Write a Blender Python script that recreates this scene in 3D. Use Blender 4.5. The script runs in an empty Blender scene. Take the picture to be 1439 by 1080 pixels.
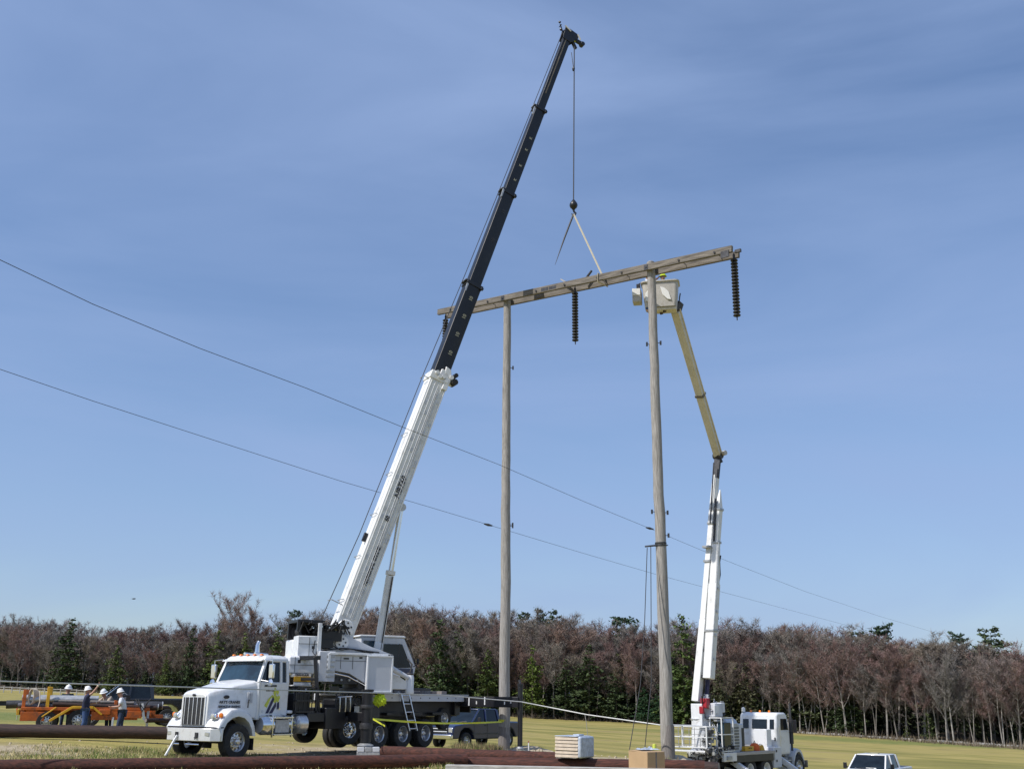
import bpy, bmesh, math, random
import numpy as np
from mathutils import Vector, Matrix
random.seed(7); RNG = np.random.default_rng(11)
SC = bpy.context.scene; COL = SC.collection
R = math.radians
# ------------------------------------------------------------------ camera
F_PX = 1500.0; PITCH = math.atan((980 - 540) / F_PX); ROLL = R(0.6); EYE = 2.0
_f = Vector((0, math.cos(PITCH), math.sin(PITCH)))
_u0 = Vector((0, -math.sin(PITCH), math.cos(PITCH))); _r0 = Vector((1, 0, 0))
_up = _u0 * math.cos(ROLL) - _r0 * math.sin(ROLL)
_rt = _r0 * math.cos(ROLL) + _u0 * math.sin(ROLL)
cam_d = bpy.data.cameras.new('camera'); cam = bpy.data.objects.new('camera', cam_d); COL.objects.link(cam)
cam_d.sensor_width = 36; cam_d.lens = 36 * F_PX / 1439; cam_d.clip_start = 0.1; cam_d.clip_end = 9000
m3 = Matrix((_rt, _up, -_f)).transposed()
cam.matrix_world = Matrix.Translation((0, 0, EYE)) @ m3.to_4x4()
SC.camera = cam
# ------------------------------------------------------------------ sky, sun, exposure
SUN_AZ = math.atan2(-0.53, -0.85)     # direction towards the sun in plan (left of and behind the camera)
SUN_EL = R(50)
w = bpy.data.worlds.new('World'); SC.world = w; w.use_nodes = True
nt = w.node_tree; nt.nodes.clear()
sky = nt.nodes.new('ShaderNodeTexSky'); sky.sky_type = 'NISHITA'; sky.sun_disc = False
sky.sun_elevation = SUN_EL; sky.sun_rotation = math.pi / 2 - SUN_AZ
sky.altitude = 200; sky.air_density = 1.0; sky.dust_density = 1.2; sky.ozone_density = 2.5
tc = nt.nodes.new('ShaderNodeTexCoord')
mp = nt.nodes.new('ShaderNodeMapping'); mp.inputs['Scale'].default_value = (1.0, 1.0, 4.0); mp.inputs['Rotation'].default_value = (0.22, 0.30, 0.3)
n1 = nt.nodes.new('ShaderNodeTexNoise'); n1.inputs['Scale'].default_value = 1.5; n1.inputs['Detail'].default_value = 6; n1.inputs['Roughness'].default_value = 0.52; n1.inputs['Distortion'].default_value = 0.7
mr = nt.nodes.new('ShaderNodeMapRange'); mr.inputs[1].default_value = 0.3; mr.inputs[2].default_value = 0.75; mr.inputs[3].default_value = 0.22; mr.inputs[4].default_value = 0.80
mx = nt.nodes.new('ShaderNodeMix'); mx.data_type = 'RGBA'
VEIL = (2.35, 3.25, 5.3, 1)     # thin cirrus veil, same units as the sky texture
mx.inputs[7].default_value = VEIL
hs = nt.nodes.new('ShaderNodeHueSaturation'); hs.inputs['Hue'].default_value = 0.504; hs.inputs['Saturation'].default_value = 1.14; hs.inputs['Value'].default_value = 1.0
bg = nt.nodes.new('ShaderNodeBackground'); bg.inputs['Strength'].default_value = 0.135
wo = nt.nodes.new('ShaderNodeOutputWorld')
L = nt.links.new
L(tc.outputs['Generated'], mp.inputs['Vector']); L(mp.outputs[0], n1.inputs['Vector']); L(n1.outputs['Fac'], mr.inputs[0])
L(sky.outputs[0], hs.inputs['Color']); L(hs.outputs[0], mx.inputs[6]); L(mr.outputs[0], mx.inputs[0]); L(mx.outputs[2], bg.inputs[0]); L(bg.outputs[0], wo.inputs[0])
sd = bpy.data.lights.new('sun', 'SUN'); sun = bpy.data.objects.new('sun', sd); COL.objects.link(sun)
sd.energy = 4.4; sd.angle = R(0.53); sd.color = (1.0, 0.955, 0.89)
_s = Vector((math.cos(SUN_AZ) * math.cos(SUN_EL), math.sin(SUN_AZ) * math.cos(SUN_EL), math.sin(SUN_EL)))
sun.rotation_euler = (-_s).to_track_quat('-Z', 'Y').to_euler()
SC.view_settings.view_transform = 'Standard'; SC.view_settings.look = 'None'
SC.view_settings.exposure = 0.06; SC.view_settings.gamma = 1.0; SC.view_settings.use_curve_mapping = False
SC.render.engine = 'CYCLES'
SC.cycles.max_bounces = 6; SC.cycles.diffuse_bounces = 3; SC.cycles.glossy_bounces = 3; SC.cycles.transparent_max_bounces = 8

def at(px, py, Y):
    """The point of the place at forward distance Y that lies in the direction of pixel (px, py) of the 1439x1080 photograph."""
    d = _f + _rt * ((px - 719.5) / F_PX) + _up * ((540 - py) / F_PX)
    return Vector((0, 0, EYE)) + d * (Y / d.y)
def proj(p):
    d = Vector(p) - Vector((0, 0, EYE)); z = d.dot(_f)
    return 719.5 + F_PX * d.dot(_rt) / z, 540 - F_PX * d.dot(_up) / z
# ------------------------------------------------------------------ terrain heights
_G = [(0, 0, .25), (-14, 26, .12), (10, 22, -.1), (-9, 34, .04), (-5, 42, .0), (0, 45.5, -.12), (4.9, 41, -.05), (-3, 36, .02), (-17, 44, .45), (-17, 39.5, .42), (-24, 44, .5), (-6, 30, .03),
      (8, 46, -1.0), (6, 34, -.15), (10.5, 50.5, -1.4), (12, 38, -1.0), (17, 56, -2.55), (30, 56, -2.8), (-1, 57, -.6), (-30, 60, .75), (-20, 60, .5), (-95, 240, 2.4), (-40, 228, .6), (5, 215, -1.7), (45, 190, -3.0), (80, 165, -4.4), (110, 150, -5.2), (-60, 120, 1.4),
      (0, 120, -1.2), (40, 100, -3.1), (-30, -30, .3), (30, -30, .2), (-60, 0, .6), (60, 0, -1.5), (90, 60, -4.0), (-120, 60, 1.8), (-120, 280, 3.5), (0, 280, 2.0), (110, 260, -1.5)]
_GX = np.array([g[:2] for g in _G], float); _GZ = np.array([g[2] for g in _G])
def _phi(d): return -np.sqrt(d * d + 4.0)
_A = np.zeros((len(_G) + 3,) * 2); _n = len(_G)
_A[:_n, :_n] = _phi(np.linalg.norm(_GX[:, None] - _GX[None], axis=2)); _A[:_n, _n] = 1; _A[:_n, _n + 1:] = _GX; _A[_n, :_n] = 1; _A[_n + 1:, :_n] = _GX.T
_W = np.linalg.solve(_A, np.concatenate([_GZ, [0, 0, 0]]))
def ground_np(x, y):
    x = np.asarray(x, float); y = np.asarray(y, float); sh = x.shape
    q = np.stack([np.clip(x.ravel(), -140, 130), np.clip(y.ravel(), -40, 300)], 1)
    z = _phi(np.linalg.norm(q[:, None] - _GX[None], axis=2)) @ _W[:_n] + _W[_n] + q @ _W[_n + 1:]
    z = z + 0.025 * np.sin(q[:, 0] * 1.3 + q[:, 1] * .4) * np.sin(q[:, 1] * .9 - q[:, 0] * .3)
    return z.reshape(sh)
def gz(x, y): return float(ground_np(np.array([x]), np.array([y]))[0])
def on_ground(px, Y):
    p = at(px, 990, Y); return Vector((p.x, Y, gz(p.x, Y)))
# ------------------------------------------------------------------ materials
def mat(name, col, rough=0.5, metal=0.0, var=0.12, scale=3.0, bump=0.0, coat=0.0, stretch=(1, 1, 1), col2=None, spec=0.5, wear=None, detail=5):
    m = bpy.data.materials.new(name); m.use_nodes = True; t = m.node_tree; b = t.nodes['Principled BSDF']
    tcn = t.nodes.new('ShaderNodeTexCoord'); mpn = t.nodes.new('ShaderNodeMapping'); mpn.inputs['Scale'].default_value = stretch
    no = t.nodes.new('ShaderNodeTexNoise'); no.inputs['Scale'].default_value = scale; no.inputs['Detail'].default_value = detail; no.inputs['Roughness'].default_value = 0.6
    t.links.new(tcn.outputs['Object'], mpn.inputs[0]); t.links.new(mpn.outputs[0], no.inputs['Vector'])
    cr = t.nodes.new('ShaderNodeValToRGB'); cr.color_ramp.elements[0].position = 0.32; cr.color_ramp.elements[1].position = 0.68
    c2 = col2 or tuple(min(1, c * (1 + var)) for c in col)
    cr.color_ramp.elements[0].color = (*[c * (1 - var) for c in col], 1); cr.color_ramp.elements[1].color = (*c2, 1)
    t.links.new(no.outputs['Fac'], cr.inputs[0]); out = cr.outputs[0]
    if wear:
        n2 = t.nodes.new('ShaderNodeTexNoise'); n2.inputs['Scale'].default_value = wear[1]; n2.inputs['Detail'].default_value = 8; n2.inputs['Roughness'].default_value = .7
        t.links.new(tcn.outputs['Object'], n2.inputs['Vector'])
        r2 = t.nodes.new('ShaderNodeMapRange'); r2.inputs[1].default_value = wear[2]; r2.inputs[2].default_value = wear[2] + .14; r2.inputs[4].default_value = wear[3]
        mm = t.nodes.new('ShaderNodeMix'); mm.data_type = 'RGBA'; mm.inputs[7].default_value = (*wear[0], 1)
        t.links.new(n2.outputs['Fac'], r2.inputs[0]); t.links.new(r2.outputs[0], mm.inputs[0]); t.links.new(out, mm.inputs[6]); out = mm.outputs[2]
    t.links.new(out, b.inputs['Base Color'])
    b.inputs['Roughness'].default_value = rough; b.inputs['Metallic'].default_value = metal; b.inputs['Specular IOR Level'].default_value = spec
    if coat: b.inputs['Coat Weight'].default_value = coat; b.inputs['Coat Roughness'].default_value = 0.08
    if bump:
        bn = t.nodes.new('ShaderNodeBump'); bn.inputs['Strength'].default_value = bump; bn.inputs['Distance'].default_value = 0.02
        t.links.new(no.outputs['Fac'], bn.inputs['Height']); t.links.new(bn.outputs[0], b.inputs['Normal'])
    return m
DIRT = (.30, .26, .20)
M = {}
M['white'] = mat('white_paint', (.72, .735, .755), .32, var=.04, coat=.4, wear=(DIRT, 3.0, .50, .34))
M['boom_white'] = mat('boom_white_paint', (.74, .745, .74), .42, var=.06, wear=((.25, .23, .2), 1.6, .54, .38))
M['grey_panel'] = mat('grey_and_shade_panel_paint', (.56, .58, .62), .45, var=.04, wear=(DIRT, 1.8, .6, .25))  # for grey parts, and as painted-in shade on white turret sides
M['black'] = mat('black_paint', (.012, .012, .015), .38, var=.3, wear=((.10, .09, .08), 2.5, .6, .35))
M['boom_black'] = mat('boom_black_paint', (.010, .011, .014), .42, var=.25, coat=.0, wear=((.06, .055, .05), 1.2, .6, .3))
M['rubber'] = mat('tyre_rubber', (.02, .02, .021), .8, var=.3, bump=.3, scale=18, wear=((.14, .12, .09), 5, .55, .45))
M['chrome'] = mat('chrome', (.78, .79, .80), .14, 1.0, var=.04)
M['bumper'] = mat('polished_bumper_metal', (.80, .81, .83), .30, .45, var=.05, wear=(DIRT, 4, .55, .3))
M['alu'] = mat('aluminium', (.66, .67, .69), .32, 1.0, var=.08, scale=9)
M['rim'] = mat('polished_rim', (.62, .62, .63), .3, .9, var=.15, scale=12)
M['steel'] = mat('galvanised_steel', (.42, .43, .44), .5, .6, var=.2, scale=8)
M['dark_steel'] = mat('dark_steel', (.06, .06, .065), .5, .5, var=.4, scale=8)
M['glass'] = mat('tinted_window_glass', (.008, .013, .018), .06, 0, var=.4, spec=.45)
M['cab_glass'] = mat('windshield_glass', (.014, .035, .055), .06, 0, var=.5, scale=1.5, spec=.8)
M['amber'] = mat('amber_lens', (.85, .22, .02), .2, var=.1)
M['red_lens'] = mat('red_lens', (.5, .02, .02), .2, var=.1)
M['headlight'] = mat('headlight_glass', (.6, .62, .65), .1, .6, var=.1)
M['wood'] = mat('weathered_pole_wood', (.25, .23, .21), .9, var=.3, scale=5, stretch=(9, 9, .35), bump=.6, col2=(.43, .41, .385), wear=((.14, .12, .105), 1.2, .58, .5))
M['arm_wood'] = mat('crossarm_wood', (.115, .10, .085), .9, var=.4, scale=3, stretch=(.5, 9, 9), bump=.5, col2=(.265, .235, .20), wear=((.07, .055, .045), 1.2, .60, .6))
M['butt_wood'] = mat('stained_pole_butt', (.20, .18, .17), .9, var=.3, scale=6, stretch=(6, 6, .5), bump=.5)
M['redpole'] = mat('treated_red_wood', (.040, .013, .009), .85, var=.5, scale=3, stretch=(.4, 7, 7), bump=.4, col2=(.105, .032, .020), wear=((.03, .012, .01), 1.0, .56, .6))
M['darkpole'] = mat('creosoted_dark_wood', (.022, .012, .011), .75, var=.4, scale=3, stretch=(.4, 7, 7), bump=.4, col2=(.055, .026, .020))
M['greyboard'] = mat('grey_weathered_timber', (.36, .34, .32), .9, var=.2, scale=4, stretch=(.5, 9, 9), bump=.5, col2=(.52, .50, .47))
M['cardboard'] = mat('brown_cardboard', (.44, .30, .17), .85, var=.07, scale=2, wear=((.30, .19, .10), 1.5, .6, .4))
M['pale_wood'] = mat('pale_new_lumber', (.62, .52, .42), .8, var=.12, scale=6)
M['wrap'] = mat('clear_blue_plastic_wrap', (.42, .47, .55), .25, var=.25, scale=9, bump=.5)
M['orange'] = mat('orange_paint', (.46, .10, .010), .5, var=.2, wear=((.10, .05, .03), 4, .50, .7))
M['yellow'] = mat('yellow_paint', (.66, .36, .015), .5, var=.15, wear=((.18, .10, .04), 4, .55, .6))
M['hiviz'] = mat('hi_vis_yellow_green', (.62, .78, .03), .7, var=.15, scale=12)
M['tape'] = mat('yellow_barrier_tape', (.66, .68, .05), .5, var=.1)
M['rope'] = mat('grey_rope', (.35, .34, .31), .9, var=.2, scale=20)
M['tanrope'] = mat('tan_sling_webbing', (.50, .45, .33), .9, var=.15, scale=20)
M['wire'] = mat('dark_wire', (.03, .03, .035), .6, var=.2)
M['bright_wire'] = mat('bare_aluminium_conductor', (.50, .51, .50), .55, .3, var=.15, scale=20)
M['insul'] = mat('dark_porcelain', (.008, .008, .012), .5, var=.3, coat=.1)
M['fiberglass'] = mat('tan_fibreglass', (.62, .58, .50), .55, var=.10, scale=2, wear=((.30, .26, .20), 1.5, .58, .45))
M['bucket'] = mat('bucket_fibreglass', (.47, .45, .42), .5, var=.08, scale=3, wear=((.25, .22, .18), 2.0, .56, .5))
M['bluecar'] = mat('dark_blue_car_paint', (.006, .013, .062), .28, var=.1, coat=.7)
M['blackcar'] = mat('black_car_paint', (.014, .015, .018), .25, var=.1, coat=.7)
M['logo_blue'] = mat('logo_dark_blue', (.02, .02, .07), .5, var=.1)
M['logo_green'] = mat('logo_yellow_green', (.52, .56, .07), .5, var=.2, scale=10)
M['letter'] = mat('black_lettering', (.015, .015, .02), .5, var=.1)
M['letter_pale'] = mat('pale_lettering', (.34, .33, .24), .5, var=.1)
M['skin'] = mat('skin', (.42, .23, .16), .6, var=.08)
M['glove'] = mat('pale_work_glove', (.62, .52, .40), .9, var=.1)
M['hat'] = mat('white_hard_hat', (.78, .78, .77), .3, var=.03)
M['navy'] = mat('navy_cloth', (.02, .025, .06), .9, var=.3, scale=9, bump=.5)
M['denim'] = mat('blue_denim', (.045, .085, .20), .9, var=.4, scale=7, bump=.5)
M['darkdenim'] = mat('dark_denim', (.025, .04, .085), .9, var=.4, scale=7, bump=.5)
M['tee'] = mat('white_cotton', (.66, .68, .72), .9, var=.06, scale=6, bump=.6)
M['tan_shirt'] = mat('tan_cotton', (.42, .34, .26), .9, var=.15, scale=6, bump=.5)
M['green_shirt'] = mat('dark_green_cotton', (.03, .045, .04), .9, var=.2, scale=6, bump=.5)
M['boot'] = mat('brown_leather_boot', (.07, .045, .03), .7, var=.2)
M['red'] = mat('red_paint', (.32, .02, .03), .4, var=.15)
M['stone'] = mat('field_stone', (.34, .33, .31), .9, var=.3, scale=3, bump=.6)
M['sand'] = mat('dug_sand', (.44, .37, .27), .95, var=.2, scale=8, bump=.8)
# ------------------------------------------------------------------ mesh builder
class MB:
    def __init__(s): s.v = []; s.f = []; s.m = []
    def face(s, idx, mi=0): s.f.append(tuple(idx)); s.m.append(mi)
    def quad(s, a, b, c, d, mi=0):
        n = len(s.v); s.v += [tuple(a), tuple(b), tuple(c), tuple(d)]; s.face((n, n + 1, n + 2, n + 3), mi)
    def box(s, c, size, rot=None, mi=0, ch=0.0, taper=None):
        n = len(s.v); hx, hy, hz = [a / 2 for a in size]; Rm = rot if rot is not None else Matrix.Identity(3)
        for sx in (-1, 1):
            for sy in (-1, 1):
                for sz in (-1, 1):
                    k = taper if (taper and sz > 0) else (1, 1)
                    p = Rm @ Vector((sx * hx * k[0], sy * hy * k[1], sz * hz)) + Vector(c); s.v.append(tuple(p))
        for q in ((0, 1, 3, 2), (4, 6, 7, 5), (0, 4, 5, 1), (2, 3, 7, 6), (0, 2, 6, 4), (1, 5, 7, 3)): s.face([n + i for i in q], mi)
        return s
    def bar(s, a, b, w, h, up=(0, 0, 1), mi=0, w2=None, h2=None):
        a = Vector(a); b = Vector(b); d = (b - a).normalized(); u = Vector(up); sd_ = d.cross(u)
        if sd_.length < 1e-4: sd_ = d.cross(Vector((1, 0, 0)))
        sd_.normalize(); u = sd_.cross(d); n = len(s.v)
        for p, ww, hh in ((a, w, h), (b, w2 or w, h2 or h)):
            for i, j in ((-1, -1), (1, -1), (1, 1), (-1, 1)): s.v.append(tuple(p + sd_ * (i * ww / 2) + u * (j * hh / 2)))
        for q in ((0, 3, 2, 1), (4, 5, 6, 7), (0, 1, 5, 4), (1, 2, 6, 5), (2, 3, 7, 6), (3, 0, 4, 7)): s.face([n + i for i in q], mi)
        return s
    def tube(s, pts, r, n=10, mi=0, caps=True):
        pts = [Vector(p) for p in pts]; k = len(pts); rs = r if isinstance(r, (list, tuple)) else [r] * k
        d0 = (pts[1] - pts[0]).normalized(); ref = Vector((0, 0, 1)) if abs(d0.z) < .9 else Vector((1, 0, 0)); a = d0.cross(ref).normalized(); base = len(s.v)
        for i in range(k):
            d = (pts[min(i + 1, k - 1)] - pts[max(i - 1, 0)]).normalized(); a = (a - d * a.dot(d)).normalized(); b = d.cross(a)
            for j in range(n):
                t = 2 * math.pi * j / n; s.v.append(tuple(pts[i] + (a * math.cos(t) + b * math.sin(t)) * rs[i]))
        for i in range(k - 1):
            for j in range(n):
                p = base + i * n + j; q = base + i * n + (j + 1) % n; s.face((p, q, q + n, p + n), mi)
        if caps:
            s.face([base + j for j in range(n)][::-1], mi); s.face([base + (k - 1) * n + j for j in range(n)], mi)
        return s
    def lathe(s, prof, c=(0, 0, 0), axis=(0, 0, 1), n=20, mi=0, mis=None):
        ax = Vector(axis).normalized(); a = ax.orthogonal().normalized(); b = ax.cross(a); base = len(s.v)
        for (r, z) in prof:
            for j in range(n):
                t = 2 * math.pi * j / n; s.v.append(tuple(Vector(c) + ax * z + (a * math.cos(t) + b * math.sin(t)) * max(r, 1e-4)))
        for i in range(len(prof) - 1):
            for j in range(n):
                p = base + i * n + j; q = base + i * n + (j + 1) % n; s.face((p, q, q + n, p + n), mis[i] if mis else mi)
        return s
    def prism(s, poly, y0, y1, mi=0, plane='xz'):
        n = len(s.v); k = len(poly)
        for y in (y0, y1):
            for (p, q) in poly:
                s.v.append({'xz': (p, y, q), 'xy': (p, q, y), 'yz': (y, p, q)}[plane])
        s.face(list(range(n, n + k))[::-1], mi); s.face(list(range(n + k, n + 2 * k)), mi)
        for i in range(k):
            j = (i + 1) % k; s.face((n + i, n + j, n + k + j, n + k + i), mi)
        return s
    def build(s, name, m, parent=None, smooth=35, bevel=0.0, seg=2, loc=None):
        me = bpy.data.meshes.new(name); me.from_pydata(s.v, [], s.f); ms = m if isinstance(m, (list, tuple)) else [m]
        for x in ms: me.materials.append(x)
        if len(ms) > 1: me.polygons.foreach_set('material_index', s.m)
        bm = bmesh.new(); bm.from_mesh(me); bmesh.ops.recalc_face_normals(bm, faces=bm.faces); bm.to_mesh(me); bm.free()
        if smooth:
            me.polygons.foreach_set('use_smooth', [True] * len(me.polygons)); me.set_sharp_from_angle(angle=R(smooth))
        o = bpy.data.objects.new(name, me); COL.objects.link(o)
        if parent is not None: o.parent = parent
        if loc is not None: o.location = loc
        if bevel:
            b = o.modifiers.new('edge', 'BEVEL'); b.width = bevel; b.segments = seg; b.limit_method = 'ANGLE'; b.angle_limit = R(40)
        return o
def tag(o, label=None, cat=None, group=None, kind=None):
    if label: o['label'] = label
    if cat: o['category'] = cat
    if group: o['group'] = group
    if kind: o['kind'] = kind
    return o
def thing(name, loc, rz=0.0, label=None, cat=None, group=None):
    o = bpy.data.objects.new(name, None); o.empty_display_size = .3; COL.objects.link(o); o.location = loc; o.rotation_euler = (0, 0, rz)
    return tag(o, label, cat, group)
def copy_tree(o, parent=None):
    c = o.copy(); COL.objects.link(c); c.parent = parent
    for ch in list(o.children): copy_tree(ch, c)
    return c
def text_mesh(name, txt, size, M4, m, parent=None, ext=0.004, shear=0, bold=0.0):
    cu = bpy.data.curves.new(name, 'FONT'); cu.body = txt; cu.size = size; cu.align_x = 'CENTER'; cu.align_y = 'CENTER'; cu.extrude = ext; cu.resolution_u = 2; cu.shear = shear; cu.offset = bold
    tmp = bpy.data.objects.new(name, cu); COL.objects.link(tmp); bpy.context.view_layer.update()
    me = bpy.data.meshes.new_from_object(tmp.evaluated_get(bpy.context.evaluated_depsgraph_get())); me.transform(M4)
    bpy.data.objects.remove(tmp); me.name = name; me.materials.clear(); me.materials.append(m)
    o = bpy.data.objects.new(name, me); COL.objects.link(o)
    if parent is not None: o.parent = parent
    return o
def frame(o, x, y, z):
    """4x4 with columns x, y, z (vectors) and origin o."""
    return Matrix((( x[0], y[0], z[0], o[0]), (x[1], y[1], z[1], o[1]), (x[2], y[2], z[2], o[2]), (0, 0, 0, 1)))
# ================================================================== THE SETTING: ground
def build_ground():
    def axis(lo, hi, c, fine, n):
        u = np.linspace(-1, 1, n); k = 5.2; s_ = np.sinh(u * k) / np.sinh(k)
        return np.where(s_ < 0, c + s_ * (c - lo), c + s_ * (hi - c))
    xs = axis(-3500, 3500, -2, .5, 240); ys = axis(-1500, 6000, 40, .5, 260)
    X, Y = np.meshgrid(xs, ys); Z = ground_np(X, Y)
    far = np.clip((np.hypot(X, Y - 100) - 260) / 500, 0, 1); Z = Z * (1 - far) - 3 * far
    v = np.stack([X.ravel(), Y.ravel(), Z.ravel()], 1); nx, ny = len(xs), len(ys)
    i = np.arange(nx - 1)[None] + nx * np.arange(ny - 1)[:, None]; f = np.stack([i, i + 1, i + 1 + nx, i + nx], 2).reshape(-1, 4)
    me = bpy.data.meshes.new('ground'); me.from_pydata(v.tolist(), [], f.tolist()); me.polygons.foreach_set('use_smooth', [True] * len(me.polygons))
    # where each kind of cover lies: r = bare sandy soil, g = green grass, b = leaf litter under the wood
    x, y = v[:, 0], v[:, 1]
    def blob(cx, cy, rx, ry): return np.clip(1.35 - np.hypot((x - cx) / rx, (y - cy) / ry), 0, 1)
    dirt = np.maximum.reduce([blob(-3.0, 42.5, 8, 4.2), blob(-6, 38, 5, 3) * .9, blob(2, 45, 4, 2.4) * .8, blob(-15, 35, 5, 3.6) * .8, blob(4, 38, 6, 3) * .6, (np.abs(y - (36.5 + .22 * (x + 4) + .5 * np.sin(x * .5))) < .35) * .75 * (np.abs(x) < 17), (np.abs(y - (38.6 + .22 * (x + 4) + .5 * np.sin(x * .5))) < .35) * .75 * (np.abs(x) < 17)])
    green = np.maximum.reduce([blob(-34, 66, 22, 16) * .9, blob(-8.5, 33, 4.5, 2.6) * .75, blob(52, 165, 60, 16) * .7, blob(-60, 175, 60, 40) * .35, blob(24, 130, 16, 18) * .5])
    edge = edge_y(x); lit = np.clip((y - edge + 1) / 4, 0, 1) * (x > -400) * (x < 400)
    ca = me.color_attributes.new('cover', 'FLOAT_COLOR', 'POINT'); ca.data.foreach_set('color', np.stack([dirt, green, lit, np.ones_like(x)], 1).ravel())
    m = bpy.data.materials.new('field_ground'); m.use_nodes = True; t = m.node_tree; b = t.nodes['Principled BSDF']; b.inputs['Roughness'].default_value = .95; b.inputs['Specular IOR Level'].default_value = .15
    at_ = t.nodes.new('ShaderNodeAttribute'); at_.attribute_name = 'cover'; sp = t.nodes.new('ShaderNodeSeparateColor'); t.links.new(at_.outputs['Color'], sp.inputs[0])
    tcn = t.nodes.new('ShaderNodeTexCoord')
    def noise(sc, st=(1, 1, 1), det=6, rot=0):
        mp_ = t.nodes.new('ShaderNodeMapping'); mp_.inputs['Scale'].default_value = st; mp_.inputs['Rotation'].default_value = (0, 0, rot)
        n_ = t.nodes.new('ShaderNodeTexNoise'); n_.inputs['Scale'].default_value = sc; n_.inputs['Detail'].default_value = det; n_.inputs['Roughness'].default_value = .65
        t.links.new(tcn.outputs['Object'], mp_.inputs[0]); t.links.new(mp_.outputs[0], n_.inputs['Vector']); return n_.outputs['Fac']
    def ramp(src, stops):
        r_ = t.nodes.new('ShaderNodeValToRGB'); e = r_.color_ramp.elements
        while len(e) < len(stops): e.new(.5)
        for q, (p, c) in zip(e, stops): q.position = p; q.color = (*c, 1)
        t.links.new(src, r_.inputs[0]); return r_.outputs[0]
    def mix(fac, a, c):
        x_ = t.nodes.new('ShaderNodeMix'); x_.data_type = 'RGBA'
        if isinstance(fac, float): x_.inputs[0].default_value = fac
        else: t.links.new(fac, x_.inputs[0])
        t.links.new(a, x_.inputs[6]); t.links.new(c, x_.inputs[7]); return x_.outputs[2]
    def math_(op, a, c):
        x_ = t.nodes.new('ShaderNodeMath'); x_.operation = op; x_.use_clamp = True
        for i_, q in enumerate((a, c)):
            if isinstance(q, (int, float)): x_.inputs[i_].default_value = q
            else: t.links.new(q, x_.inputs[i_])
        return x_.outputs[0]
    def thresh(w_, n_, k=3.0):
        s_ = math_('ADD', w_, 0.0); d = t.nodes.new('ShaderNodeMath'); d.operation = 'MULTIPLY_ADD'; d.use_clamp = True
        a_ = t.nodes.new('ShaderNodeMath'); a_.operation = 'SUBTRACT'; t.links.new(s_, a_.inputs[0]); t.links.new(n_, a_.inputs[1])
        t.links.new(a_.outputs[0], d.inputs[0]); d.inputs[1].default_value = k; d.inputs[2].default_value = .4; return d.outputs[0]
    straw = ramp(noise(.55, (.35, 2.2, 1), rot=.12), [(.3, (.165, .155, .036)), (.5, (.25, .225, .058)), (.7, (.35, .30, .098))])
    fine = ramp(noise(5, (.6, 1.6, 1), 9), [(.34, (.11, .10, .03)), (.66, (.42, .35, .15))]); field = mix(.45, straw, fine); rows = ramp(noise(.9, (.03, 1.1, 1), 3, rot=.03), [(.35, (.14, .125, .04)), (.5, (.29, .245, .075)), (.66, (.33, .28, .12))]); field = mix(.35, field, rows)
    macro = ramp(noise(.10, (.55, 1.5, 1), 9, rot=.05), [(.34, (.13, .13, .035)), (.45, (.23, .21, .06)), (.54, (.38, .31, .11)), (.64, (.22, .18, .08))]); field = mix(.68, field, macro)
    pat = noise(.11, (.4, 3.0, 1), rot=-.06); field = mix(ramp(pat, [(.5, (0, 0, 0)), (.72, (.5, .5, .5))]), field, ramp(noise(2), [(.3, (.19, .15, .085)), (.7, (.27, .22, .13))]))
    grn = ramp(noise(1.6, (.6, 1.8, 1), 8), [(.3, (.085, .125, .032)), (.5, (.16, .18, .055)), (.7, (.26, .24, .09))]); field = mix(thresh(sp.outputs[1], noise(.4)), field, grn)
    soil = ramp(noise(4, (1, 1, 1), 10), [(.3, (.20, .16, .10)), (.5, (.36, .30, .20)), (.7, (.50, .43, .31))]); field = mix(thresh(sp.outputs[0], noise(.9)), field, soil)
    litter = ramp(noise(1.0), [(.3, (.035, .028, .02)), (.7, (.10, .075, .05))]); field = mix(sp.outputs[2], field, litter)
    t.links.new(field, b.inputs['Base Color'])
    bp = t.nodes.new('ShaderNodeBump'); bp.inputs['Strength'].default_value = .8; bp.inputs['Distance'].default_value = .06; t.links.new(noise(6), bp.inputs['Height']); t.links.new(bp.outputs[0], b.inputs['Normal'])
    me.materials.append(m); o = bpy.data.objects.new('ground', me); COL.objects.link(o)
    tag(o, 'mown straw coloured field with sandy work ground and greener patches', kind='structure')
_EX = [-140, -95, -60, -30, 5, 20, 40, 60, 80, 110, 150]; _EY = [255, 240, 234, 226, 215, 208, 195, 180, 165, 150, 140]
def edge_y(x): return np.interp(x, _EX, _EY)
build_ground()
# distant wooded ridge, air haze painted into its bluish base colour
def ridge():
    xs = np.linspace(-2600, 3200, 90); rows = []
    for k, (dy, hh) in enumerate(((0, 0), (180, .45), (380, .85), (560, 1.0), (900, .8), (1400, 0))):
        prof = 70 + 50 * np.clip((xs - 200) / 1500, 0, 1) + 9 * np.sin(xs * .004) + 5 * np.sin(xs * .013 + 1) + RNG.normal(0, 1.6, len(xs))
        rows.append(np.stack([xs, np.full_like(xs, 2300 + dy), -6 + prof * hh], 1))
    v = np.concatenate(rows); n = len(xs); f = [(r * n + i, r * n + i + 1, (r + 1) * n + i + 1, (r + 1) * n + i) for r in range(5) for i in range(n - 1)]
    me = bpy.data.meshes.new('hills'); me.from_pydata(v.tolist(), [], f); me.polygons.foreach_set('use_smooth', [True] * len(f))
    me.materials.append(mat('haze_painted_ridge', (.085, .10, .13), 1.0, var=.25, scale=.02, spec=0)); o = bpy.data.objects.new('hills', me); COL.objects.link(o); tag(o, 'distant haze tinted wooded ridge beyond the trees', kind='structure')
ridge()
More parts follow.
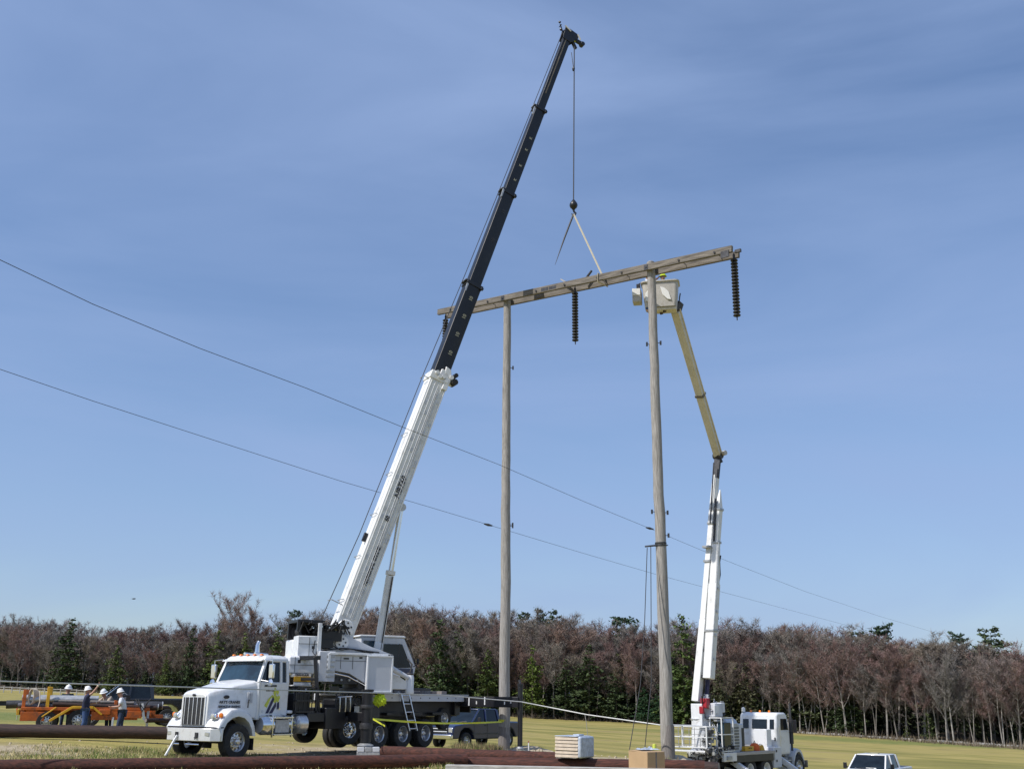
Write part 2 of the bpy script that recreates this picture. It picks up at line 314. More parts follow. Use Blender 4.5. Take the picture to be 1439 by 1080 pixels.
# ================================================================== trees
def leafmat(name, rough=.8, trans=0.0, var=.35, scale=.8):
    m = bpy.data.materials.new(name); m.use_nodes = True; t = m.node_tree; b = t.nodes['Principled BSDF']; b.inputs['Roughness'].default_value = rough; b.inputs['Specular IOR Level'].default_value = .2
    oi = t.nodes.new('ShaderNodeObjectInfo'); tcn = t.nodes.new('ShaderNodeTexCoord'); no = t.nodes.new('ShaderNodeTexNoise'); no.inputs['Scale'].default_value = scale; no.inputs['Detail'].default_value = 4
    t.links.new(tcn.outputs['Object'], no.inputs['Vector']); mr_ = t.nodes.new('ShaderNodeMapRange'); mr_.inputs[1].default_value = .3; mr_.inputs[2].default_value = .7; mr_.inputs[3].default_value = 1 - var; mr_.inputs[4].default_value = 1 + var
    t.links.new(no.outputs['Fac'], mr_.inputs[0]); vm = t.nodes.new('ShaderNodeVectorMath'); vm.operation = 'SCALE'; t.links.new(oi.outputs['Color'], vm.inputs[0]); t.links.new(mr_.outputs[0], vm.inputs['Scale'])
    t.links.new(vm.outputs[0], b.inputs['Base Color']); return m
M_TWIG = leafmat('twigs_and_buds'); M_NEEDLE = leafmat('evergreen_needles', var=.45, scale=1.0); M_BARK = leafmat('tree_bark', var=.3, scale=1.5)
def fixedmat(name, c, var=.3, scale=.15): return mat(name, c, .9, var=var, scale=scale, spec=.15)
def tri_tube(V, Fc, pts, rs, n=4):
    base = len(V); a = Vector((1, 0, 0))
    for p, r in zip(pts, rs):
        for j in range(n):
            t = 2 * math.pi * j / n; V.append((p[0] + math.cos(t) * r, p[1] + math.sin(t) * r, p[2]))
    for i in range(len(pts) - 1):
        for j in range(n):
            p = base + i * n + j; q = base + i * n + (j + 1) % n; Fc.append((p, q, q + n)); Fc.append((p, q + n, p + n))
def bare_tree(rnd, H, twigs, spread=.22, clear=.38, fork=False, tw=.075):
    """trunk (with limbs) and crown (fine twigs) as separate vertex and triangle lists; height H, base at the origin."""
    tv, tf, cv, cf = [], [], [], []
    lean = (rnd.uniform(-.05, .05), rnd.uniform(-.05, .05)); r0 = H * rnd.uniform(.0085, .012); tips = []
    def stem_pts(p0, d, L_, k, up=.25, wob=.12):
        p = Vector(p0); d = Vector(d).normalized(); out = [p.copy()]
        for i in range(k):
            d = (d + Vector((rnd.uniform(-wob, wob), rnd.uniform(-wob, wob), rnd.uniform(-wob * .4, wob) + up * .3))).normalized(); p = p + d * L_ / k; out.append(p.copy())
        return out
    stems = [(Vector((0, 0, -.3)), Vector((lean[0], lean[1], 1)), H * .86, r0)]
    if fork:
        stems = [(Vector((0, 0, -.3)), Vector((-.13, rnd.uniform(-.1, .1), 1)), H * .9, r0 * .85), (Vector((.1, 0, -.3)), Vector((.12, rnd.uniform(-.1, .1), 1)), H * .85, r0 * .75)]
    for (p0, d, L_, rr) in stems:
        st = stem_pts(p0, d, L_, 9, wob=.045); n = len(st); tri_tube(tv, tf, st, [rr * (1 - .88 * i / (n - 1)) for i in range(n)], 5)
        nl = rnd.randint(13, 18)
        for b in range(nl):
            t = clear + (1 - clear) * (b + rnd.random() * .8) / nl; i = min(int(t * (n - 1)), n - 2); fr = t * (n - 1) - i; p = st[i].lerp(st[i + 1], min(fr, 1))
            az = b * 2.4 + rnd.uniform(-.5, .5); el = rnd.uniform(.45, 1.15); tt = (t - clear) / (1 - clear); LL = H * spread * (.35 + .95 * math.sin(math.pi * min(1, .18 + tt * .78)) ** .7) * rnd.uniform(.7, 1.1)
            lp = stem_pts(p, (math.cos(az) * math.cos(el), math.sin(az) * math.cos(el), math.sin(el)), LL, 4, up=.35); rl = rr * (.42 - .3 * t)
            tri_tube(tv, tf, lp, [max(rl * (1 - .8 * q / 4), .012) for q in range(5)], 3); tips.append((lp, LL))
            for c in range(3):
                q = rnd.randint(1, 3); az2 = az + rnd.uniform(-1.4, 1.4); sp_ = stem_pts(lp[q], (math.cos(az2) * .6, math.sin(az2) * .6, .7), LL * .5, 3); tri_tube(tv, tf, sp_, [.03, .022, .015, .01], 3); tips.append((sp_, LL * .5))
        tips.append((st[-3:], 2.0))
    for i in range(twigs):
        lp, LL = tips[rnd.randrange(len(tips))]; t = rnd.random() ** .6 * (len(lp) - 1.001); k = int(t); p = lp[k].lerp(lp[k + 1], t - k) + Vector((rnd.gauss(0, .12), rnd.gauss(0, .12), rnd.gauss(0, .1)))
        d = Vector((rnd.gauss(0, .55), rnd.gauss(0, .55), rnd.uniform(.1, 1.1))).normalized(); l = rnd.uniform(.5, 1.35); s_ = d.cross(Vector((rnd.gauss(0, 1), rnd.gauss(0, 1), rnd.gauss(0, 1)))).normalized() * tw * rnd.uniform(.5, 1.2) / 2
        n = len(cv); cv += [tuple(p - s_), tuple(p + s_), tuple(p + d * l)]; cf.append((n, n + 1, n + 2))
    return (tv, tf), (cv, cf)
def conifer(rnd, H, width, dens=1.0, base=.06, ragged=.25, tuft=.3, shape=1.0, gaps=0.0):
    tv, tf, cv, cf = [], [], [], []
    pts = [(rnd.uniform(-.05, .05) * z, rnd.uniform(-.02, .02) * z, z * H - .3 * (z == 0)) for z in (0, .25, .5, .75, .98)]; tri_tube(tv, tf, pts, [H * .014 * (1 - .9 * z) for z in (0, .25, .5, .75, .98)], 5)
    lev = int(H * 1.9)
    for k in range(lev):
        t = base + (1 - base) * (k + rnd.random() * .6) / lev; z = t * H
        if rnd.random() < gaps: continue
        rad = width / 2 * (1 - t ** shape * .96) * rnd.uniform(1 - ragged, 1 + ragged * .7) + .12; nb = max(4, int(7 * dens * (1 - .4 * t)))
        for b in range(nb):
            az = rnd.uniform(0, 6.283); L_ = rad * rnd.uniform(.65, 1.15); droop = rnd.uniform(-.30, .18); nt_ = max(3, int(L_ * 5.5 * dens))
            for q in range(nt_):
                u = ((q + rnd.random()) / nt_) ** .8; p = Vector((math.cos(az) * L_ * u, math.sin(az) * L_ * u, z + droop * L_ * u + rnd.gauss(0, .14))) + Vector((rnd.gauss(0, .13), rnd.gauss(0, .13), 0))
                a = Vector((rnd.gauss(0, 1), rnd.gauss(0, 1), rnd.gauss(0, .45))).normalized() * tuft * rnd.uniform(.6, 1.3); c = a.cross(Vector((rnd.gauss(0, .4), rnd.gauss(0, .4), 1))).normalized() * tuft * rnd.uniform(.35, .8)
                n = len(cv); cv += [tuple(p - a), tuple(p + c), tuple(p + a), tuple(p - c + Vector((0, 0, -.08)))]; cf += [(n, n + 1, n + 2), (n, n + 2, n + 3)]
    return (tv, tf), (cv, cf)
def pine(rnd, H):
    """white pine: long bare-ish stem with tufted, layered limbs held out near the top."""
    tv, tf, cv, cf = [], [], [], []
    tri_tube(tv, tf, [(0, 0, -.3), (.1, 0, H * .5), (.05, .1, H * .97)], [H * .013, H * .009, .03], 5)
    for k in range(int(H * 1.15)):
        t = .28 + .72 * (k + rnd.random()) / (H * 1.15); z = t * H; R_ = H * .19 * (1.0 - abs(t - .62) * 1.55) * rnd.uniform(.6, 1.2) + .35
        for b in range(rnd.randint(3, 5)):
            az = rnd.uniform(0, 6.283); L_ = R_ * rnd.uniform(.7, 1.1); e = Vector((math.cos(az) * L_, math.sin(az) * L_, z + L_ * rnd.uniform(.1, .4))); tri_tube(tv, tf, [(0, 0, z), tuple(e)], [.05, .015], 3)
            for q in range(int(22 * L_ / 2 + 8)):
                u = rnd.uniform(.35, 1.05); p = Vector((0, 0, z)).lerp(e, u) + Vector((rnd.gauss(0, .22), rnd.gauss(0, .22), rnd.gauss(.08, .14)))
                a = Vector((rnd.gauss(0, 1), rnd.gauss(0, 1), rnd.gauss(.3, .6))).normalized() * rnd.uniform(.18, .36); c = a.cross(Vector((rnd.gauss(0, 1), rnd.gauss(0, 1), rnd.gauss(0, 1)))).normalized() * rnd.uniform(.08, .2)
                n = len(cv); cv += [tuple(p - a), tuple(p + c), tuple(p + a), tuple(p - c)]; cf += [(n, n + 1, n + 2), (n, n + 2, n + 3)]
    return (tv, tf), (cv, cf)
def mesh_of(name, VF, m):
    me = bpy.data.meshes.new(name); me.from_pydata(VF[0], [], VF[1]); me.materials.append(m); return me
rt = random.Random(3)
BARE = []; CON = []; PINE = []; CEDAR = []
raw_b = [bare_tree(rt, 17, 4200, tw=.062, spread=rt.uniform(.24, .34), clear=rt.uniform(.22, .45), fork=(i % 4 == 3)) for i in range(9)]
raw_c = [conifer(rt, 14, rt.uniform(6.0, 9.5), 1.25, ragged=.55, gaps=.10, shape=rt.uniform(1.2, 2.4)) for i in range(7)]
raw_p = [pine(rt, 17) for i in range(3)]
raw_s = [conifer(rt, 5, 3.6, 1.1, base=.02, shape=1.8, tuft=.22, ragged=.4) for i in range(2)]
for L_, raws, nm in ((BARE, raw_b, M_TWIG), (CON, raw_c, M_NEEDLE), (PINE, raw_p, M_NEEDLE), (CEDAR, raw_s, M_NEEDLE)):
    for (t_, c_) in raws: L_.append((mesh_of('trunk', t_, M_BARK), mesh_of('crown', c_, nm)))
TW = [(.195, .128, .116), (.190, .152, .138), (.212, .176, .138), (.180, .164, .150), (.205, .138, .112), (.200, .176, .150)]
TWN = ['maroon', 'mauve', 'tan', 'grey', 'russet', 'fawn']; BKN = ['grey', 'brown', 'pale', 'dark']
GR = [(.072, .098, .036), (.058, .084, .036), (.092, .112, .036), (.050, .072, .040), (.078, .094, .044)]
BK = [(.29, .265, .24), (.20, .18, .16), (.35, .325, .29), (.15, .13, .115)]
def put_tree(kind, px, dY, H, name, label, cat, group=None, crown=None, bark=None, wide=1.0):
    src, h0 = {'bare': (BARE, 17), 'conifer': (CON, 14), 'pine': (PINE, 17), 'shrub': (CEDAR, 5)}[kind]; v = rt.choice(src)
    Y = 200.0
    for _ in range(6):
        x = at(px, 985, Y).x; Y = float(edge_y(x)) + dY
    r_ = thing(name, (x, Y, gz(x, Y)), rt.uniform(0, 6.28), label, cat, group); s_ = H / h0; r_.scale = (s_ * wide, s_ * wide, s_)
    for nm, me, c in (('trunk', v[0], bark or rt.choice(BK)), ('crown', v[1], crown or rt.choice(TW if kind == 'bare' else GR))):
        o = bpy.data.objects.new(nm, me); COL.objects.link(o); o.parent = r_; o.color = (*c, 1)
    return r_
def height_to(px, py_top, dY):
    Y = 200.0
    for _ in range(6): x = at(px, 985, Y).x; Y = float(edge_y(x)) + dY
    return at(px, py_top, Y).z - gz(x, Y)
_topx = [0, 60, 130, 200, 260, 320, 370, 410, 470, 520, 560, 600, 650, 700, 770, 830, 880, 930, 960, 1010, 1060, 1100, 1170, 1230, 1262, 1300, 1340, 1380, 1439]
_topy = [872, 880, 884, 884, 884, 872, 878, 876, 870, 860, 858, 858, 862, 864, 872, 878, 880, 884, 880, 884, 886, 886, 888, 892, 900, 906, 908, 906, 916]
def top_y(px): return float(np.interp(px, _topx, _topy))
# hand-placed trees that stand out
NAMED = [
 ('conifer', 88, 2, 868, 'dark spreading evergreen tree at far left with its tip above the wood', 1.25, (.032, .047, .02)),
 ('conifer', 158, 0, 905, 'lower olive green evergreen behind the crew in white hard hats', 1.15, (.05, .066, .022)),
 ('conifer', 228, 0, 918, 'small olive evergreen just left of the crane truck mirror', .8, (.055, .072, .02)),
 ('conifer', 262, 3, 882, 'tall narrow dark evergreen above the crane truck hood', .8, (.03, .045, .02)),
 ('conifer', 300, 1, 884, 'olive evergreen left of the chrome exhaust stack', .9, (.052, .07, .02)),
 ('conifer', 338, 1, 888, 'olive evergreen above the crane truck cab roof', .9, (.058, .075, .02)),
 ('conifer', 384, 1, 880, 'olive evergreen between truck cab and the black winches', .9, (.045, .062, .02)),
 ('pine', 407, 22, 855, 'small round topped pine rising above the wood left of the crane winches', .75, (.030, .048, .03)),
 ('bare', 318, 6, 842, 'tall bare grey tree standing above the wood over the truck hood', 1.0, None),
 ('bare', 345, 14, 858, 'bare tree with a thin top beside the tallest grey tree', 1.0, None),
 ('conifer', 616, -1, 870, 'tall dark evergreen between crane cab and the left timber pole', .95, (.030, .046, .018)),
 ('conifer', 645, 3, 878, 'second dark evergreen right beside the left timber pole', .8, (.035, .052, .02)),
 ('conifer', 685, 0, 912, 'olive evergreen just left of left timber pole', .9, (.045, .062, .018)),
 ('conifer', 748, 0, 905, 'bright olive evergreen just right of the left timber pole', .95, (.06, .082, .018)),
 ('conifer', 795, 1, 925, 'dark low evergreen above the wrapped bundle of blocks', 1.1, (.030, .043, .017)),
 ('conifer', 828, 1, 905, 'dark evergreen with a broad crown in the middle of the wood edge', 1.2, (.032, .045, .018)),
 ('conifer', 905, -1, 962, 'small dense blue green spruce left of the right timber pole', 1.0, (.022, .048, .022)),
 ('conifer', 922, -1, 972, 'lowest blue green spruce against the right timber pole', 1.0, (.020, .044, .02)),
 ('pine', 880, 18, 864, 'dark pine top above the wood left of the right timber pole', 1.1, (.026, .045, .024)),
 ('conifer', 962, -1, 862, 'big ragged green pine between right timber pole and white lift boom', .95, (.042, .062, .018)),
 ('conifer', 945, 3, 905, 'dark evergreen close behind the right timber pole', .9, (.026, .04, .018)),
 ('conifer', 1012, 0, 940, 'olive brown evergreen right of the white lift boom', 1.15, (.045, .05, .025)),
 ('conifer', 1050, 1, 930, 'brownish evergreen behind the lift truck cab', 1.1, (.045, .045, .025)),
 ('pine', 1245, 26, 878, 'dark pine standing above the wood at its right shoulder', 1.0, (.026, .042, .024)),
 ('pine', 1212, 26, 884, 'smaller dark pine top left of the shoulder pine', .8, (.028, .042, .024)),
 ('pine', 1358, 24, 889, 'dark pine top above the wood right of the white pickup', .85, (.024, .042, .026)),
 ('pine', 1402, 18, 885, 'broad pale green pine top near the right end of the wood', 1.2, (.045, .062, .03)),
 ('pine', 736, 30, 858, 'small pine tip above the wood right of the left timber pole', .7, (.028, .042, .024)),
 ('pine', 764, 30, 857, 'second small pine tip above the middle of the wood', .8, (.028, .042, .024)),
 ('pine', 782, 30, 860, 'third small pine tip above the middle of the wood', .8, (.028, .042, .024)),
 ('shrub', 1302, -1, 1000, 'round dark green bush at the wood edge above the white pickup', 1.0, (.035, .045, .016)),
 ('shrub', 1270, 0, 1018, 'small olive bush left of the round dark bush', .9, (.045, .055, .018)),
]
for k_, px_, dy_, ty_, lab_, wd_, cr_ in NAMED:
    if k_ == 'conifer': dy_ -= 2.5
    put_tree(k_, px_, dy_, height_to(px_, ty_, dy_), {'bare': 'bare_tree', 'conifer': 'evergreen_tree', 'pine': 'pine_tree', 'shrub': 'bush'}[k_], lab_, 'bush' if k_ == 'shrub' else 'tree', 'trees along the far wood edge', cr_ and tuple(1.75 * c for c in cr_), (.13, .105, .085) if k_ != 'bare' else None, wd_)
ZONES = [(-60, 20, 'at the far left edge'), (20, 60, 'above the orange trailer tail'), (60, 110, 'above the green shirted worker'), (110, 150, 'above the navy shirted worker'), (150, 200, 'above the white shirted worker'), (200, 260, 'between crew and truck grille'), (260, 300, 'above the truck hood'), (300, 340, 'above the truck windshield'), (340, 372, 'behind the exhaust stack'), (372, 415, 'above the cab rear'), (415, 470, 'behind the black winches'), (470, 512, 'under the white boom'), (512, 545, 'beside the lift cylinder'), (545, 590, 'right of the operator cab'), (590, 622, 'above the empty rear deck'), (622, 660, 'above the raised rear wheel'), (660, 700, 'just left of the left timber pole'), (700, 735, 'behind the left timber pole'), (735, 785, 'above the pale sand pile'), (785, 845, 'above the wrapped bundle'), (845, 890, 'left of the two hand lines'), (890, 930, 'behind the two hand lines'), (930, 970, 'behind the right timber pole'), (970, 1010, 'behind the white lift boom'), (1010, 1045, 'left of the lift truck cab'), (1045, 1095, 'above the lift truck cab'), (1095, 1145, 'right of the lift truck hood'), (1145, 1190, 'left of the white pickup'), (1190, 1265, 'above the white pickup'), (1265, 1320, 'behind the round dark bush'), (1320, 1380, 'under the dark pine top'), (1380, 1600, 'under the pale green pine top')]
USED = set()
def unique(parts, zone_, fallback):
    for _ in range(40):
        l_ = parts() + ' ' + zone_
        if len(l_.split()) > 16: l_ = l_.replace('front row ', 'front ')
        if l_ not in USED: USED.add(l_); return l_
    k = 2
    while True:
        l_ = parts().replace(' row', '') + ' ' + zone_ + ', number %d' % k
        if l_ not in USED: USED.add(l_); return l_
        k += 1
def zone(px):
    for a, b, t_ in ZONES:
        if a <= px < b: return t_
    return ZONES[-1][2]
def row(x0, x1, step, d0, d1, h0, h1, kind, what, w0, w1, barks=lambda px: (0, 1, 2, 3), twigs=lambda px: range(6)):
    px_ = x0
    while px_ < x1:
        dY_ = rt.uniform(d0, d1); hh = height_to(px_, top_y(px_) + rt.uniform(h0, h1), dY_); wd = rt.uniform(w0, w1); pick = {}
        form = 'broad' if wd > (w0 + w1) / 2 else 'slender'
        if kind == 'bare':
            def parts():
                pick['t'] = rt.choice(list(twigs(px_))); pick['b'] = rt.choice(list(barks(px_))); return '%s %s tree with %s trunk and %s twigs' % (what, form, BKN[pick['b']], TWN[pick['t']])
        else:
            def parts():
                pick['t'] = rt.randrange(len(GR)); return '%s %s %s evergreen' % (what, form, ['olive', 'dark green', 'yellowish green', 'blackish green', 'dull green'][pick['t']])
        lab = unique(parts, zone(px_), '')
        if kind == 'bare': put_tree('bare', px_, dY_, hh, 'bare_tree', lab, 'tree', 'trees along the far wood edge', TW[pick['t']], BK[pick['b']], wd)
        else: put_tree('conifer', px_, dY_, hh, 'evergreen_tree', lab, 'tree', 'trees along the far wood edge', GR[pick['t']], (.12, .10, .08), wd)
        px_ += rt.uniform(*step)
row(-30, 1470, (9, 17), 0, 5, 8, 52, 'bare', 'front row', .95, 1.35, lambda px: (0, 2, 0, 1) if px > 1060 else (0, 1, 3), lambda px: (0, 1, 4, 0, 3) if px > 1060 else range(6))
row(-30, 1470, (12, 21), 8, 20, -7, 17, 'bare', 'skyline', 1.15, 1.6)
row(200, 400, (24, 46), -1, 3, 12, 60, 'conifer', 'front', 1.0, 1.4)
row(600, 900, (34, 70), -1, 2, 35, 80, 'conifer', 'front', .8, 1.5)
row(-30, 1200, (13, 28), 3, 8, 28, 75, 'conifer', 'low', 1.0, 1.5)
# the depth of the wood behind them: one mass
def wood_mass():
    V, Fa, MI = [], [], []; off = 0; rr = np.random.default_rng(5)
    light = [bare_tree(rt, 17, 900, spread=.36, clear=.12, tw=.12) for _ in range(4)]; dark = [conifer(rt, 11, 6.5, .62, tuft=.42) for _ in range(3)]
    for i in range(760):
        px = rr.uniform(-60, 1500); dY = rr.uniform(9, 75); Y = 200.
        for _ in range(4): x = at(px, 985, Y).x; Y = float(edge_y(x)) + dY
        con = rr.random() < .5; s_ = (dark if con else light)[rr.integers(0, 3)]; topy = top_y(px) + (rr.uniform(20, 70) if con else rr.uniform(-2, 24)); g_ = gz(x, Y); H = max(3., at(px, topy, Y).z - g_)
        sc = H / (11 if con else 17); a = rr.uniform(0, 6.28)
        for q, (vv, ff) in enumerate(s_):
            v = np.array(vv) * sc; v = np.stack([v[:, 0] * math.cos(a) - v[:, 1] * math.sin(a) + x, v[:, 0] * math.sin(a) + v[:, 1] * math.cos(a) + Y, v[:, 2] + g_], 1)
            V.append(v); Fa.append(np.array(ff) + off); off += len(v); MI.append(np.full(len(ff), 0 if q == 0 else (4 if con else 1 + rr.integers(0, 3))))
    V = np.concatenate(V); Fa = np.concatenate(Fa); MI = np.concatenate(MI); me = bpy.data.meshes.new('woodland'); me.vertices.add(len(V)); me.vertices.foreach_set('co', V.astype('f').ravel())
    me.loops.add(len(Fa) * 3); me.loops.foreach_set('vertex_index', Fa.astype('i').ravel()); me.polygons.add(len(Fa)); me.polygons.foreach_set('loop_start', np.arange(0, len(Fa) * 3, 3, dtype='i'))
    for m_ in (fixedmat('wood_bark', (.16, .14, .12)), fixedmat('wood_maroon_twigs', (.13, .072, .068)), fixedmat('wood_brown_twigs', (.185, .145, .12)), fixedmat('wood_grey_twigs', (.185, .165, .15)), fixedmat('wood_evergreen', (.058, .072, .036))): me.materials.append(m_)
    me.polygons.foreach_set('material_index', MI.astype('i')); me.update(calc_edges=True); me.validate(); o = bpy.data.objects.new('woodland', me); COL.objects.link(o); tag(o, 'depth of mixed bare and evergreen wood behind its front trees', 'woodland', kind='stuff')
wood_mass()
# brush, brambles and the tumbled stone wall along the wood's edge
def brush():
    cv, cf = [], []
    for i in range(9000):
        px = rt.uniform(-40, 1480); x = at(px, 985, 200).x * 1.0; Y = float(edge_y(x)) + rt.gauss(1.0, 1.6); x = at(px, 985, Y).x; z = gz(x, Y); h = abs(rt.gauss(0, .55)) + .25; d = Vector((rt.gauss(0, .5), rt.gauss(0, .5), 1)).normalized() * h
        s_ = Vector((rt.gauss(0, 1), rt.gauss(0, 1), 0)).normalized() * .06; n = len(cv); p = Vector((x, Y, z - .05)); cv += [tuple(p - s_), tuple(p + s_), tuple(p + d)]; cf.append((n, n + 1, n + 2))
    me = mesh_of('brush', (cv, cf), fixedmat('dry_brush', (.15, .12, .085), .5)); o = bpy.data.objects.new('undergrowth', me); COL.objects.link(o); tag(o, 'dry brown brush along the foot of the wood', 'undergrowth', kind='stuff')
    b = MB()
    for i in range(520):
        px = rt.uniform(1120, 1470) if rt.random() < .75 else rt.uniform(-30, 700); Y = 200.
        for _ in range(5): x = at(px, 985, Y).x; Y = float(edge_y(x)) - 1.6
        Y += rt.gauss(0, .45); s_ = rt.uniform(.18, .45); rot = Matrix.Rotation(rt.uniform(0, 3), 3, 'Z') @ Matrix.Rotation(rt.uniform(-.4, .4), 3, 'X'); b.box((x, Y, gz(x, Y) + s_ * .2), (s_ * 1.4, s_, s_ * .8), rot, taper=(.6, .7))
    o = b.build('stones', M['stone'], smooth=60); tag(o, 'tumbled pale field stones along the edge of the wood', 'stones', kind='stuff')
brush()
# grass blades on the near ground
def grass():
    cv, cf, mi = [], [], []
    for i in range(26000):
        u = rt.random()
        if u < .62: x, y = rt.uniform(-15.5, -1.5), rt.uniform(28.5, 38)
        elif u < .8: x, y = rt.uniform(-16, -8), rt.uniform(30, 37)
        else: x, y = rt.uniform(-3, 9), rt.uniform(43, 58)
        if -7 < x < -1 and 39 < y < 46: continue
        cl = math.sin(x * 1.7) * math.sin(y * 2.3 + 1) + math.sin(x * .6 + 2)
        if rt.random() > .45 + .3 * cl: continue
        z = gz(x, y) - .02; h = rt.uniform(.05, .15) * (1.5 if cl > .6 else 1)
        for k in range(3):
            p = Vector((x + rt.gauss(0, .04), y + rt.gauss(0, .04), z)); d = Vector((rt.gauss(0, .45), rt.gauss(0, .45), 1)).normalized() * h; s_ = Vector((rt.gauss(0, 1), rt.gauss(0, 1), 0)).normalized() * .012
            n = len(cv); cv += [tuple(p - s_), tuple(p + s_), tuple(p + d)]; cf.append((n, n + 1, n + 2)); mi.append(0 if rt.random() < (.74 - .2 * cl) else 1)
    me = bpy.data.meshes.new('grass'); me.from_pydata(cv, [], cf); me.materials.append(fixedmat('dry_grass', (.46, .39, .19), .3, 1.0)); me.materials.append(fixedmat('green_grass', (.13, .19, .045), .3, 1.0)); me.polygons.foreach_set('material_index', mi)
    o = bpy.data.objects.new('grass', me); COL.objects.link(o); tag(o, 'short mixed green and straw grass on the near ground', 'grass', kind='stuff')
grass()
def weeds():
    cv, cf, mi = [], [], []
    for (px0, px1, y0, y1, n_, h0, h1) in ((640, 700, 49, 53, 900, .15, .5), (718, 760, 44.2, 46, 260, .12, .42), (690, 705, 44.6, 45.3, 160, .15, .4), (235, 480, 33.2, 36, 1500, .08, .22), (925, 950, 40.2, 41.2, 120, .1, .3)):
        for i in range(n_):
            Y = rt.uniform(y0, y1); p = on_ground(rt.uniform(px0, px1), Y); h = rt.uniform(h0, h1)
            for k in range(3):
                d = Vector((rt.gauss(0, .35), rt.gauss(0, .35), 1)).normalized() * h; s_ = Vector((rt.gauss(0, 1), rt.gauss(0, 1), 0)).normalized() * .014; q = p + Vector((rt.gauss(0, .06), rt.gauss(0, .06), -.02)); n = len(cv); cv += [tuple(q - s_), tuple(q + s_), tuple(q + d)]; cf.append((n, n + 1, n + 2)); mi.append(rt.randrange(3))
    me = bpy.data.meshes.new('weeds'); me.from_pydata(cv, [], cf)
    for nm, c in (('weed_straw', (.40, .32, .17)), ('weed_green', (.11, .16, .05)), ('weed_brown', (.16, .10, .07))): me.materials.append(fixedmat(nm, c, .3, 1.0))
    me.polygons.foreach_set('material_index', mi); o = bpy.data.objects.new('weeds', me); COL.objects.link(o); tag(o, 'rough dry weeds around the poles and under the trucks', 'weeds', kind='stuff')
weeds()
def clods():
    b = MB()
    for i in range(900):
        x, y = (rt.gauss(-3, 5), rt.gauss(41, 3)) if i % 2 else (rt.uniform(-16, 6), rt.uniform(29, 39)); s_ = rt.uniform(.02, .07); b.box((x, y, gz(x, y) + s_ * .2), (s_ * 1.4, s_, s_ * .7), Matrix.Rotation(rt.uniform(0, 3), 3, 'Z'), taper=(.6, .6))
    o = b.build('gravel', M['sand'], smooth=0); tag(o, 'small clods and stones scattered over the work ground', 'gravel', kind='stuff')
clods()
# ================================================================== H-frame of two timber poles and a double crossarm
Y1, Y2 = 45.5, 40.6
P1b = on_ground(709, Y1); P1t = at(713, 417, Y1); P2b = on_ground(937, Y2); P2t = at(914.5, 369, Y2)
H = thing('double_utility_pole', P1b, 0, 'grey weathered H frame of two tall timber poles with a double crossarm', 'utility pole')
def loc(p): return Vector(p) - P1b
def pole(b, t, r0, r1):
    n = 26; pts = [loc(b) + Vector((0, 0, -.4))] + [loc(b).lerp(loc(t), i / n) + Vector((rt.gauss(0, .010), rt.gauss(0, .010), 0)) for i in range(n + 1)]
    rs = [r0 * 1.02] + [r0 + (r1 - r0) * i / n + rt.gauss(0, .003) for i in range(n + 1)]
    return MB().tube(pts, rs, 18).build('pole', M['wood'], H, smooth=60)
p1o = pole(P1b, P1t, .235, .165); p2o = pole(P2b, P2t, .235, .165)
def crossarm_t(px, Y=None):
    lo, hi = -1.5, 2.5
    for _ in range(40):
        t = (lo + hi) / 2; q = A1.lerp(A2, t) if 0 <= t <= 1 else A1 + (A2 - A1) * t
        if proj(q)[0] < px: lo = t
        else: hi = t
    return A1 + (A2 - A1) * t
A1 = at(713, 428.5, Y1); A2 = at(914.5, 383, Y2); dA = (A2 - A1).normalized(); horiz = Vector((dA.x, dA.y, 0)).normalized(); sideA = Vector((horiz.y, -horiz.x, 0))   # sideA faces the camera
E1 = crossarm_t(621); E2 = crossarm_t(1034); E1.z = at(621, 441.5, E1.y).z; E2.z = at(1034, 353.5, E2.y).z
for s_ in (1, -1):
    off = sideA * (.27 * s_) + Vector((0, 0, .02 * s_)); LA_ = (E2 - E1).length; ca_ = MB().box((LA_ / 2, 0, 0), (LA_, .13, .27)).build('crossarm', M['arm_wood'], H, bevel=.012); ex = (E2 - E1).normalized(); ey = Vector((0, 0, 1)).cross(ex).normalized(); ca_.matrix_local = frame(loc(E1) + off, ex, ey, ex.cross(ey))
def arm_point(t): return E1.lerp(E2, t)
def tpx(px):
    lo, hi = 0, 1
    for _ in range(30):
        t = (lo + hi) / 2
        if proj(arm_point(t))[0] < px: lo = t
        else: hi = t
    return t
for px in (640, 692, 713, 760, 800, 846, 880, 914, 960, 1010):                      # spacing bolts through both timbers
    q = loc(arm_point(tpx(px))); b = MB(); b.tube([q - sideA * .38, q + sideA * .38], .014, 6)
    for e in (-.36, .36): b.tube([q + sideA * (e - .02), q + sideA * (e + .02)], .045, 6)
    b.build('bolt', M['dark_steel'], H)
for px in (713, 914):                                                                   # gain plates at the poles
    q = loc(arm_point(tpx(px))); MB().box(q + sideA * .345 + Vector((0, 0, 0)), (.18, .02, .22), Matrix.Rotation(math.atan2(horiz.y, horiz.x), 3, 'Z')).build('gain_plate', M['dark_steel'], H)
q = loc(E2); MB().box(q + horiz * .10, (.24, .10, .12), Matrix.Rotation(math.atan2(horiz.y, horiz.x), 3, 'Z')).box(q - horiz * .28 - sideA * -.36 + Vector((0, 0, -.16)), (.34, .05, .28), Matrix.Rotation(math.atan2(horiz.y, horiz.x), 3, 'Z')).build('end_bracket', M['dark_steel'], H)
for px, ang, l, m_ in ((800, 2.5, .55, 'greyboard'), (821, .75, .55, 'dark_steel')):        # the two short pieces standing up from the middle
    q = loc(arm_point(tpx(px))) + Vector((0, 0, .14)); e = q + (horiz * math.cos(ang) + Vector((0, 0, 1)) * math.sin(ang)) * l; MB().bar(q, e, .09, .05).build('upright_brace', M[m_], H)
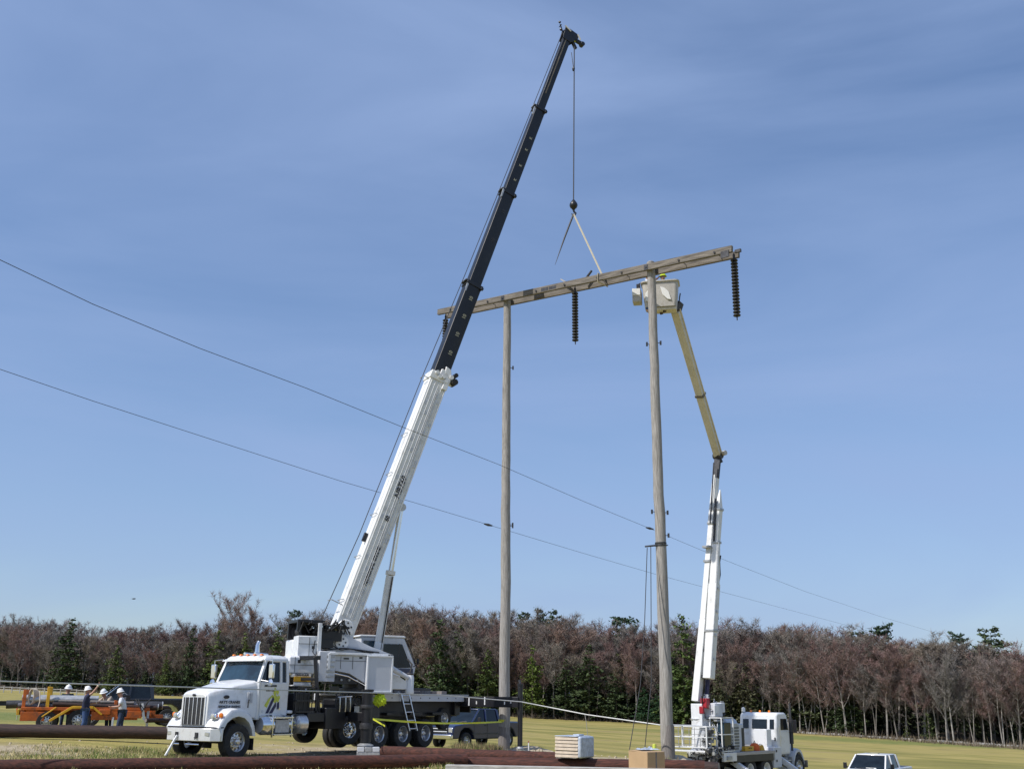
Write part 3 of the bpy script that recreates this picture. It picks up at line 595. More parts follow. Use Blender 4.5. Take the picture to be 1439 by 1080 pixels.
# dark patches of tar wrap on crossarm, step bolts and hardware on the poles
for px in (772, 783): MB().bar(loc(arm_point(tpx(px - 5))) + sideA * .27, loc(arm_point(tpx(px + 5))) + sideA * .27, .142, .15).build('splice_plate', M['dark_steel'], H)
def on_pole(b, t, py):
    lo, hi = 0, 1
    for _ in range(30):
        k = (lo + hi) / 2
        if proj(b.lerp(t, k))[1] > py: lo = k
        else: hi = k
    return b.lerp(t, k), .235 + (.165 - .235) * k
for (b_, t_, py, sx) in ((P2b, P2t, 482, 1), (P2b, P2t, 484, -1), (P2b, P2t, 720, 1), (P2b, P2t, 719, -1), (P2b, P2t, 752, 1), (P1b, P1t, 517, 1), (P1b, P1t, 737, 1), (P1b, P1t, 739, 1)):
    q, r_ = on_pole(b_, t_, py); q = loc(q); x = Vector((sx, -.15, 0)).normalized(); m_ = MB(); m_.tube([q + x * r_ * .6, q + x * (r_ + .13)], .014, 6).box(q + x * (r_ + .10), (.07, .07, .16)); m_.build('step_bolt', M['dark_steel'], H)
q, r_ = on_pole(P2b, P2t, 766); q = loc(q); MB().tube([q + Vector((.26, -.1, 0)), q + Vector((-.25, -.12, -.02)), q + Vector((-.62, -.10, -.06))], [.02, .035, .03], 8).build('rope_bracket', M['dark_steel'], H)
for k in range(2): MB().lathe([(r_ + .012, -.03), (r_ + .02, 0), (r_ + .012, .03)], q + Vector((0, 0, .08 * k)), n=18).build('steel_band', M['dark_steel'], H)
for (b_, t_, nm) in ((P1b, P1t, 0), (P2b, P2t, 1)):                                         # dark stained foot of each pole
    MB().lathe([(.246, -.3), (.246, .95 if nm == 0 else 1.15), (.24, 1.0 if nm == 0 else 1.25)], loc(b_), n=20).build('stained_butt', M['butt_wood'], H)
# ridge pins at pole tops
for t_ in (P1t, P2t): MB().tube([loc(t_), loc(t_) + Vector((0, 0, .06))], [.165, .10], 14).build('pole_cap', M['steel'], H)
# insulator strings
def insulator(px, n, label):
    q = arm_point(tpx(px)) + Vector((0, 0, -.14)); r_ = thing('insulator_string', q, 0, label, 'insulator string', 'insulator strings hanging from the crossarm')
    MB().tube([(0, 0, .12), (0, 0, -.12)], .025, 8).box((0, 0, -.02), (.09, .04, .12)).build('hanger', M['dark_steel'], r_)
    me = None
    for i in range(n):
        if me is None:
            d = MB().lathe([(0, .05), (.05, .05), (.06, .0), (.13, -.03), (.145, -.06), (.13, -.085), (.07, -.085), (.05, -.10), (.04, -.125), (0, -.125)], n=16).build('disc', M['insul'], r_); me = d
        else: d = me.copy(); COL.objects.link(d)
        d.location = (0, 0, -.16 - .132 * i); d.parent = r_
    MB().tube([(0, 0, -.16 - .132 * n), (0, 0, -.28 - .132 * n)], .022, 8).build('yoke', M['dark_steel'], r_)
insulator(626.5, 9, 'short dark insulator string half hidden behind the black crane boom'); insulator(808, 17, 'dark insulator string hanging from the middle of the crossarm'); insulator(1031, 18, 'dark insulator string hanging from the free right end of the crossarm')
# ================================================================== THE CRANE TRUCK (X forward, Y to its left, Z up; origin under the front axle)
HA = R(57); hd = Vector((-math.cos(HA), -math.sin(HA), 0)); lf = Vector((-hd.y, hd.x, 0)); yaw = math.atan2(hd.y, hd.x)
_fw = at(331, 1038, 35.2); TO = Vector((_fw.x, _fw.y, .06)) - lf * 1.12; TO.z = .06
TR = thing('crane_truck', TO, yaw, 'white conventional cab crane truck with its boom raised high over the poles', 'crane truck')
def tl(X, Y, Z): return TO + hd * X + lf * Y + Vector((0, 0, Z))
# hood with grille
def loft(secs, name, m, parent, closed=True, bevel=0, smooth=35):
    b = MB(); n = len(secs[0])
    for s_ in secs: b.v += [tuple(p) for p in s_]
    for i in range(len(secs) - 1):
        for j in range(n if closed else n - 1):
            p = i * n + j; q = i * n + (j + 1) % n; b.face((p, q, q + n, p + n))
    b.face(list(range(n))[::-1]); b.face([(len(secs) - 1) * n + j for j in range(n)])
    return b.build(name, m, parent, smooth=smooth, bevel=bevel)
def hood_sec(X, hw, top, crown, bot): return [(X, -hw, bot), (X, -hw, top - .16), (X, -hw + .05, top - .05), (X, -hw + .17, top), (X, 0, top + crown), (X, hw - .17, top), (X, hw - .05, top - .05), (X, hw, top - .16), (X, hw, bot)]
hood = loft([hood_sec(.78, .60, 1.99, .02, .95), hood_sec(.70, .62, 2.05, .03, .95), hood_sec(.2, .68, 2.16, .04, 1.15), hood_sec(-.45, .80, 2.31, .04, 1.22), hood_sec(-.98, .95, 2.40, .05, 1.24)], 'hood', M['white'], TR, bevel=.02)
g = MB(); g.prism([(-.53, 1.02), (.53, 1.02), (.53, 1.90), (.42, 1.96), (-.42, 1.96), (-.53, 1.90)], .785, .815, plane='yz'); gr = g.build('grille_surround', M['bumper'], TR, bevel=.015)
MB().box((.822, 0, 1.45), (.012, .93, .82)).build('grille_mesh', M['dark_steel'], gr)
for i in range(5): MB().box((.835, -.37 + i * .185, 1.45), (.03, .022, .82)).build('grille_bar', M['bumper'], gr, bevel=.006)
for i in range(24):
    if i == 0: s0 = MB().box((.829, 0, 0), (.012, .92, .010)).build('grille_slat', M['dark_steel'], gr); s0.location.z = 1.07; continue
    c = s0.copy(); COL.objects.link(c); c.location.z = 1.07 + i * .033
MB().box((.84, 0, 1.93), (.03, .13, .07)).build('hood_badge', M['letter'], hood, bevel=.015)
for s_ in (1, -1): MB().prism([(.12 + .11 * math.cos(k * .45), 1.88 + .055 * math.sin(k * .45)) for k in range(14)], s_ * .66, s_ * .715).build('side_badge', M['letter'], hood)
# fenders: swept arches
def fender(s_):
    N = 14; secs = []
    ang = [R(12 + 168 * i / (N - 1)) for i in range(N)]; r0 = .66; b = MB(); prof_o = []
    for a in ang:
        x = .02 + math.cos(a) * r0; z = .60 + math.sin(a) * .74; prof_o.append((x, z))
    yo, yi = 1.20 * s_, .58 * s_
    outer = [(.80, .98), (.74, 1.12), (.55, 1.32), (.3, 1.50), (.02, 1.545), (-.28, 1.50), (-.52, 1.36), (-.68, 1.1), (-.76, .72)]
    inner = [(.62, .62), (.60, .90), (.47, 1.11), (.26, 1.25), (.02, 1.30), (-.24, 1.25), (-.45, 1.1), (-.58, .9), (-.64, .70)]
    n = len(outer)
    for (y, dz) in ((yo, -.10), (yo * .965, -.02), (yi, .03)):
        for (x, z) in outer: b.v.append((x, y, z + dz * (.3 if z < 1.0 else 1)))
    for (x, z) in inner: b.v.append((x, yo, z))
    for (x, z) in inner: b.v.append((x, yi, z))
    for r_ in (0, 1):
        for i in range(n - 1): b.face((r_ * n + i, r_ * n + i + 1, (r_ + 1) * n + i + 1, (r_ + 1) * n + i))
    for i in range(n - 1): b.face((i, i + 1, 3 * n + i + 1, 3 * n + i)); b.face((3 * n + i, 3 * n + i + 1, 4 * n + i + 1, 4 * n + i)); b.face((2 * n + i, 2 * n + i + 1, 4 * n + i + 1, 4 * n + i))
    b.face((0, n, 2 * n, 4 * n, 3 * n)); b.face((n - 1, 2 * n - 1, 3 * n - 1, 5 * n - 1, 4 * n - 1))
    return b.build('fender', M['white'], TR, smooth=45)
for s_ in (1, -1):
    fe = fender(s_)
    h_ = MB().box((.70, s_ * .86, 1.30), (.16, .26, .17), taper=(.8, .9)).build('headlight_housing', M['chrome'], TR, bevel=.04, seg=3)
    MB().lathe([(0, .02), (.07, .018), (.085, 0), (.085, -.03)], (.775, s_ * .86, 1.30), (1, 0, 0), n=18).build('lens', M['headlight'], h_)
    MB().lathe([(0, .05), (.06, .04), (.075, 0), (.075, -.02)], (.64, s_ * 1.08, 1.33), (.8, s_ * .5, 0), n=14).build('turn_signal', M['amber'], TR)
    MB().box((-.40, s_ * 1.19, .62), (.03, .02, .50)).box((-.70, s_ * .95, .45), (.015, .48, .36)).build('mud_flap', M['rubber'], TR)
    # cowl louvres and vertical handle at hood rear
    for k in range(4): MB().box((-.78 + k * .055, s_ * (.905 - k * .008), 1.87), (.022, .03, .34)).build('cowl_louvre', M['grey_panel'], hood)
    MB().tube([(-.66, s_ * .90, 1.80), (-.60, s_ * .93, 1.7), (-.60, s_ * .93, 1.55)], .02, 6).build('hood_latch', M['rubber'], hood)
bm_ = MB(); bm_.v = []
bp = [(.70, -1.21), (.92, -.98), (.98, -.5), (.99, 0), (.98, .5), (.92, .98), (.70, 1.21)]; bk = [(.60, -1.20), (.80, -.95), (.86, -.5), (.87, 0), (.86, .5), (.80, .95), (.60, 1.20)]
poly = bp + bk[::-1]; bumper = MB().prism(poly, .56, .95, plane='xy').build('bumper', M['bumper'], TR, bevel=.02)
MB().prism([(x + .004, y * .999) for x, y in bp] + [(x - .02, y) for x, y in bk[::-1]], .955, .985, plane='xy').build('bumper_trim', M['black'], bumper)
for y in (-.45, .45): MB().box((1.0, y, .74), (.05, .10, .16)).tube([(1.03, y - .05, .68), (1.06, y, .62), (1.03, y + .05, .68)], .014, 6).build('tow_hook', M['dark_steel'], bumper)
MB().tube([(.90, -.1, .46), (.90, .5, .46)], .03, 8).tube([(.9, -.75, .46), (.9, -.4, .46)], .03, 8).build('air_deflector', M['chrome'], bumper)
MB().bar((1.0, -.42, .72), (1.32, -.50, .12), .07, .05).build('tow_strap', M['hat'], bumper)
for y in (-.85, .85): MB().box((.935, y, .78), (.03, .20, .12)).build('fog_light', M['headlight'], bumper, bevel=.01)
# cab
cabx0, cabx1 = -2.30, -.95
def cab_sec(z, xf, xr, hw): return [(xr, -hw, z), (xf, -hw, z), (xf + .04, -hw * .6, z), (xf + .05, 0, z), (xf + .04, hw * .6, z), (xf, hw, z), (xr, hw, z)]
cab = loft([cab_sec(1.18, -.95, -2.32, .98), cab_sec(2.36, -.95, -2.32, 1.0)], 'cab_body', M['white'], TR, bevel=.02)
# greenhouse: pillars, roof, glass as separate pieces
roof = loft([cab_sec(3.00, -1.26, -2.30, .93), cab_sec(3.10, -1.22, -2.30, .93), cab_sec(3.19, -1.32, -2.26, .84), cab_sec(3.23, -1.5, -2.15, .66)], 'roof', M['white'], TR, bevel=.03)
for s_ in (1, -1):
    MB().bar((-.97, s_ * .96, 2.34), (-1.27, s_ * .90, 3.03), .09, .10, up=(0, 1, 0)).build('pillar', M['white'], TR, bevel=.01)
    MB().bar((-2.26, s_ * .96, 2.34), (-2.26, s_ * .90, 3.03), .12, .09, up=(0, 1, 0)).build('pillar', M['white'], TR, bevel=.01)
    MB().bar((-1.96, s_ * .965, 2.34), (-1.96, s_ * .905, 3.03), .10, .07, up=(0, 1, 0)).build('pillar', M['white'], TR, bevel=.01)
    MB().bar((-1.35, s_ * .972, 2.34), (-1.40, s_ * .915, 3.03), .035, .05, up=(0, 1, 0)).build('vent_bar', M['black'], TR)
    q = MB(); q.quad((-1.02, s_ * .955, 2.36), (-2.22, s_ * .955, 2.36), (-2.22, s_ * .895, 3.03), (-1.30, s_ * .895, 3.03)); q.build('side_glass', M['glass'], TR)
    door = MB().prism([(-1.04, 1.30), (-1.98, 1.30), (-1.98, 2.33), (-1.04, 2.33)], s_ * .995, s_ * 1.012).build('door', M['white'], TR, bevel=.01)
    MB().box((-1.90, s_ * 1.03, 1.52), (.05, .04, .06)).build('handle', M['chrome'], door)
    MB().lathe([(0, .01), (.05, .01), (.05, 0)], (-1.16, s_ * 1.014, 1.44), (0, s_, 0), n=14).build('door_emblem', M['grey_panel'], door)
    # mirror on brackets
    my = s_ * 1.36; mi = MB().box((-1.12, my, 2.70), (.09, .22, .46)).build('mirror', M['chrome'], TR, bevel=.03, seg=3)
    MB().tube([(-1.15, s_ * .97, 3.08), (-1.13, my, 3.05), (-1.13, my, 2.93)], .014, 6).build('mirror_arm', M['chrome'], mi); MB().tube([(-1.0, s_ * .98, 2.42), (-1.13, my, 2.36), (-1.13, my, 2.5)], .014, 6).build('mirror_arm', M['chrome'], mi)
    MB().lathe([(0, .03), (.11, 0), (.10, -.03), (0, -.05)], (-1.08, my, 2.34), (1, 0, .1), n=14).build('spot_mirror', M['chrome'], mi)
ws = MB(); n = 7
for k, (z, xs_, hw) in enumerate(((2.37, -.955, .90), (3.03, -1.245, .85))):
    for i in range(n): y = -hw + 2 * hw * i / (n - 1); ws.v.append((xs_ + .05 * (1 - (y / hw) ** 2), y, z))
for i in range(n - 1): ws.face((i, i + 1, i + n + 1, i + n))
wso = ws.build('windshield', M['cab_glass'], TR, smooth=60)
MB().bar((-.985, -.2, 2.44), (-1.0, .35, 2.50), .02, .02).bar((-.985, .25, 2.44), (-1.0, .75, 2.50), .02, .02).build('wiper', M['rubber'], wso)
MB().prism([(-1.20, 3.07), (-1.04, 3.02), (-1.045, 3.04), (-1.2, 3.10)], -.92, .92).build('sun_visor', M['white'], TR, bevel=.01)
q = MB(); q.quad((-2.335, -.7, 2.45), (-2.335, .7, 2.45), (-2.335, .7, 2.95), (-2.335, -.7, 2.95)); q.build('rear_glass', M['glass'], TR)
MB().box((-2.31, 0, 2.7), (.03, 1.9, .72)).build('rear_wall', M['white'], TR)
for y in (-.65, -.32, 0, .32, .65): MB().box((-1.32, y, 3.235), (.14, .09, .05), taper=(.5, .7)).build('marker_light', M['amber'], TR, bevel=.01)
for y in (-.2, .28): MB().tube([(-1.95, y, 3.27), (-1.35, y * 1.02, 3.28)], [.028, .045], 10).build('air_horn', M['chrome'], TR)
MB().tube([(-2.50, -.80, 1.2), (-2.50, -.80, 3.30), (-2.50, -.80, 3.62), (-2.56, -.80, 3.74)], [.09, .09, .065, .065], 14).build('exhaust_stack', M['chrome'], TR)
for s_ in (1,): 
    MB().tube([(-1.02, 1.02, 1.02), (-1.14, 1.02, 1.02), (-2.42, 1.02, 1.02), (-2.5, 1.02, 1.02)], [.24, .31, .31, .24], 24).build('fuel_tank', M['chrome'], TR, smooth=50)
    MB().box((-1.35, 1.33, .98), (.05, .06, .68)).box((-2.22, 1.33, .98), (.05, .06, .68)).box((-1.78, 1.35, 1.25), (.86, .18, .05)).box((-1.78, 1.35, .72), (.86, .18, .05)).build('step_frame', M['chrome'], TR, bevel=.01)
    MB().box((-1.78, 1.34, .985), (.62, .03, .40)).build('step_plate', M['steel'], TR, bevel=.01)
    for k in (-2.05, -1.5): MB().lathe([(.318, -.03), (.322, 0), (.318, .03)], (k, 1.02, 1.02), (1, 0, 0), n=24).build('tank_strap', M['steel'], TR)
    MB().tube([(-2.60, 1.02, 1.04), (-2.66, 1.02, 1.04), (-3.02, 1.02, 1.04), (-3.08, 1.02, 1.04)], [.22, .32, .32, .22], 22).build('air_tank', M['rim'], TR, smooth=50)
    MB().box((-2.40, 1.0, 1.42), (.22, .14, .10)).build('filler_step', M['white'], TR, bevel=.03)
# lettering and emblem
Xt = Vector((-1, 0, 0)); Zt = Vector((0, 0, 1)); Yn = Vector((0, 1, 0))
def side_text(txt, size, x, y, z, m, par, bold=.0, tilt=0): return text_mesh('lettering', txt, size, frame((x, y, z), Vector((-1, tilt, 0)).normalized(), Zt, Vector((tilt, 1, 0)).normalized()), m, par, bold=bold)
side_text("ART'S CRANES", .115, .02, .757, 1.72, M['letter'], hood, .004, .20); side_text('SERVICE & LEASING', .092, .02, .757, 1.585, M['letter'], hood, .003, .20)
side_text("ART'S CRANES", .085, -1.46, 1.02, 2.24, M['letter'], TR, .003); side_text('of NEW YORK', .06, -1.46, 1.02, 2.09, M['logo_blue'], TR, .002)
ys = 1.016
em = MB()
for k in range(16):
    a = rt.uniform(0, 6.28); r_ = rt.uniform(.02, .2); cx, cz = (-1.72 + math.cos(a) * r_ * 1.0, 1.90 + math.sin(a) * r_ * 1.4)
    em.prism([(cx + .07 * math.cos(t) * rt.uniform(.6, 1.2), cz + .07 * math.sin(t) * rt.uniform(.6, 1.3)) for t in (0, 1.2, 2.3, 3.4, 4.6, 5.5)], ys, ys + .001 + .0004 * k)
em.prism([(-1.35, 1.55), (-1.22, 1.62), (-1.40, 1.84), (-1.55, 1.95)], ys, ys + .0015); em.build('door_emblem_green', M['logo_green'], TR, smooth=0)
MB().prism([(-1.30, 1.38), (-1.42, 1.38), (-1.66, 1.82), (-1.60, 1.90)], ys + .004, ys + .012).prism([(-1.46, 1.38), (-1.60, 1.38), (-1.76, 1.60), (-1.74, 1.74)], ys + .004, ys + .012).prism([(-1.80, 1.50), (-1.90, 1.55), (-1.88, 1.75), (-1.80, 1.70)], ys + .008, ys + .016).build('door_emblem_stripe', M['logo_blue'], TR, smooth=0)
# wheels
def wheel(name, X, Y, Z, r, wd, dual=False, m_r='rim', n=30, steer=0, par=None):
    s_ = 1 if Y > 0 else -1; e = bpy.data.objects.new(name, None)
    ty = MB(); ty.lathe([(r * .56, -wd * .46), (r * .80, -wd * .5), (r * .95, -wd * .47), (r, -wd * .34), (r, wd * .34), (r * .95, wd * .47), (r * .80, wd * .5), (r * .56, wd * .46)], (0, 0, 0), (0, s_, 0), n=n)
    if dual: ty.lathe([(r * .56, -wd * .46), (r * .80, -wd * .5), (r * .95, -wd * .47), (r, -wd * .34), (r, wd * .34), (r * .95, wd * .47), (r * .80, wd * .5), (r * .56, wd * .46)], (0, -s_ * wd * 1.12, 0), (0, s_, 0), n=n)
    bpy.data.objects.remove(e); t = ty.build(name, M['rubber'], par or TR, smooth=30); t.location = (X, Y, Z); t.rotation_euler = (0, 0, steer)
    rm = MB(); dp = -wd * .28 if dual else wd * .18
    rm.lathe([(r * .57, wd * .44), (r * .545, wd * .46), (r * .50, wd * .36), (r * .47, dp), (r * .20, dp + wd * .05), (r * .18, dp + wd * .30), (r * .13, dp + wd * .40), (0, dp + wd * .42)], (0, 0, 0), (0, s_, 0), n=26)
    ri = rm.build('rim', M[m_r], t, smooth=35)
    hb = MB()
    for k in range(10): a = k * .628; hb.lathe([(0, .05), (.018, .05), (.022, 0)], (math.cos(a) * r * .28, s_ * (dp + wd * .05), math.sin(a) * r * .28), (0, s_, 0), n=6)
    hb.build('lug_nuts', M['chrome'], t, smooth=0)['kind'] = 'stuff'
    ho = MB()
    for k in range(10): a = .31 + k * .628; ho.lathe([(0, .004), (.034, .004), (.036, 0)], (math.cos(a) * r * .40, s_ * (dp + wd * .012), math.sin(a) * r * .40), (0, s_, 0), n=8)
    ho.build('hand_holes', M['black'], t, smooth=0)['kind'] = 'stuff'; return t
for s_ in (1, -1):
    wheel('front_wheel', 0, s_ * 1.06, .54, .54, .34, m_r='rim')
    wheel('lift_axle_wheel', -5.35, s_ * 1.02, .80, .50, .34, m_r='chrome', steer=R(-14))
    for X in (-6.95, -8.35, -9.75): wheel('drive_wheel', X, s_ * 1.04, .60 if X < -7 else .62, .52, .27, True, 'rim')
    wheel('tag_wheel', -11.1, s_ * .95, 1.12, .42, .24, False, 'rim')
MB().tube([(0, -1.0, .54), (0, 1.0, .54)], .08, 10).tube([(-6.95, -1, .6), (-6.95, 1, .6)], .1, 10).tube([(-8.35, -1, .6), (-8.35, 1, .6)], .1, 10).tube([(-9.75, -1, .6), (-9.75, 1, .6)], .1, 10).build('axle', M['dark_steel'], TR)
# chassis, black carrier structure
fr = MB()
for s_ in (1, -1): fr.box((-5.6, s_ * .42, 1.02), (12.3, .12, .34))
for X in (-.4, -2.4, -4.3, -6.2, -7.7, -9.1, -10.6, -11.6): fr.box((X, 0, 1.02), (.14, .8, .3))
fr.box((.1, 0, .95), (1.1, 1.0, .5)); fr.build('chassis', M['black'], TR)
MB().box((-3.62, .0, 1.24), (.95, 2.3, .30)).box((-4.5, .55, 1.2), (1.0, 1.3, .7)).box((-4.6, -.5, 1.2), (1.0, 1.1, .7)).build('carrier_box', M['black'], TR, bevel=.02)
cg = MB()
for y in (1.12, .45, -.25, -1.0):
    for x in (-2.55, -3.55): cg.box((x, y, 1.78), (.05, .05, .85))
for z in (1.42, 1.78, 2.2):
    for x in (-2.55, -3.55): cg.box((x, .06, z), (.045, 2.3, .045))
    for y in (1.12, -1.0): cg.box((-3.05, y, z), (1.0, .045, .045))
for x in (-2.75, -2.95, -3.15, -3.35): cg.box((x, 1.12, 1.8), (.025, .025, .85))
cg.build('equipment_cage', M['black'], TR)
MB().box((-3.05, .0, 1.72), (.8, 1.9, .62)).build('equipment_box', M['black'], TR, bevel=.03)
# boom rest posts (black A frame)
MB().bar((-3.85, .98, 1.4), (-3.72, .80, 3.25), .16, .12).bar((-3.85, -.2, 1.4), (-3.78, .0, 3.25), .16, .12).bar((-3.8, .9, 3.22), (-3.8, -.1, 3.22), .2, .14).bar((-3.8, .82, 2.5), (-3.8, .05, 2.5), .1, .1).build('boom_rest', M['black'], TR, bevel=.01)
# valve bank and pipes amidships
vb = MB()
for k, x in enumerate((-4.65, -4.95, -5.2)): vb.tube([(x, 1.22, 1.42), (x + .02, 1.25, 1.55), (x, 1.22, 1.9)], .028, 6)
vb.tube([(-4.55, 1.2, 1.9), (-5.3, 1.2, 1.93)], .025, 6); vb.build('control_levers', M['alu'], TR)
MB().box((-5.0, .85, 1.62), (.95, .6, .42)).build('valve_box', M['black'], TR, bevel=.02)
hz = MB()
for k in range(9):
    x0 = -4.4 - k * .16; hz.tube([(x0, 1.05 + .05 * math.sin(k), 1.3), (x0 - .2, 1.15, 1.7 + .1 * math.sin(k * 2)), (x0 - .5, .8, 2.05)], .022, 6)
hz.build('hydraulic_hoses', M['rubber'], TR)
MB().box((-5.9, 1.05, 1.50), (.8, .35, .34)).build('tool_box', M['black'], TR, bevel=.02)
MB().box((-5.55, 1.235, 1.50), (.26, .02, .2)).build('gauge_plate', M['steel'], TR)
# deck: planks and pale steel edge rail
dk = thing('deck', (0, 0, 0)); dk.parent = TR
for i in range(12): MB().box((-9.1, -1.13 + i * .205, 1.99 + rt.uniform(-.003, .003)), (6.1, .195, .06)).build('deck_plank', M['greyboard'], dk, bevel=.004, seg=1)
MB().box((-9.2, 1.245, 1.90), (6.4, .06, .25)).box((-9.2, -1.245, 1.90), (6.4, .06, .25)).build('deck_rail', M['grey_panel'], dk, bevel=.01)
MB().box((-9.2, 1.29, 2.035), (6.4, .03, .03)).build('deck_lip', M['steel'], dk)
for i in range(11): MB().lathe([(0, .012), (.022, .012), (.022, 0)], (-6.3 - i * .58, 1.276, 1.9), (0, 1, 0), n=8).build('rail_bolt', M['black'], dk)
MB().box((-9.1, 0, 1.55), (6.0, 1.9, .68)).build('torsion_box', M['black'], TR, bevel=.02)
for x in (-7.65, -9.05, -10.45): MB().box((x, 1.0, 1.32), (.7, .42, .10)).build('mudguard', M['black'], TR, bevel=.01)
MB().box((-9.0, -.45, 2.16), (5.6, .5, .24)).build('spare_outrigger_beam', M['black'], TR, bevel=.01); MB().box((-10.2, .25, 2.10), (3.2, .35, .14)).build('outrigger_mat', M['butt_wood'], TR, bevel=.01)
for x in (-8.2, -8.9, -10.1, -11.2): MB().box((x, .8, 2.10), (.35, .25, .14)).build('dunnage_block', M['butt_wood'], TR, bevel=.01)
MB().tube([(-8.4, .5, 2.08), (-9.0, .7, 2.10), (-9.8, .45, 2.09), (-10.6, .75, 2.12)], .04, 6).build('chain', M['dark_steel'], TR)
MB().box((-12.4, .2, 1.75), (.8, 1.9, .10)).box((-12.75, .2, 1.55), (.1, 1.9, .4)).build('rear_platform', M['black'], TR, bevel=.01)
MB().box((-6.35, 1.2, 1.25), (.9, .12, .5)).build('side_guard', M['black'], TR)
# outrigger jacks
def outrig(name, X, Yl, top, foot, rad, boxed):
    o = MB(); o.tube([(X, Yl, foot + .12), (X, Yl, top)], rad, 16); o.tube([(X, Yl, top - .02), (X, Yl, top + .05)], rad * 1.15, 16); j = o.build(name, M['black'], TR)
    MB().tube([(X, Yl, foot), (X, Yl, foot + .7)], rad * .62, 14).build('jack_rod', M['chrome'], j); MB().lathe([(0, .0), (rad * 1.5, 0), (rad * 1.5, .04), (rad * .7, .12), (0, .12)], (X, Yl, foot), n=18).build('foot', M['steel'], j); return j
def to_local(p): d = Vector(p) - TO; return d.dot(hd), d.dot(lf)
jp = at(515, 1010, 39.3); jx, jy = to_local(jp)
j1 = outrig('outrigger_jack', jx, jy, at(515, 970, 39.3).z - TO.z, .28, .19, False)
MB().bar((jx, -1.0, 1.25), (jx, jy, 1.25), .34, .30).build('outrigger_beam', M['black'], TR, bevel=.01)
for z_, h_ in ((.95, .10), (1.6, .06)): MB().lathe([(.225, -h_), (.235, 0), (.225, h_)], (jx, jy, z_), n=18).build('collar', M['dark_steel'], j1)
kp = at(731, 1000, 44.0); kx, ky = to_local(kp)
j2 = outrig('outrigger_jack', kx, ky, at(731, 962, 44).z - TO.z, .02, .10, True)
MB().tube([(kx, ky, at(731, 962, 44).z - TO.z), (kx, ky - .06, at(731, 955, 44).z - TO.z)], .05, 8).build('jack_cap', M['dark_steel'], j2)
rb = MB().bar((kx, -1.0, 1.78), (kx, ky, 1.78), .36, .40).build('rear_outrigger_beam', M['black'], TR, bevel=.01)
for t_, sx in ((.18, .3), (.55, .12), (.95, .3), (1.9, .12), (2.2, .10)):
    yb = 1.35 + t_; fx = kx + .19
    if fx < kx: pass
    MB().box((fx, yb, 1.78 + rt.uniform(-.06, .08)), (.012, .05, sx)).build('beam_marking', M['white'], rb)
MB().box((-11.9, .0, 1.6), (.35, 2.2, .7)).build('rear_frame', M['black'], TR, bevel=.02)
for y in (-.9, .9): MB().box((-12.09, y, 1.3), (.03, .22, .10)).build('tail_light', M['red_lens'], TR)
# ================================================================== crane superstructure (parts of the crane truck, built in its own turned frame)
PV = at(474, 903, 40.6); TIP = at(797, 52, 45.0)
bd = (TIP - PV).normalized(); bh = Vector((bd.x, bd.y, 0)).normalized(); bs = Vector((-bh.y, bh.x, 0))      # bh forward, bs away from the camera
TC = PV + bh * 1.05; TC.z = TO.z
trf = thing('turret', (0, 0, 0)); trf.parent = TR
_inv = Matrix.Rotation(-yaw, 4, 'Z') @ Matrix.Translation(-TO)
trf.matrix_local = _inv @ Matrix.Translation(TC) @ Matrix.Rotation(math.atan2(bh.y, bh.x), 4, 'Z')
def tb(name, m, mb, bevel=0.0, par=None): return mb.build(name, m, par or trf, bevel=bevel)
tb('turntable', M['dark_steel'], MB().lathe([(.0, 2.02), (.85, 2.02), (.85, 2.22), (.72, 2.24), (.72, 2.36), (0, 2.36)], n=28))
for y in (-.42, .42): tb('side_plate', M['white'], MB().prism([(-2.0, 2.45), (1.3, 2.40), (1.3, 2.8), (.9, 3.15), (.2, 3.35), (-.72, 3.92), (-.95, 4.15), (-1.25, 4.12), (-1.45, 3.6), (-2.0, 3.2)], y - .04, y + .04), .012)
tb('side_beam', M['grey_panel'], MB().prism([(-1.65, 2.85), (-1.65, 3.36), (.55, 3.36), (.55, 2.15), (.0, 2.25), (-.85, 2.72)], -1.0, -.62), .015)  # side of the white turret, its blue-grey shade painted in
sp = tb('side_beam_cap', M['white'], MB().box((-.55, -.86, 3.40), (2.2, .50, .08)).box((-1.66, -.86, 3.12), (.10, .50, .56)), .01)
pn = tb('counterweight_panel', M['grey_panel'], MB().box((.22, -1.12, 2.72), (.96, .22, 1.26)), .03)  # white box whose shaded side is put into the grey colour
tb('panel_frame', M['white'], MB().box((.22, -1.235, 3.34), (1.0, .05, .06)).box((-.25, -1.235, 2.72), (.06, .05, 1.28)).box((.69, -1.235, 2.72), (.06, .05, 1.28)).box((.22, -1.235, 2.10), (1.0, .05, .05)), .008, pn)
for x in (-.15, .6): tb('lifting_eye', M['steel'], MB().tube([(x - .05, -1.1, 3.35), (x - .04, -1.1, 3.43), (x + .04, -1.1, 3.43), (x + .05, -1.1, 3.35)], .016, 6), 0, pn)
tb('nose', M['white'], MB().prism([(.6, 2.2), (.6, 2.8), (1.1, 2.65), (1.5, 2.4), (1.45, 2.2)], -.95, -.35), .02)
tb('nose_cylinder', M['grey_panel'], MB().tube([(.7, -1.0, 2.95), (1.4, -1.0, 2.62)], [.11, .08], 12))
tn = tb('white_tank', M['white'], MB().lathe([(0, 2.05), (.15, 2.05), (.17, 2.12), (.15, 2.2), (.15, 2.62), (.12, 2.72), (.05, 2.74), (0, 2.74)], (1.52, -.9, 0), n=16))
tb('tank_bolts', M['dark_steel'], MB().lathe([(.13, 2.72), (.14, 2.76), (.10, 2.80), (0, 2.80)], (1.52, -.9, 0), n=12), 0, tn)
tb('hose', M['rubber'], MB().tube([(1.52, -.9, 2.8), (1.62, -.8, 3.1), (1.55, -.5, 3.3)], .03, 6))
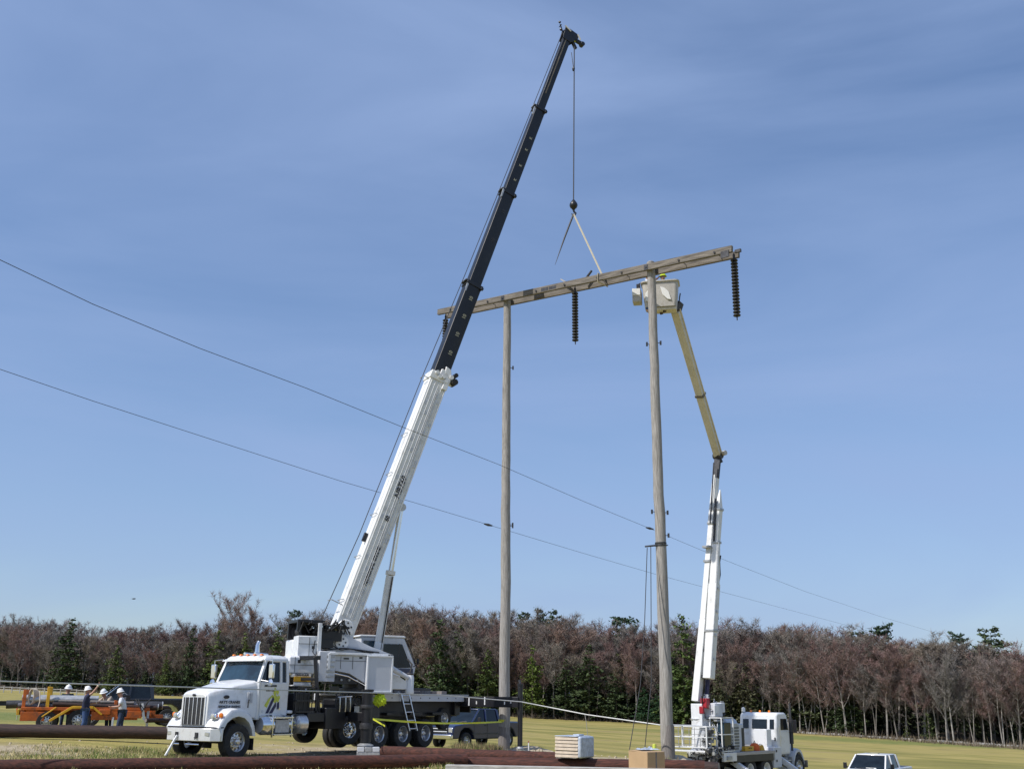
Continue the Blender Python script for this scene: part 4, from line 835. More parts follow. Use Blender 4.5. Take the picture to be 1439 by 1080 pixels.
# winches and rear
tb('rear_box', M['white'], MB().box((-2.35, -.55, 3.45), (.85, .6, 1.10)), .03)
tb('counterweight', M['white'], MB().box((-2.65, -.15, 2.98), (.95, 1.9, .62)).box((-2.3, .4, 3.5), (.9, 1.0, .8)), .06)
tb('warning_plate', M['yellow'], MB().box((-2.60, -1.115, 2.50), (.60, .03, .17)))
tb('warning_plate', M['white'], MB().box((-2.60, -1.112, 2.34), (.60, .03, .10)))
trl = Vector((1, 0, 0)); o_ = text_mesh('lettering', 'DANGER', .12, frame((-2.62, -1.13, 2.64), trl, Zt, Vector((0, -1, 0))), M['letter'], trf, bold=.004)
tb('rear_lower_box', M['white'], MB().box((-2.62, -.95, 2.62), (.66, .3, .10)).box((-2.6, -.9, 2.28), (.7, .4, .04)), .01)
tb('louvre_panel', M['grey_panel'], MB().box((-1.72, -.98, 2.95), (.60, .2, 1.05)), .02)
for i in range(5): tb('louvre', M['steel'], MB().box((-1.60, -1.09, 2.62 + i * .17), (.30, .03, .06)))
tb('rear_post', M['white'], MB().box((-2.0, -.86, 3.78), (.13, .13, 1.35)).box((-2.2, -.86, 3.15), (.9, .13, .10)), .01)
for k, (x, z, rr_) in enumerate(((-2.35, 4.18, .28), (-1.62, 4.12, .24))):
    tb('winch_drum', M['black'], MB().lathe([(rr_ * 1.25, -.46), (rr_ * 1.25, -.42), (rr_ * .85, -.41), (rr_ * .85, .41), (rr_ * 1.25, .42), (rr_ * 1.25, .46)], (x, -.1, z), (0, 1, 0), n=22))
    wr = MB()
    for q in range(14): wr.lathe([(rr_ * .86, -.025), (rr_ * .93, 0), (rr_ * .86, .025)], (x, -.46 + q * .055, z), (0, 1, 0), n=18)
    tb('wound_rope', M['dark_steel'], wr)
tb('winch_frame', M['black'], MB().box((-2.3, -.1, 4.52), (1.0, 1.35, .10)).box((-2.75, -.75, 4.35), (.12, .1, .42)).box((-1.9, -.75, 4.32), (.12, .1, .40)).box((-1.5, -.7, 4.02), (.75, .12, .36)).box((-1.35, -.5, 4.36), (.8, .5, .10)).tube([(-1.3, -.7, 4.3), (-.85, -.72, 4.34)], .05, 8).box((-2.1, .5, 4.2), (1.4, .1, .6)).box((-1.75, -.4, 3.75), (.6, .8, .3)), .01)
cl_ = MB()
for q in range(16): a = rt.uniform(-2.8, -1.2); cl_.tube([(a, -.8 + rt.uniform(-.1, .1), 4.2 + rt.uniform(-.1, .3)), (a + rt.uniform(.1, .5), -.82, 4.42 + rt.uniform(-.1, .2)), (a + rt.uniform(.2, .6), -.7, 4.1)], .022, 6)
tb('winch_hoses', M['rubber'], cl_)
for q in range(3): tb('fitting', M['chrome'], MB().box((-2.25 + q * .32, -.80, 4.30 + .05 * (q % 2)), (.08, .05, .07)))
tb('looped_hose', M['black'], MB().tube([(-2.15, -.88, 3.85), (-2.22, -.9, 3.45), (-2.12, -.9, 3.3), (-2.04, -.88, 3.5)], .02, 6))
tb('pivot_boss', M['white'], MB().lathe([(0, -.10), (.25, -.10), (.25, .02), (0, .02)], (-1.05, -.48, PV.z - TO.z), (0, 1, 0), n=20), .01)
for a_ in range(5): tb('boss_bolt', M['letter'], MB().lathe([(0, .02), (.03, .02), (.03, 0)], (-1.05 + .13 * math.cos(a_ * 1.26), -.585, PV.z - TO.z + .13 * math.sin(a_ * 1.26)), (0, -1, 0), n=8))
tb('gusset', M['grey_panel'], MB().prism([(-.9, 4.1), (-.9, 3.62), (1.0, 3.42), (.1, 3.7)], -.50, -.46), .008)
for (c_, z_) in (((-2.35, -.856, 3.45), (.012, .012, 1.0)), ((-2.35, -.856, 3.72), (.78, .012, .012)), ((-2.65, -1.106, 2.98), (.9, .012, .014)), ((-2.9, -1.106, 2.98), (.014, .012, .56)), ((-1.2, -1.006, 3.1), (.014, .012, .44)), ((-.75, -1.006, 3.1), (.014, .012, .44)), ((-.6, -1.006, 3.16), (1.9, .012, .014))): tb('panel_seam_shadow', M['dark_steel'], MB().box(c_, z_))  # dark strips paint the shadow lines of the panel seams
for (x_, z_, w_, h_) in ((-2.5, 3.25, .16, .07), (-2.2, 3.6, .10, .10), (-1.0, 3.24, .20, .05), (-.45, 3.28, .12, .06), (-2.75, 3.1, .1, .12)): tb('warning_decal', M['letter'], MB().box((x_, -1.012 if x_ > -1.9 else (-.858 if z_ > 3.2 else -1.11), z_), (w_, .008, h_)))
tb('turret_hose', M['rubber'], MB().tube([(-1.55, -.62, 3.55), (-1.0, -.66, 3.62), (-.3, -.58, 3.56), (.4, -.56, 3.5)], .025, 6)); tb('turret_hose', M['rubber'], MB().tube([(-1.5, -.55, 3.75), (-1.1, -.62, 3.55), (-.7, -.55, 3.6), (0.1, -.5, 3.46)], .02, 6))
tb('turret_pipe', M['chrome'], MB().tube([(-1.6, -1.05, 2.75), (-.9, -1.05, 2.62), (-.25, -1.05, 2.30)], .022, 6)); tb('under_valves', M['dark_steel'], MB().box((-1.0, -.55, 2.5), (1.3, .5, .28)).box((-.2, -.7, 2.3), (.5, .3, .2)))
for x_ in (-1.4, -1.1, -.8, -.5): tb('valve_fitting', M['steel'], MB().lathe([(0, .08), (.04, .08), (.05, 0), (0, 0)], (x_, -.82, 2.5), (0, -1, 0), n=8))
# operator cab on the far side, glass leaning forward
CX = .62
cb = tb('operator_cab', M['grey_panel'], MB().prism([(-.55, 2.72), (-.55, 4.12), (1.20, 4.12), (1.72, 3.05), (1.65, 2.72)], .62, 1.42), .03)
tb('cab_window', M['glass'], MB().prism([(.35, 2.98), (.30, 3.88), (1.12, 3.88), (1.52, 3.02)], .60, .618), 0, cb)
tb('cab_window', M['cab_glass'], MB().prism([(-.45, 3.3), (-.45, 3.98), (.25, 3.98), (.25, 3.3)], .60, .618), 0, cb)
tb('cab_roof', M['white'], MB().prism([(-.62, 4.12), (-.6, 4.19), (1.18, 4.2), (1.28, 4.12)], .58, 1.46), .02, cb)
tb('windscreen', M['cab_glass'], MB().bar((1.24, 1.02, 4.05), (1.71, 1.02, 3.12), .7, .02, up=(1, 0, .5)), 0, cb)
tb('windscreen_bar', M['black'], MB().tube([(1.30, .64, 4.05), (1.80, .64, 3.0)], .018, 6).tube([(1.30, 1.4, 4.05), (1.80, 1.4, 3.0)], .018, 6).tube([(1.02, .60, 3.9), (.95, .60, 3.05)], .014, 6), 0, cb)
tb('cab_lower_door', M['bluecar'], MB().prism([(.85, 2.75), (.90, 2.98), (1.60, 2.98), (1.60, 2.75)], .598, .616), 0, cb)
tb('cab_mirror', M['black'], MB().box((1.75, .5, 3.25), (.05, .12, .22)).tube([(1.6, .62, 3.05), (1.75, .5, 3.15)], .014, 6), 0, cb)
for o_c in [cb]: o_c.location.x += CX
# boom
def boom_t(py):
    lo, hi = 0, 1
    for _ in range(40):
        k = (lo + hi) / 2
        if proj(PV.lerp(TIP, k))[1] > py: lo = k
        else: hi = k
    return lo
BL = (TIP - PV).length; bn = bs.cross(bd).normalized() * -1
if bn.z < 0: bn = -bn
bm_root = thing('boom', (0, 0, 0)); bm_root.parent = TR; bm_root.matrix_local = _inv @ frame(PV, bd, bs, bd.cross(bs))
# in the boom frame: x along the boom, y away from the camera, z = x cross y (towards the boom's back, up)
ZS = 1.0 if bd.cross(bs).z > 0 else -1.0
def bb(name, m, mb, bevel=0.0, par=None, smooth=35): return mb.build(name, m, par or bm_root, bevel=bevel, smooth=smooth)
def xs_(py): return boom_t(py) * BL
def section(x0, x1, wd, ht, name, m, chf=.1):
    b = MB(); hy, hz_ = wd / 2, ht / 2; pr = [(-hy, -hz_ + chf), (-hy + chf * .5, -hz_), (hy - chf * .5, -hz_), (hy, -hz_ + chf), (hy, hz_ - chf * .3), (hy - chf * .3, hz_), (-hy + chf * .3, hz_), (-hy, hz_ - chf * .3)]
    b.prism(pr, x0, x1, plane='yz'); return bb(name, m, b, .01)
XW = xs_(532)
bsec = section(-.35, XW, .70, .82, 'base_section', M['boom_white'])
for k, z in enumerate((-.36, -.20, -.02, .13, .30)):
    bb('stiffener', M['boom_white'], MB().box((XW * .5 + .35, -.365, z * 1.0), (XW - 1.2, .035, .028)), .006, bsec)
for k in range(7): bb('stiffener_plate', M['grey_panel'], MB().box((1.6 + k * (XW - 2) / 6.5, -.36, -.26 + .12 * (k % 2)), (.10, .02, .16)), 0, bsec)
for k in range(int((XW - 1.2) / .42)): bb('seam_tab', M['grey_panel'], MB().box((1.2 + k * .42, -.358, (.055, .215, -.11, -.28)[k % 4]), (.16, .018, .07)), 0, bsec)
bb('hose_line', M['steel'], MB().tube([(.9, -.385, -.08), (XW * .5, -.385, -.10), (XW - .6, -.385, -.07)], .016, 6), 0, bsec)
for k in range(5): x = 1.5 + k * 1.75; bb('rope_guide', M['steel'], MB().tube([(x, -.3, .41), (x, -.3, .50), (x, .3, .50), (x, .3, .41)], .014, 6), 0, bsec)
bb('boom_light', M['black'], MB().box((xs_(762), -.1, .50), (.34, .12, .14)), .01, bsec)
bb('root_plate', M['boom_white'], MB().lathe([(0, -.40), (.30, -.40), (.33, -.36), (.33, .36), (.30, .40), (0, .40)], (.55, 0, 0), (0, 1, 0), n=24), .01, bsec)
for a_ in range(6): bb('root_bolt', M['dark_steel'], MB().lathe([(0, .02), (.035, .02), (.035, 0)], (.55 + .2 * math.cos(a_ * 1.05), -.41, .2 * math.sin(a_ * 1.05)), (0, -1, 0), n=8), 0, bsec)
XF = xs_(402); XG = xs_(273); XHH = xs_(155); XT = BL
s1 = section(XW - .3, XF, .58, .68, 'second_section', M['boom_black'], .08); s2 = section(XF - .2, XG, .50, .57, 'third_section', M['boom_black'], .07); s3 = section(XG - .2, XHH, .43, .50, 'fourth_section', M['boom_black'], .06); s4 = section(XHH - .2, XT - .1, .34, .38, 'tip_section', M['boom_black'], .05)
def collar(x, wd, ht, par, m='boom_black'):
    c = bb('section_collar', M[m], MB().box((x - .04, 0, 0), (.16, wd + .07, ht + .08)).box((x + .02, 0, ht / 2 + .06), (.08, wd * .8, .12)).box((x - .10, -wd / 2 - .05, -ht / 2), (.10, .10, .12)), .008, par)
    bb('collar_edge', M['steel'], MB().box((x + .05, 0, ht / 2 + .10), (.03, wd * .85, .05)), 0, c)
collar(XF, .58, .68, s1); collar(XG, .50, .57, s2); collar(XHH, .43, .50, s3)
for k, x in enumerate((XF - .5, XG - .45, XHH - .6)): bb('side_bracket', M['steel'], MB().prism([(x, .28), (x + .35, .28), (x + .42, .36), (x, .33)], -.3, -.22), 0, (s1, s2, s3)[k])
bb('tip_stripe', M['arm_wood'], MB().box(((XHH + XT) / 2 + .3, -.175, .05), (XT - XHH - 1.2, .015, .045)), 0, s4)
# heavy collar with rollers at the end of the white section
cw = bb('head_collar', M['boom_white'], MB().box((XW - .05, 0, 0), (.34, .80, .90)).box((XW + .12, -.36, -.12), (.42, .10, .40)).box((XW - .25, -.42, -.30), (.5, .10, .22)).prism([(XW + .1, -.46), (XW + .45, -.30), (XW + .5, -.05), (XW + .2, -.1)], -.42, -.34), .02, bsec)
for k in range(5): bb('collar_lug', M['boom_white'], MB().lathe([(0, -.05), (.085, -.05), (.085, .05), (0, .05)], (XW + rt.uniform(-.2, .38), -.44, -.42 + k * .16), (0, 1, 0), n=12), 0, cw)
bb('collar_roller', M['rubber'], MB().lathe([(0, -.2), (.13, -.2), (.13, .2), (0, .2)], (XW + .02, -.30, -.62), (0, 1, 0), n=16).lathe([(0, -.2), (.09, -.2), (.09, .2), (0, .2)], (XW + .30, -.32, -.56), (0, 1, 0), n=14), 0, cw)
bb('roller_bracket', M['boom_white'], MB().box((XW + .02, -.2, -.50), (.3, .12, .2)), .01, cw)
# boom lettering
def boom_text(txt, size, py, z, m, par, side_y, shear=0):
    x = xs_(py); return text_mesh('lettering', txt, size, frame((x, side_y, z), Vector((1, 0, 0)), Vector((0, 0, 1)), Vector((0, -1, 0))), m, par, bold=.006, shear=shear)
boom_text('NBT60', .31, 686, -.05, M['letter'], bsec, -.386, .25); boom_text('NATIONAL CRANE', .18, 795, -.10, M['letter'], bsec, -.386, .2); boom_text('60', .22, 730, .0, M['letter'], bsec, -.386)
for py, hh, par in ((498, .29, s1), (472, .29, s1), (447, .29, s1), (422, .29, s1)): boom_text('10', .22, py, -.05, M['letter_pale'], par, -.297)
for py in (197, 213, 235, 255): boom_text('K', .17, py, -.04, M['letter_pale'], s3, -.222)
for py, par, yy in ((300, s2, -.257), (340, s2, -.257)): boom_text('10', .22, py, -.04, M['dark_steel'], par, yy)
# boom head with sheaves
hd_ = bb('boom_head', M['boom_black'], MB().prism([(XT - .35, .24), (XT + .28, .30), (XT + .35, .05), (XT + .32, -.42), (XT + .12, -.50), (XT - .35, -.22)], -.20, -.15).prism([(XT - .35, .24), (XT + .28, .30), (XT + .35, .05), (XT + .32, -.42), (XT + .12, -.50), (XT - .35, -.22)], .15, .20), .01)
bb('head_edge', M['hat'], MB().bar((XT + .22, -.22, -.02), (XT + .34, -.22, .36), .05, .05, up=(0, 1, 0)).bar((XT + .10, -.22, -.62), (XT + .30, -.22, -.40), .05, .06, up=(0, 1, 0)), 0, hd_)
for z in (.12, -.32): bb('sheave', M['logo_green'] if z < 0 else M['dark_steel'], MB().lathe([(.0, -.05), (.19, -.05), (.20, -.04), (.15, 0), (.20, .04), (.19, .05), (0, .05)], (XT + .12, 0, z), (0, 1, 0), n=20), 0, hd_)
bb('head_arm', M['boom_black'], MB().bar((XT + .1, 0, -.4), (XT + .12, 0, -.80), .14, .16, up=(1, 0, 0)).lathe([(0, -.12), (.11, -.12), (.11, .12), (0, .12)], (XT + .10, 0, -.84), (0, 1, 0), n=14).bar((XT - .05, 0, -.3), (XT - .35, 0, -.62), .13, .13, up=(1, 0, 0)), .01, hd_)
bb('wind_gauge', M['black'], MB().tube([(XT + .05, 0, .25), (XT + .42, 0, .55)], .03, 6).lathe([(0, -.07), (.06, -.05), (.07, .03), (0, .09)], (XT + .18, 0, .42), (0, 0, 1), n=10).lathe([(0, -.07), (.06, -.05), (.05, .03), (0, .07)], (XT + .52, 0, .62), (0, 0, 1), n=10).tube([(XT + .35, -.12, .52), (XT + .35, .12, .52)], .02, 6), 0, hd_)
# rope along the boom's back
wr0 = Vector((-.9, -.25, .35)); bx = lambda X, y, z: Vector((X, y, z))
bb('hoist_rope', M['wire'], MB().tube([(.15, -.1, .95), (xs_(762), -.1, .74), (XW, -.1, .66), (XF, -.05, .52), (XG, 0, .42), (XHH, 0, .36), (XT + .1, 0, .30)], .017, 6), 0)
for X, z in ((1.3, .88), (XW - .3, .66)): bb('rope_roller', M['steel'], MB().tube([(X, -.3, .41), (X + .03, -.3, z), (X + .03, .15, z)], .018, 6), 0)
# lift cylinder: from the turret nose to the boom's belly
c0 = at(531, 912, 41.6); tpos = at(567, 706, 0 + 42.0)
lo_, hi_ = .2, .5
xb = xs_(706) ; belly = PV + bd * xb + bd.cross(bs) * (-.48)
cyl = thing('lift_cylinder', (0, 0, 0)); cyl.parent = TR; cyl.matrix_local = _inv
cmid = c0.lerp(belly, .52)
MB().tube([c0, c0.lerp(cmid, .98)], [.165, .155], 20).build('cylinder_barrel', M['boom_white'], cyl, smooth=60)
MB().tube([c0.lerp(belly, .515), c0.lerp(belly, .545)], .19, 20).build('gland', M['boom_white'], cyl, bevel=.01)
MB().tube([cmid, belly], .105, 18).build('cylinder_rod', M['chrome'], cyl, smooth=60)
MB().lathe([(0, -.16), (.15, -.16), (.15, .16), (0, .16)], belly, bs, n=16).build('rod_eye', M['grey_panel'], cyl)
off_ = bs * -.20 + Vector((.05, 0, 0)); MB().tube([c0 + off_, c0.lerp(belly, .5) + off_ * .9], .028, 8).build('cylinder_pipe', M['dark_steel'], cyl)
MB().bar(c0 - Vector((0, 0, .35)), c0 + Vector((.05, 0, .25)), .40, .30).build('cylinder_foot', M['white'], cyl, bevel=.02)
# ================================================================== hook, sling
hk = at(806, 288, 44.6); shv = at(807, 66, 44.6)
LK = thing('hook_block', hk, 0, 'black headache ball and hook hanging on the crane hoist line', 'crane hook')
MB().lathe([(0, .26), (.05, .25), (.10, .18), (.17, .07), (.19, -.02), (.16, -.12), (.08, -.20), (.05, -.26), (0, -.26)], n=22).build('ball', M['black'], LK, smooth=60)
MB().tube([(0, 0, -.24), (.02, 0, -.34), (.10, 0, -.42), (.06, 0, -.52), (-.06, 0, -.50), (-.09, 0, -.42)], [.05, .045, .045, .04, .03, .015], 10).build('hook', M['black'], LK)
d_ = shv - hk; MB().tube([(0, 0, .2), d_], .026, 8).build('load_line', M['wire'], LK)
q = at(806, 97, 44.6) - hk; MB().lathe([(0, .12), (.05, .08), (.07, 0), (.05, -.10), (0, -.12)], q, n=12).build('trip_weight', M['black'], LK)
MB().tube([q, at(803, 74, 44.6) - hk], .016, 6).build('trip_cord', M['wire'], LK)
SL = thing('lifting_sling', hk + Vector((0, 0, -.45)), 0, 'pale lifting sling running from the hook to the crossarm, dark free leg loose', 'sling')
ap = arm_point(tpx(847)) + Vector((0, 0, .18)); o0 = hk + Vector((0, 0, -.45)); f_ = lambda p: Vector(p) - o0
MB().bar((0, 0, 0), f_(ap), .055, .05).build('sling_leg', M['tanrope'], SL)
MB().tube([(0, 0, 0), f_(at(793, 335, 44.3)), f_(at(780, 372, 44.1))], [.045, .038, .008], 8).build('loose_leg', M['wire'], SL)
lp = MB(); a5 = arm_point(tpx(847)); ee = [a5 + sideA * .37 + Vector((0, 0, -.19)), a5 + sideA * .37 + Vector((0, 0, .19)), a5 - sideA * .37 + Vector((0, 0, .19)), a5 - sideA * .37 + Vector((0, 0, -.19))]
for i in range(4): lp.bar(f_(ee[i]), f_(ee[(i + 1) % 4]), .05, .02)
lp.build('choker_loop', M['tanrope'], SL)
# ================================================================== overhead wires
def cable(name, pts, r, m, label, group=None, cat='wire', kind=None):
    o = pts[0]; t = thing(name, o, 0, label, cat, group); k = MB(); k.tube([Vector(p) - o for p in pts], r, 6); k.build('strand', m, t, smooth=60); return t
w1 = at(-60, 344, 21); w1e = at(1330, 892, 150); wpts = []
def wire_line(p0, p1, n=24): return [at(p0[0] + (p1[0] - p0[0]) * i / n, p0[1] + (p1[1] - p0[1]) * i / n, 1 / ((1 / p0[2]) + (1 / p1[2] - 1 / p0[2]) * i / n)) for i in range(n + 1)]
def poly_wire(ctrl):
    out = []
    for a, b in zip(ctrl[:-1], ctrl[1:]): out += wire_line(a, b, 8)[:-1]
    a = ctrl[-1]; return out + [at(*a)]
c1 = cable('overhead_wire', poly_wire([(-40, 346, 23), (130, 427, 25.5), (280, 489, 28.5), (430, 545, 32), (566, 600, 36.5), (700, 652, 43), (820, 704, 51), (913, 742, 60), (1020, 787, 74), (1130, 830, 92), (1235, 865, 120), (1330, 893, 160)]), .009, M['wire'], 'upper dark overhead wire sagging from upper left behind the right timber pole', 'overhead wires crossing the sky')
c2 = cable('overhead_wire', poly_wire([(-40, 505, 30), (130, 563, 33.5), (300, 618, 38), (480, 676, 44), (600, 711, 49), (700, 741, 55), (820, 777, 65), (920, 806, 76), (1040, 838, 92), (1130, 862, 112), (1220, 886, 140)]), .009, M['wire'], 'lower dark overhead wire sagging from the left edge past both timber poles', 'overhead wires crossing the sky')
for par, p in ((c1, (913, 742, 60)), (c2, (686, 737, 54.2))):
    q = at(*p) - par.location; MB().tube([q + Vector((-.22, 0, .05)), q, q + Vector((.22, 0, -.05))], [.03, .07, .03], 8).build('splice', M['dark_steel'], par)
# low conductor pulled across the site in front of the truck hood
low = [at(-30, 955.5, 27.5), at(120, 960.5, 29), at(250, 964.5, 30.5), at(410, 969.5, 34), at(515, 972.5, 38.9), at(620, 976, 41.5), at(733, 985.5, 43.6), at(825, 1003.5, 42), at(900, 1014, 40.2), at(928, 1018, 39.9)]
cable('pulled_conductor', low, .020, M['bright_wire'], 'grey conductor pulled low across the site over truck hood and outrigger jacks', cat='cable')
q = at(822, 1003, 42); MB().tube([q, q + Vector((.05, 0, -.3)), q + Vector((.12, 0, -1.0))], .012, 5).build('tie_cord', M['rope'], bpy.data.objects['pulled_conductor']).location = -bpy.data.objects['pulled_conductor'].location
for i, (a, b_) in enumerate((((909.5, 769, 40.3), (884, 1056, 38.6)), ((914.5, 768, 40.35), (906, 1052, 38.8)))):
    p0, p1 = at(*a), at(*b_); mid = p0.lerp(p1, .55); mid = mid + Vector((.10 * (i + 1), 0, 0)); m1 = at((906, 915)[i], 870, 39.9)
    cable('hand_line', [p0, m1, m1.lerp(p1, .5) + Vector((.12, 0, 0)), p1], .016, M['wire'], ('left' if i == 0 else 'right') + ' of two thin hand lines hanging from bracket on the right timber pole', 'hand lines on the right timber pole', 'rope')
tp0 = at(524, 1009.5, 39.0); tp1 = at(705, 1013.5, 45.2); tape = MB(); n_ = 14
for i in range(n_ + 1):
    p = tp0.lerp(tp1, i / n_) + Vector((0, 0, -.10 * math.sin(math.pi * i / n_))); tw_ = math.sin(i * 1.1) * .6; u = Vector((0, math.sin(tw_), math.cos(tw_))) * .035; tape.v += [tuple(p - u - tp0), tuple(p + u - tp0)]
for i in range(n_): tape.face((2 * i, 2 * i + 2, 2 * i + 3, 2 * i + 1))
tape.quad((0, 0, .03), (0, 0, -.03), at(541, 1019.5, 38.9) - tp0 + Vector((0, 0, -.03)), at(541, 1019.5, 38.9) - tp0 + Vector((0, 0, .03)))
tt = thing('barrier_tape', tp0, 0, 'yellow barrier tape stretched from the black front jack to the left timber pole', 'tape'); tape.build('band', M['tape'], tt)
wrp = MB(); pq = on_pole(P1b, P1t, 1012)[0]; wrp.lathe([(.242, -.05), (.246, .05)], pq - tp0, n=20); wrp.build('pole_wrap', M['tape'], tt)
# ================================================================== BUCKET TRUCK (X forward, away to the right; Y left)
BA = R(48); bh2 = Vector((math.cos(BA), math.sin(BA), 0)); bl2 = Vector((-bh2.y, bh2.x, 0))
_p = at(986, 1050, 46.8); BO = Vector((_p.x, _p.y, -1.35))
BT = thing('lift_truck', BO, BA, 'white aerial lift truck with its two part boom reaching up to the right pole', 'lift truck')
def wl(p): d = Vector(p) - BO; return Vector((d.dot(bh2), d.dot(bl2), d.z))
def bt(name, m, mb, bevel=0.0, par=None, smooth=35): return mb.build(name, m, par or BT, bevel=bevel, smooth=smooth)
bt('chassis', M['dark_steel'], MB().box((2.6, .4, .85), (8.8, .1, .3)).box((2.6, -.4, .85), (8.8, .1, .3)).box((0, 0, .85), (.2, .9, .3)).box((3, 0, .85), (.2, .9, .3)).box((6.6, 0, .85), (.3, .9, .4)))
bt('bed', M['greyboard'], MB().box((2.35, -.0, 1.22), (3.3, 2.4, .12)), .01)
bt('bed_skirt', M['black'], MB().box((2.35, -1.12, 1.02), (3.3, .1, .28)).box((2.35, 1.12, 1.02), (3.3, .1, .28)).box((2.3, 0, 1.0), (3.2, 1.9, .3)), .01)
bt('pedestal', M['white'], MB().lathe([(.55, 1.1), (.55, 1.3), (.42, 1.4), (.38, 2.5), (.45, 2.6), (0, 2.6)], n=20))
bt('turret_box', M['grey_panel'], MB().box((.25, -.5, 2.95), (.6, .5, .55)).box((.6, -.55, 3.05), (.3, .4, .4)), .03)
bt('turret_panel', M['white'], MB().box((.02, -.77, 2.98), (.34, .04, .32)), .01)
bt('turret_side_plate', M['white'], MB().box((-.35, -.1, 2.75), (.08, .45, .9)).box((.2, .25, 2.8), (.9, .1, .8)), .02)
bt('red_motor', M['red'], MB().box((-.15, -.35, 3.22), (.28, .3, .40)).box((-.35, -.3, 2.95), (.14, .2, .3)), .03)
bt('turret_hoses', M['rubber'], MB().tube([(-.3, -.3, 3.2), (-.45, -.4, 3.5), (-.2, -.35, 3.55)], .03, 6).tube([(0, -.5, 3.3), (-.1, -.6, 3.6), (.1, -.4, 3.5)], .03, 6).tube([(.9, -.5, 3.1), (.95, -.6, 2.8), (.6, -.7, 2.7)], .04, 6))
# white wire cage and racks around the pedestal
cg = MB()
for (x0, x1, y0, y1, z0, z1) in ((-1.1, -.35, -.95, .7, 1.5, 2.3), (-.25, .65, -1.15, -.6, 1.35, 2.65)):
    for x in (x0, x1):
        for y in (y0, y1): cg.box((x, y, (z0 + z1) / 2), (.045, .045, z1 - z0))
    for z in (z0, (z0 + z1) / 2, z1):
        for y in (y0, y1): cg.box(((x0 + x1) / 2, y, z), (x1 - x0, .04, .04))
        for x in (x0, x1): cg.box((x, (y0 + y1) / 2, z), (.04, y1 - y0, .04))
bt('access_cage', M['white'], cg)
cg = MB()
for i in range(7): cg.box((-1.1, -.9 + i * .26, 1.9), (.02, .02, .75))
for i in range(4): cg.box((-1.1, -.1, 1.6 + i * .2), (.02, 1.6, .02))
bt('mesh_guard', M['steel'], cg)
bt('side_handrail', M['white'], MB().tube([(-1.9, .6, 2.35), (-.4, -.2, 2.32)], .03, 8))
bt('control_console', M['cab_glass'], MB().box((.2, -1.0, 2.0), (.55, .3, .95)), .02)
bt('louvred_box', M['steel'], MB().box((1.15, -.65, 1.85), (.62, .6, 1.15)), .02)
for i in range(8): bt('louvre', M['dark_steel'], MB().box((1.15, -.96, 1.4 + i * .12), (.54, .02, .045)))
bt('rear_tank', M['grey_panel'], MB().box((1.75, -.35, 1.85), (.7, .9, 1.1)).tube([(1.2, -.35, 2.42), (2.1, -.35, 2.42)], .17, 10), .05)
bt('tank_door', M['black'], MB().box((2.0, -.815, 1.85), (.18, .02, .75)))
def clutter(x0, x1, y, z0, z1, n):
    a, b = MB(), MB()
    for i in range(n):
        q = (a, b)[i % 2]; x = rt.uniform(x0, x1); z = rt.uniform(z0, z1); k = rt.random()
        if k < .5: q.box((x, y + rt.uniform(-.2, .2), z), (rt.uniform(.05, .3), rt.uniform(.05, .2), rt.uniform(.04, .16)))
        else: q.tube([(x, y, z), (x + rt.uniform(-.25, .25), y + rt.uniform(-.1, .1), z + rt.uniform(-.2, .2)), (x + rt.uniform(-.3, .3), y, z + rt.uniform(-.2, .2))], .022, 6)
    bt('rigging_gear', M['steel'], a)['kind'] = 'stuff'; bt('hydraulic_fittings', M['dark_steel'], b)['kind'] = 'stuff'
clutter(-1.2, .8, -1.1, 1.0, 1.55, 70); clutter(-1.0, -.3, -.75, 1.4, 2.3, 36); clutter(-.2, .6, -.9, 1.4, 2.1, 24); clutter(-.5, .8, -.6, 2.5, 3.3, 26); clutter(-1.3, -.3, -.4, .7, 1.3, 30)
bt('tail_shelf', M['white'], MB().box((.25, -1.15, 1.12), (1.0, .12, .34)).box((-.9, 0, 1.35), (.5, 2.0, .06)).box((-1.1, 0, .8), (.08, 2.2, .3)), .01)
bt('rear_step', M['greyboard'], MB().box((-.7, -.4, .55), (1.2, 1.8, .08)), .01)
# tools lying on the bed are things of their own
def on_bed(X, Yl, Z): return BO + bh2 * X + bl2 * Yl + Vector((0, 0, Z))
t = thing('tool_case', on_bed(2.25, -.75, 1.28), BA, 'yellow tool case on the lift truck bed', 'tool case'); MB().box((0, 0, .10), (.75, .42, .20)).build('case', M['yellow'], t, bevel=.02); MB().tube([(-.1, -.22, .12), (-.08, -.27, .14), (.08, -.27, .14), (.1, -.22, .12)], .015, 6).build('handle', M['black'], t)
t = thing('orange_bag', on_bed(2.95, -.8, 1.28), BA, 'orange tool bag beside the yellow case on the lift truck bed', 'bag'); MB().lathe([(0, .32), (.13, .30), (.2, .2), (.22, .05), (.2, 0), (0, 0)], n=14).build('bag_body', mat('orange_canvas', (.70, .13, .03), .8, var=.15, scale=8), t, smooth=60); MB().tube([(-.1, 0, .28), (0, 0, .40), (.1, 0, .28)], .018, 6).build('handle', M['black'], t)
t = thing('chock', on_bed(3.35, -.85, 1.28), BA, 'yellow wheel chock at the front of the lift truck bed', 'wheel chock'); MB().prism([(-.18, 0), (.18, 0), (.05, .22), (-.05, .22)], -.12, .12).build('wedge', M['yellow'], t, bevel=.01); MB().tube([(0, -.1, .22), (0, 0, .27), (0, .1, .22)], .012, 6).build('handle', M['black'], t)
t = thing('tool_roll', on_bed(2.1, -.2, 1.28), BA, 'black rubber blanket roll lying behind the yellow case', 'rolled blanket'); MB().tube([(-.4, 0, .18), (.5, .1, .18)], .17, 14).build('roll', M['rubber'], t); MB().tube([(.1, .06, .18), (.14, .06, .18)], .18, 14).build('strap', M['tape'], t)
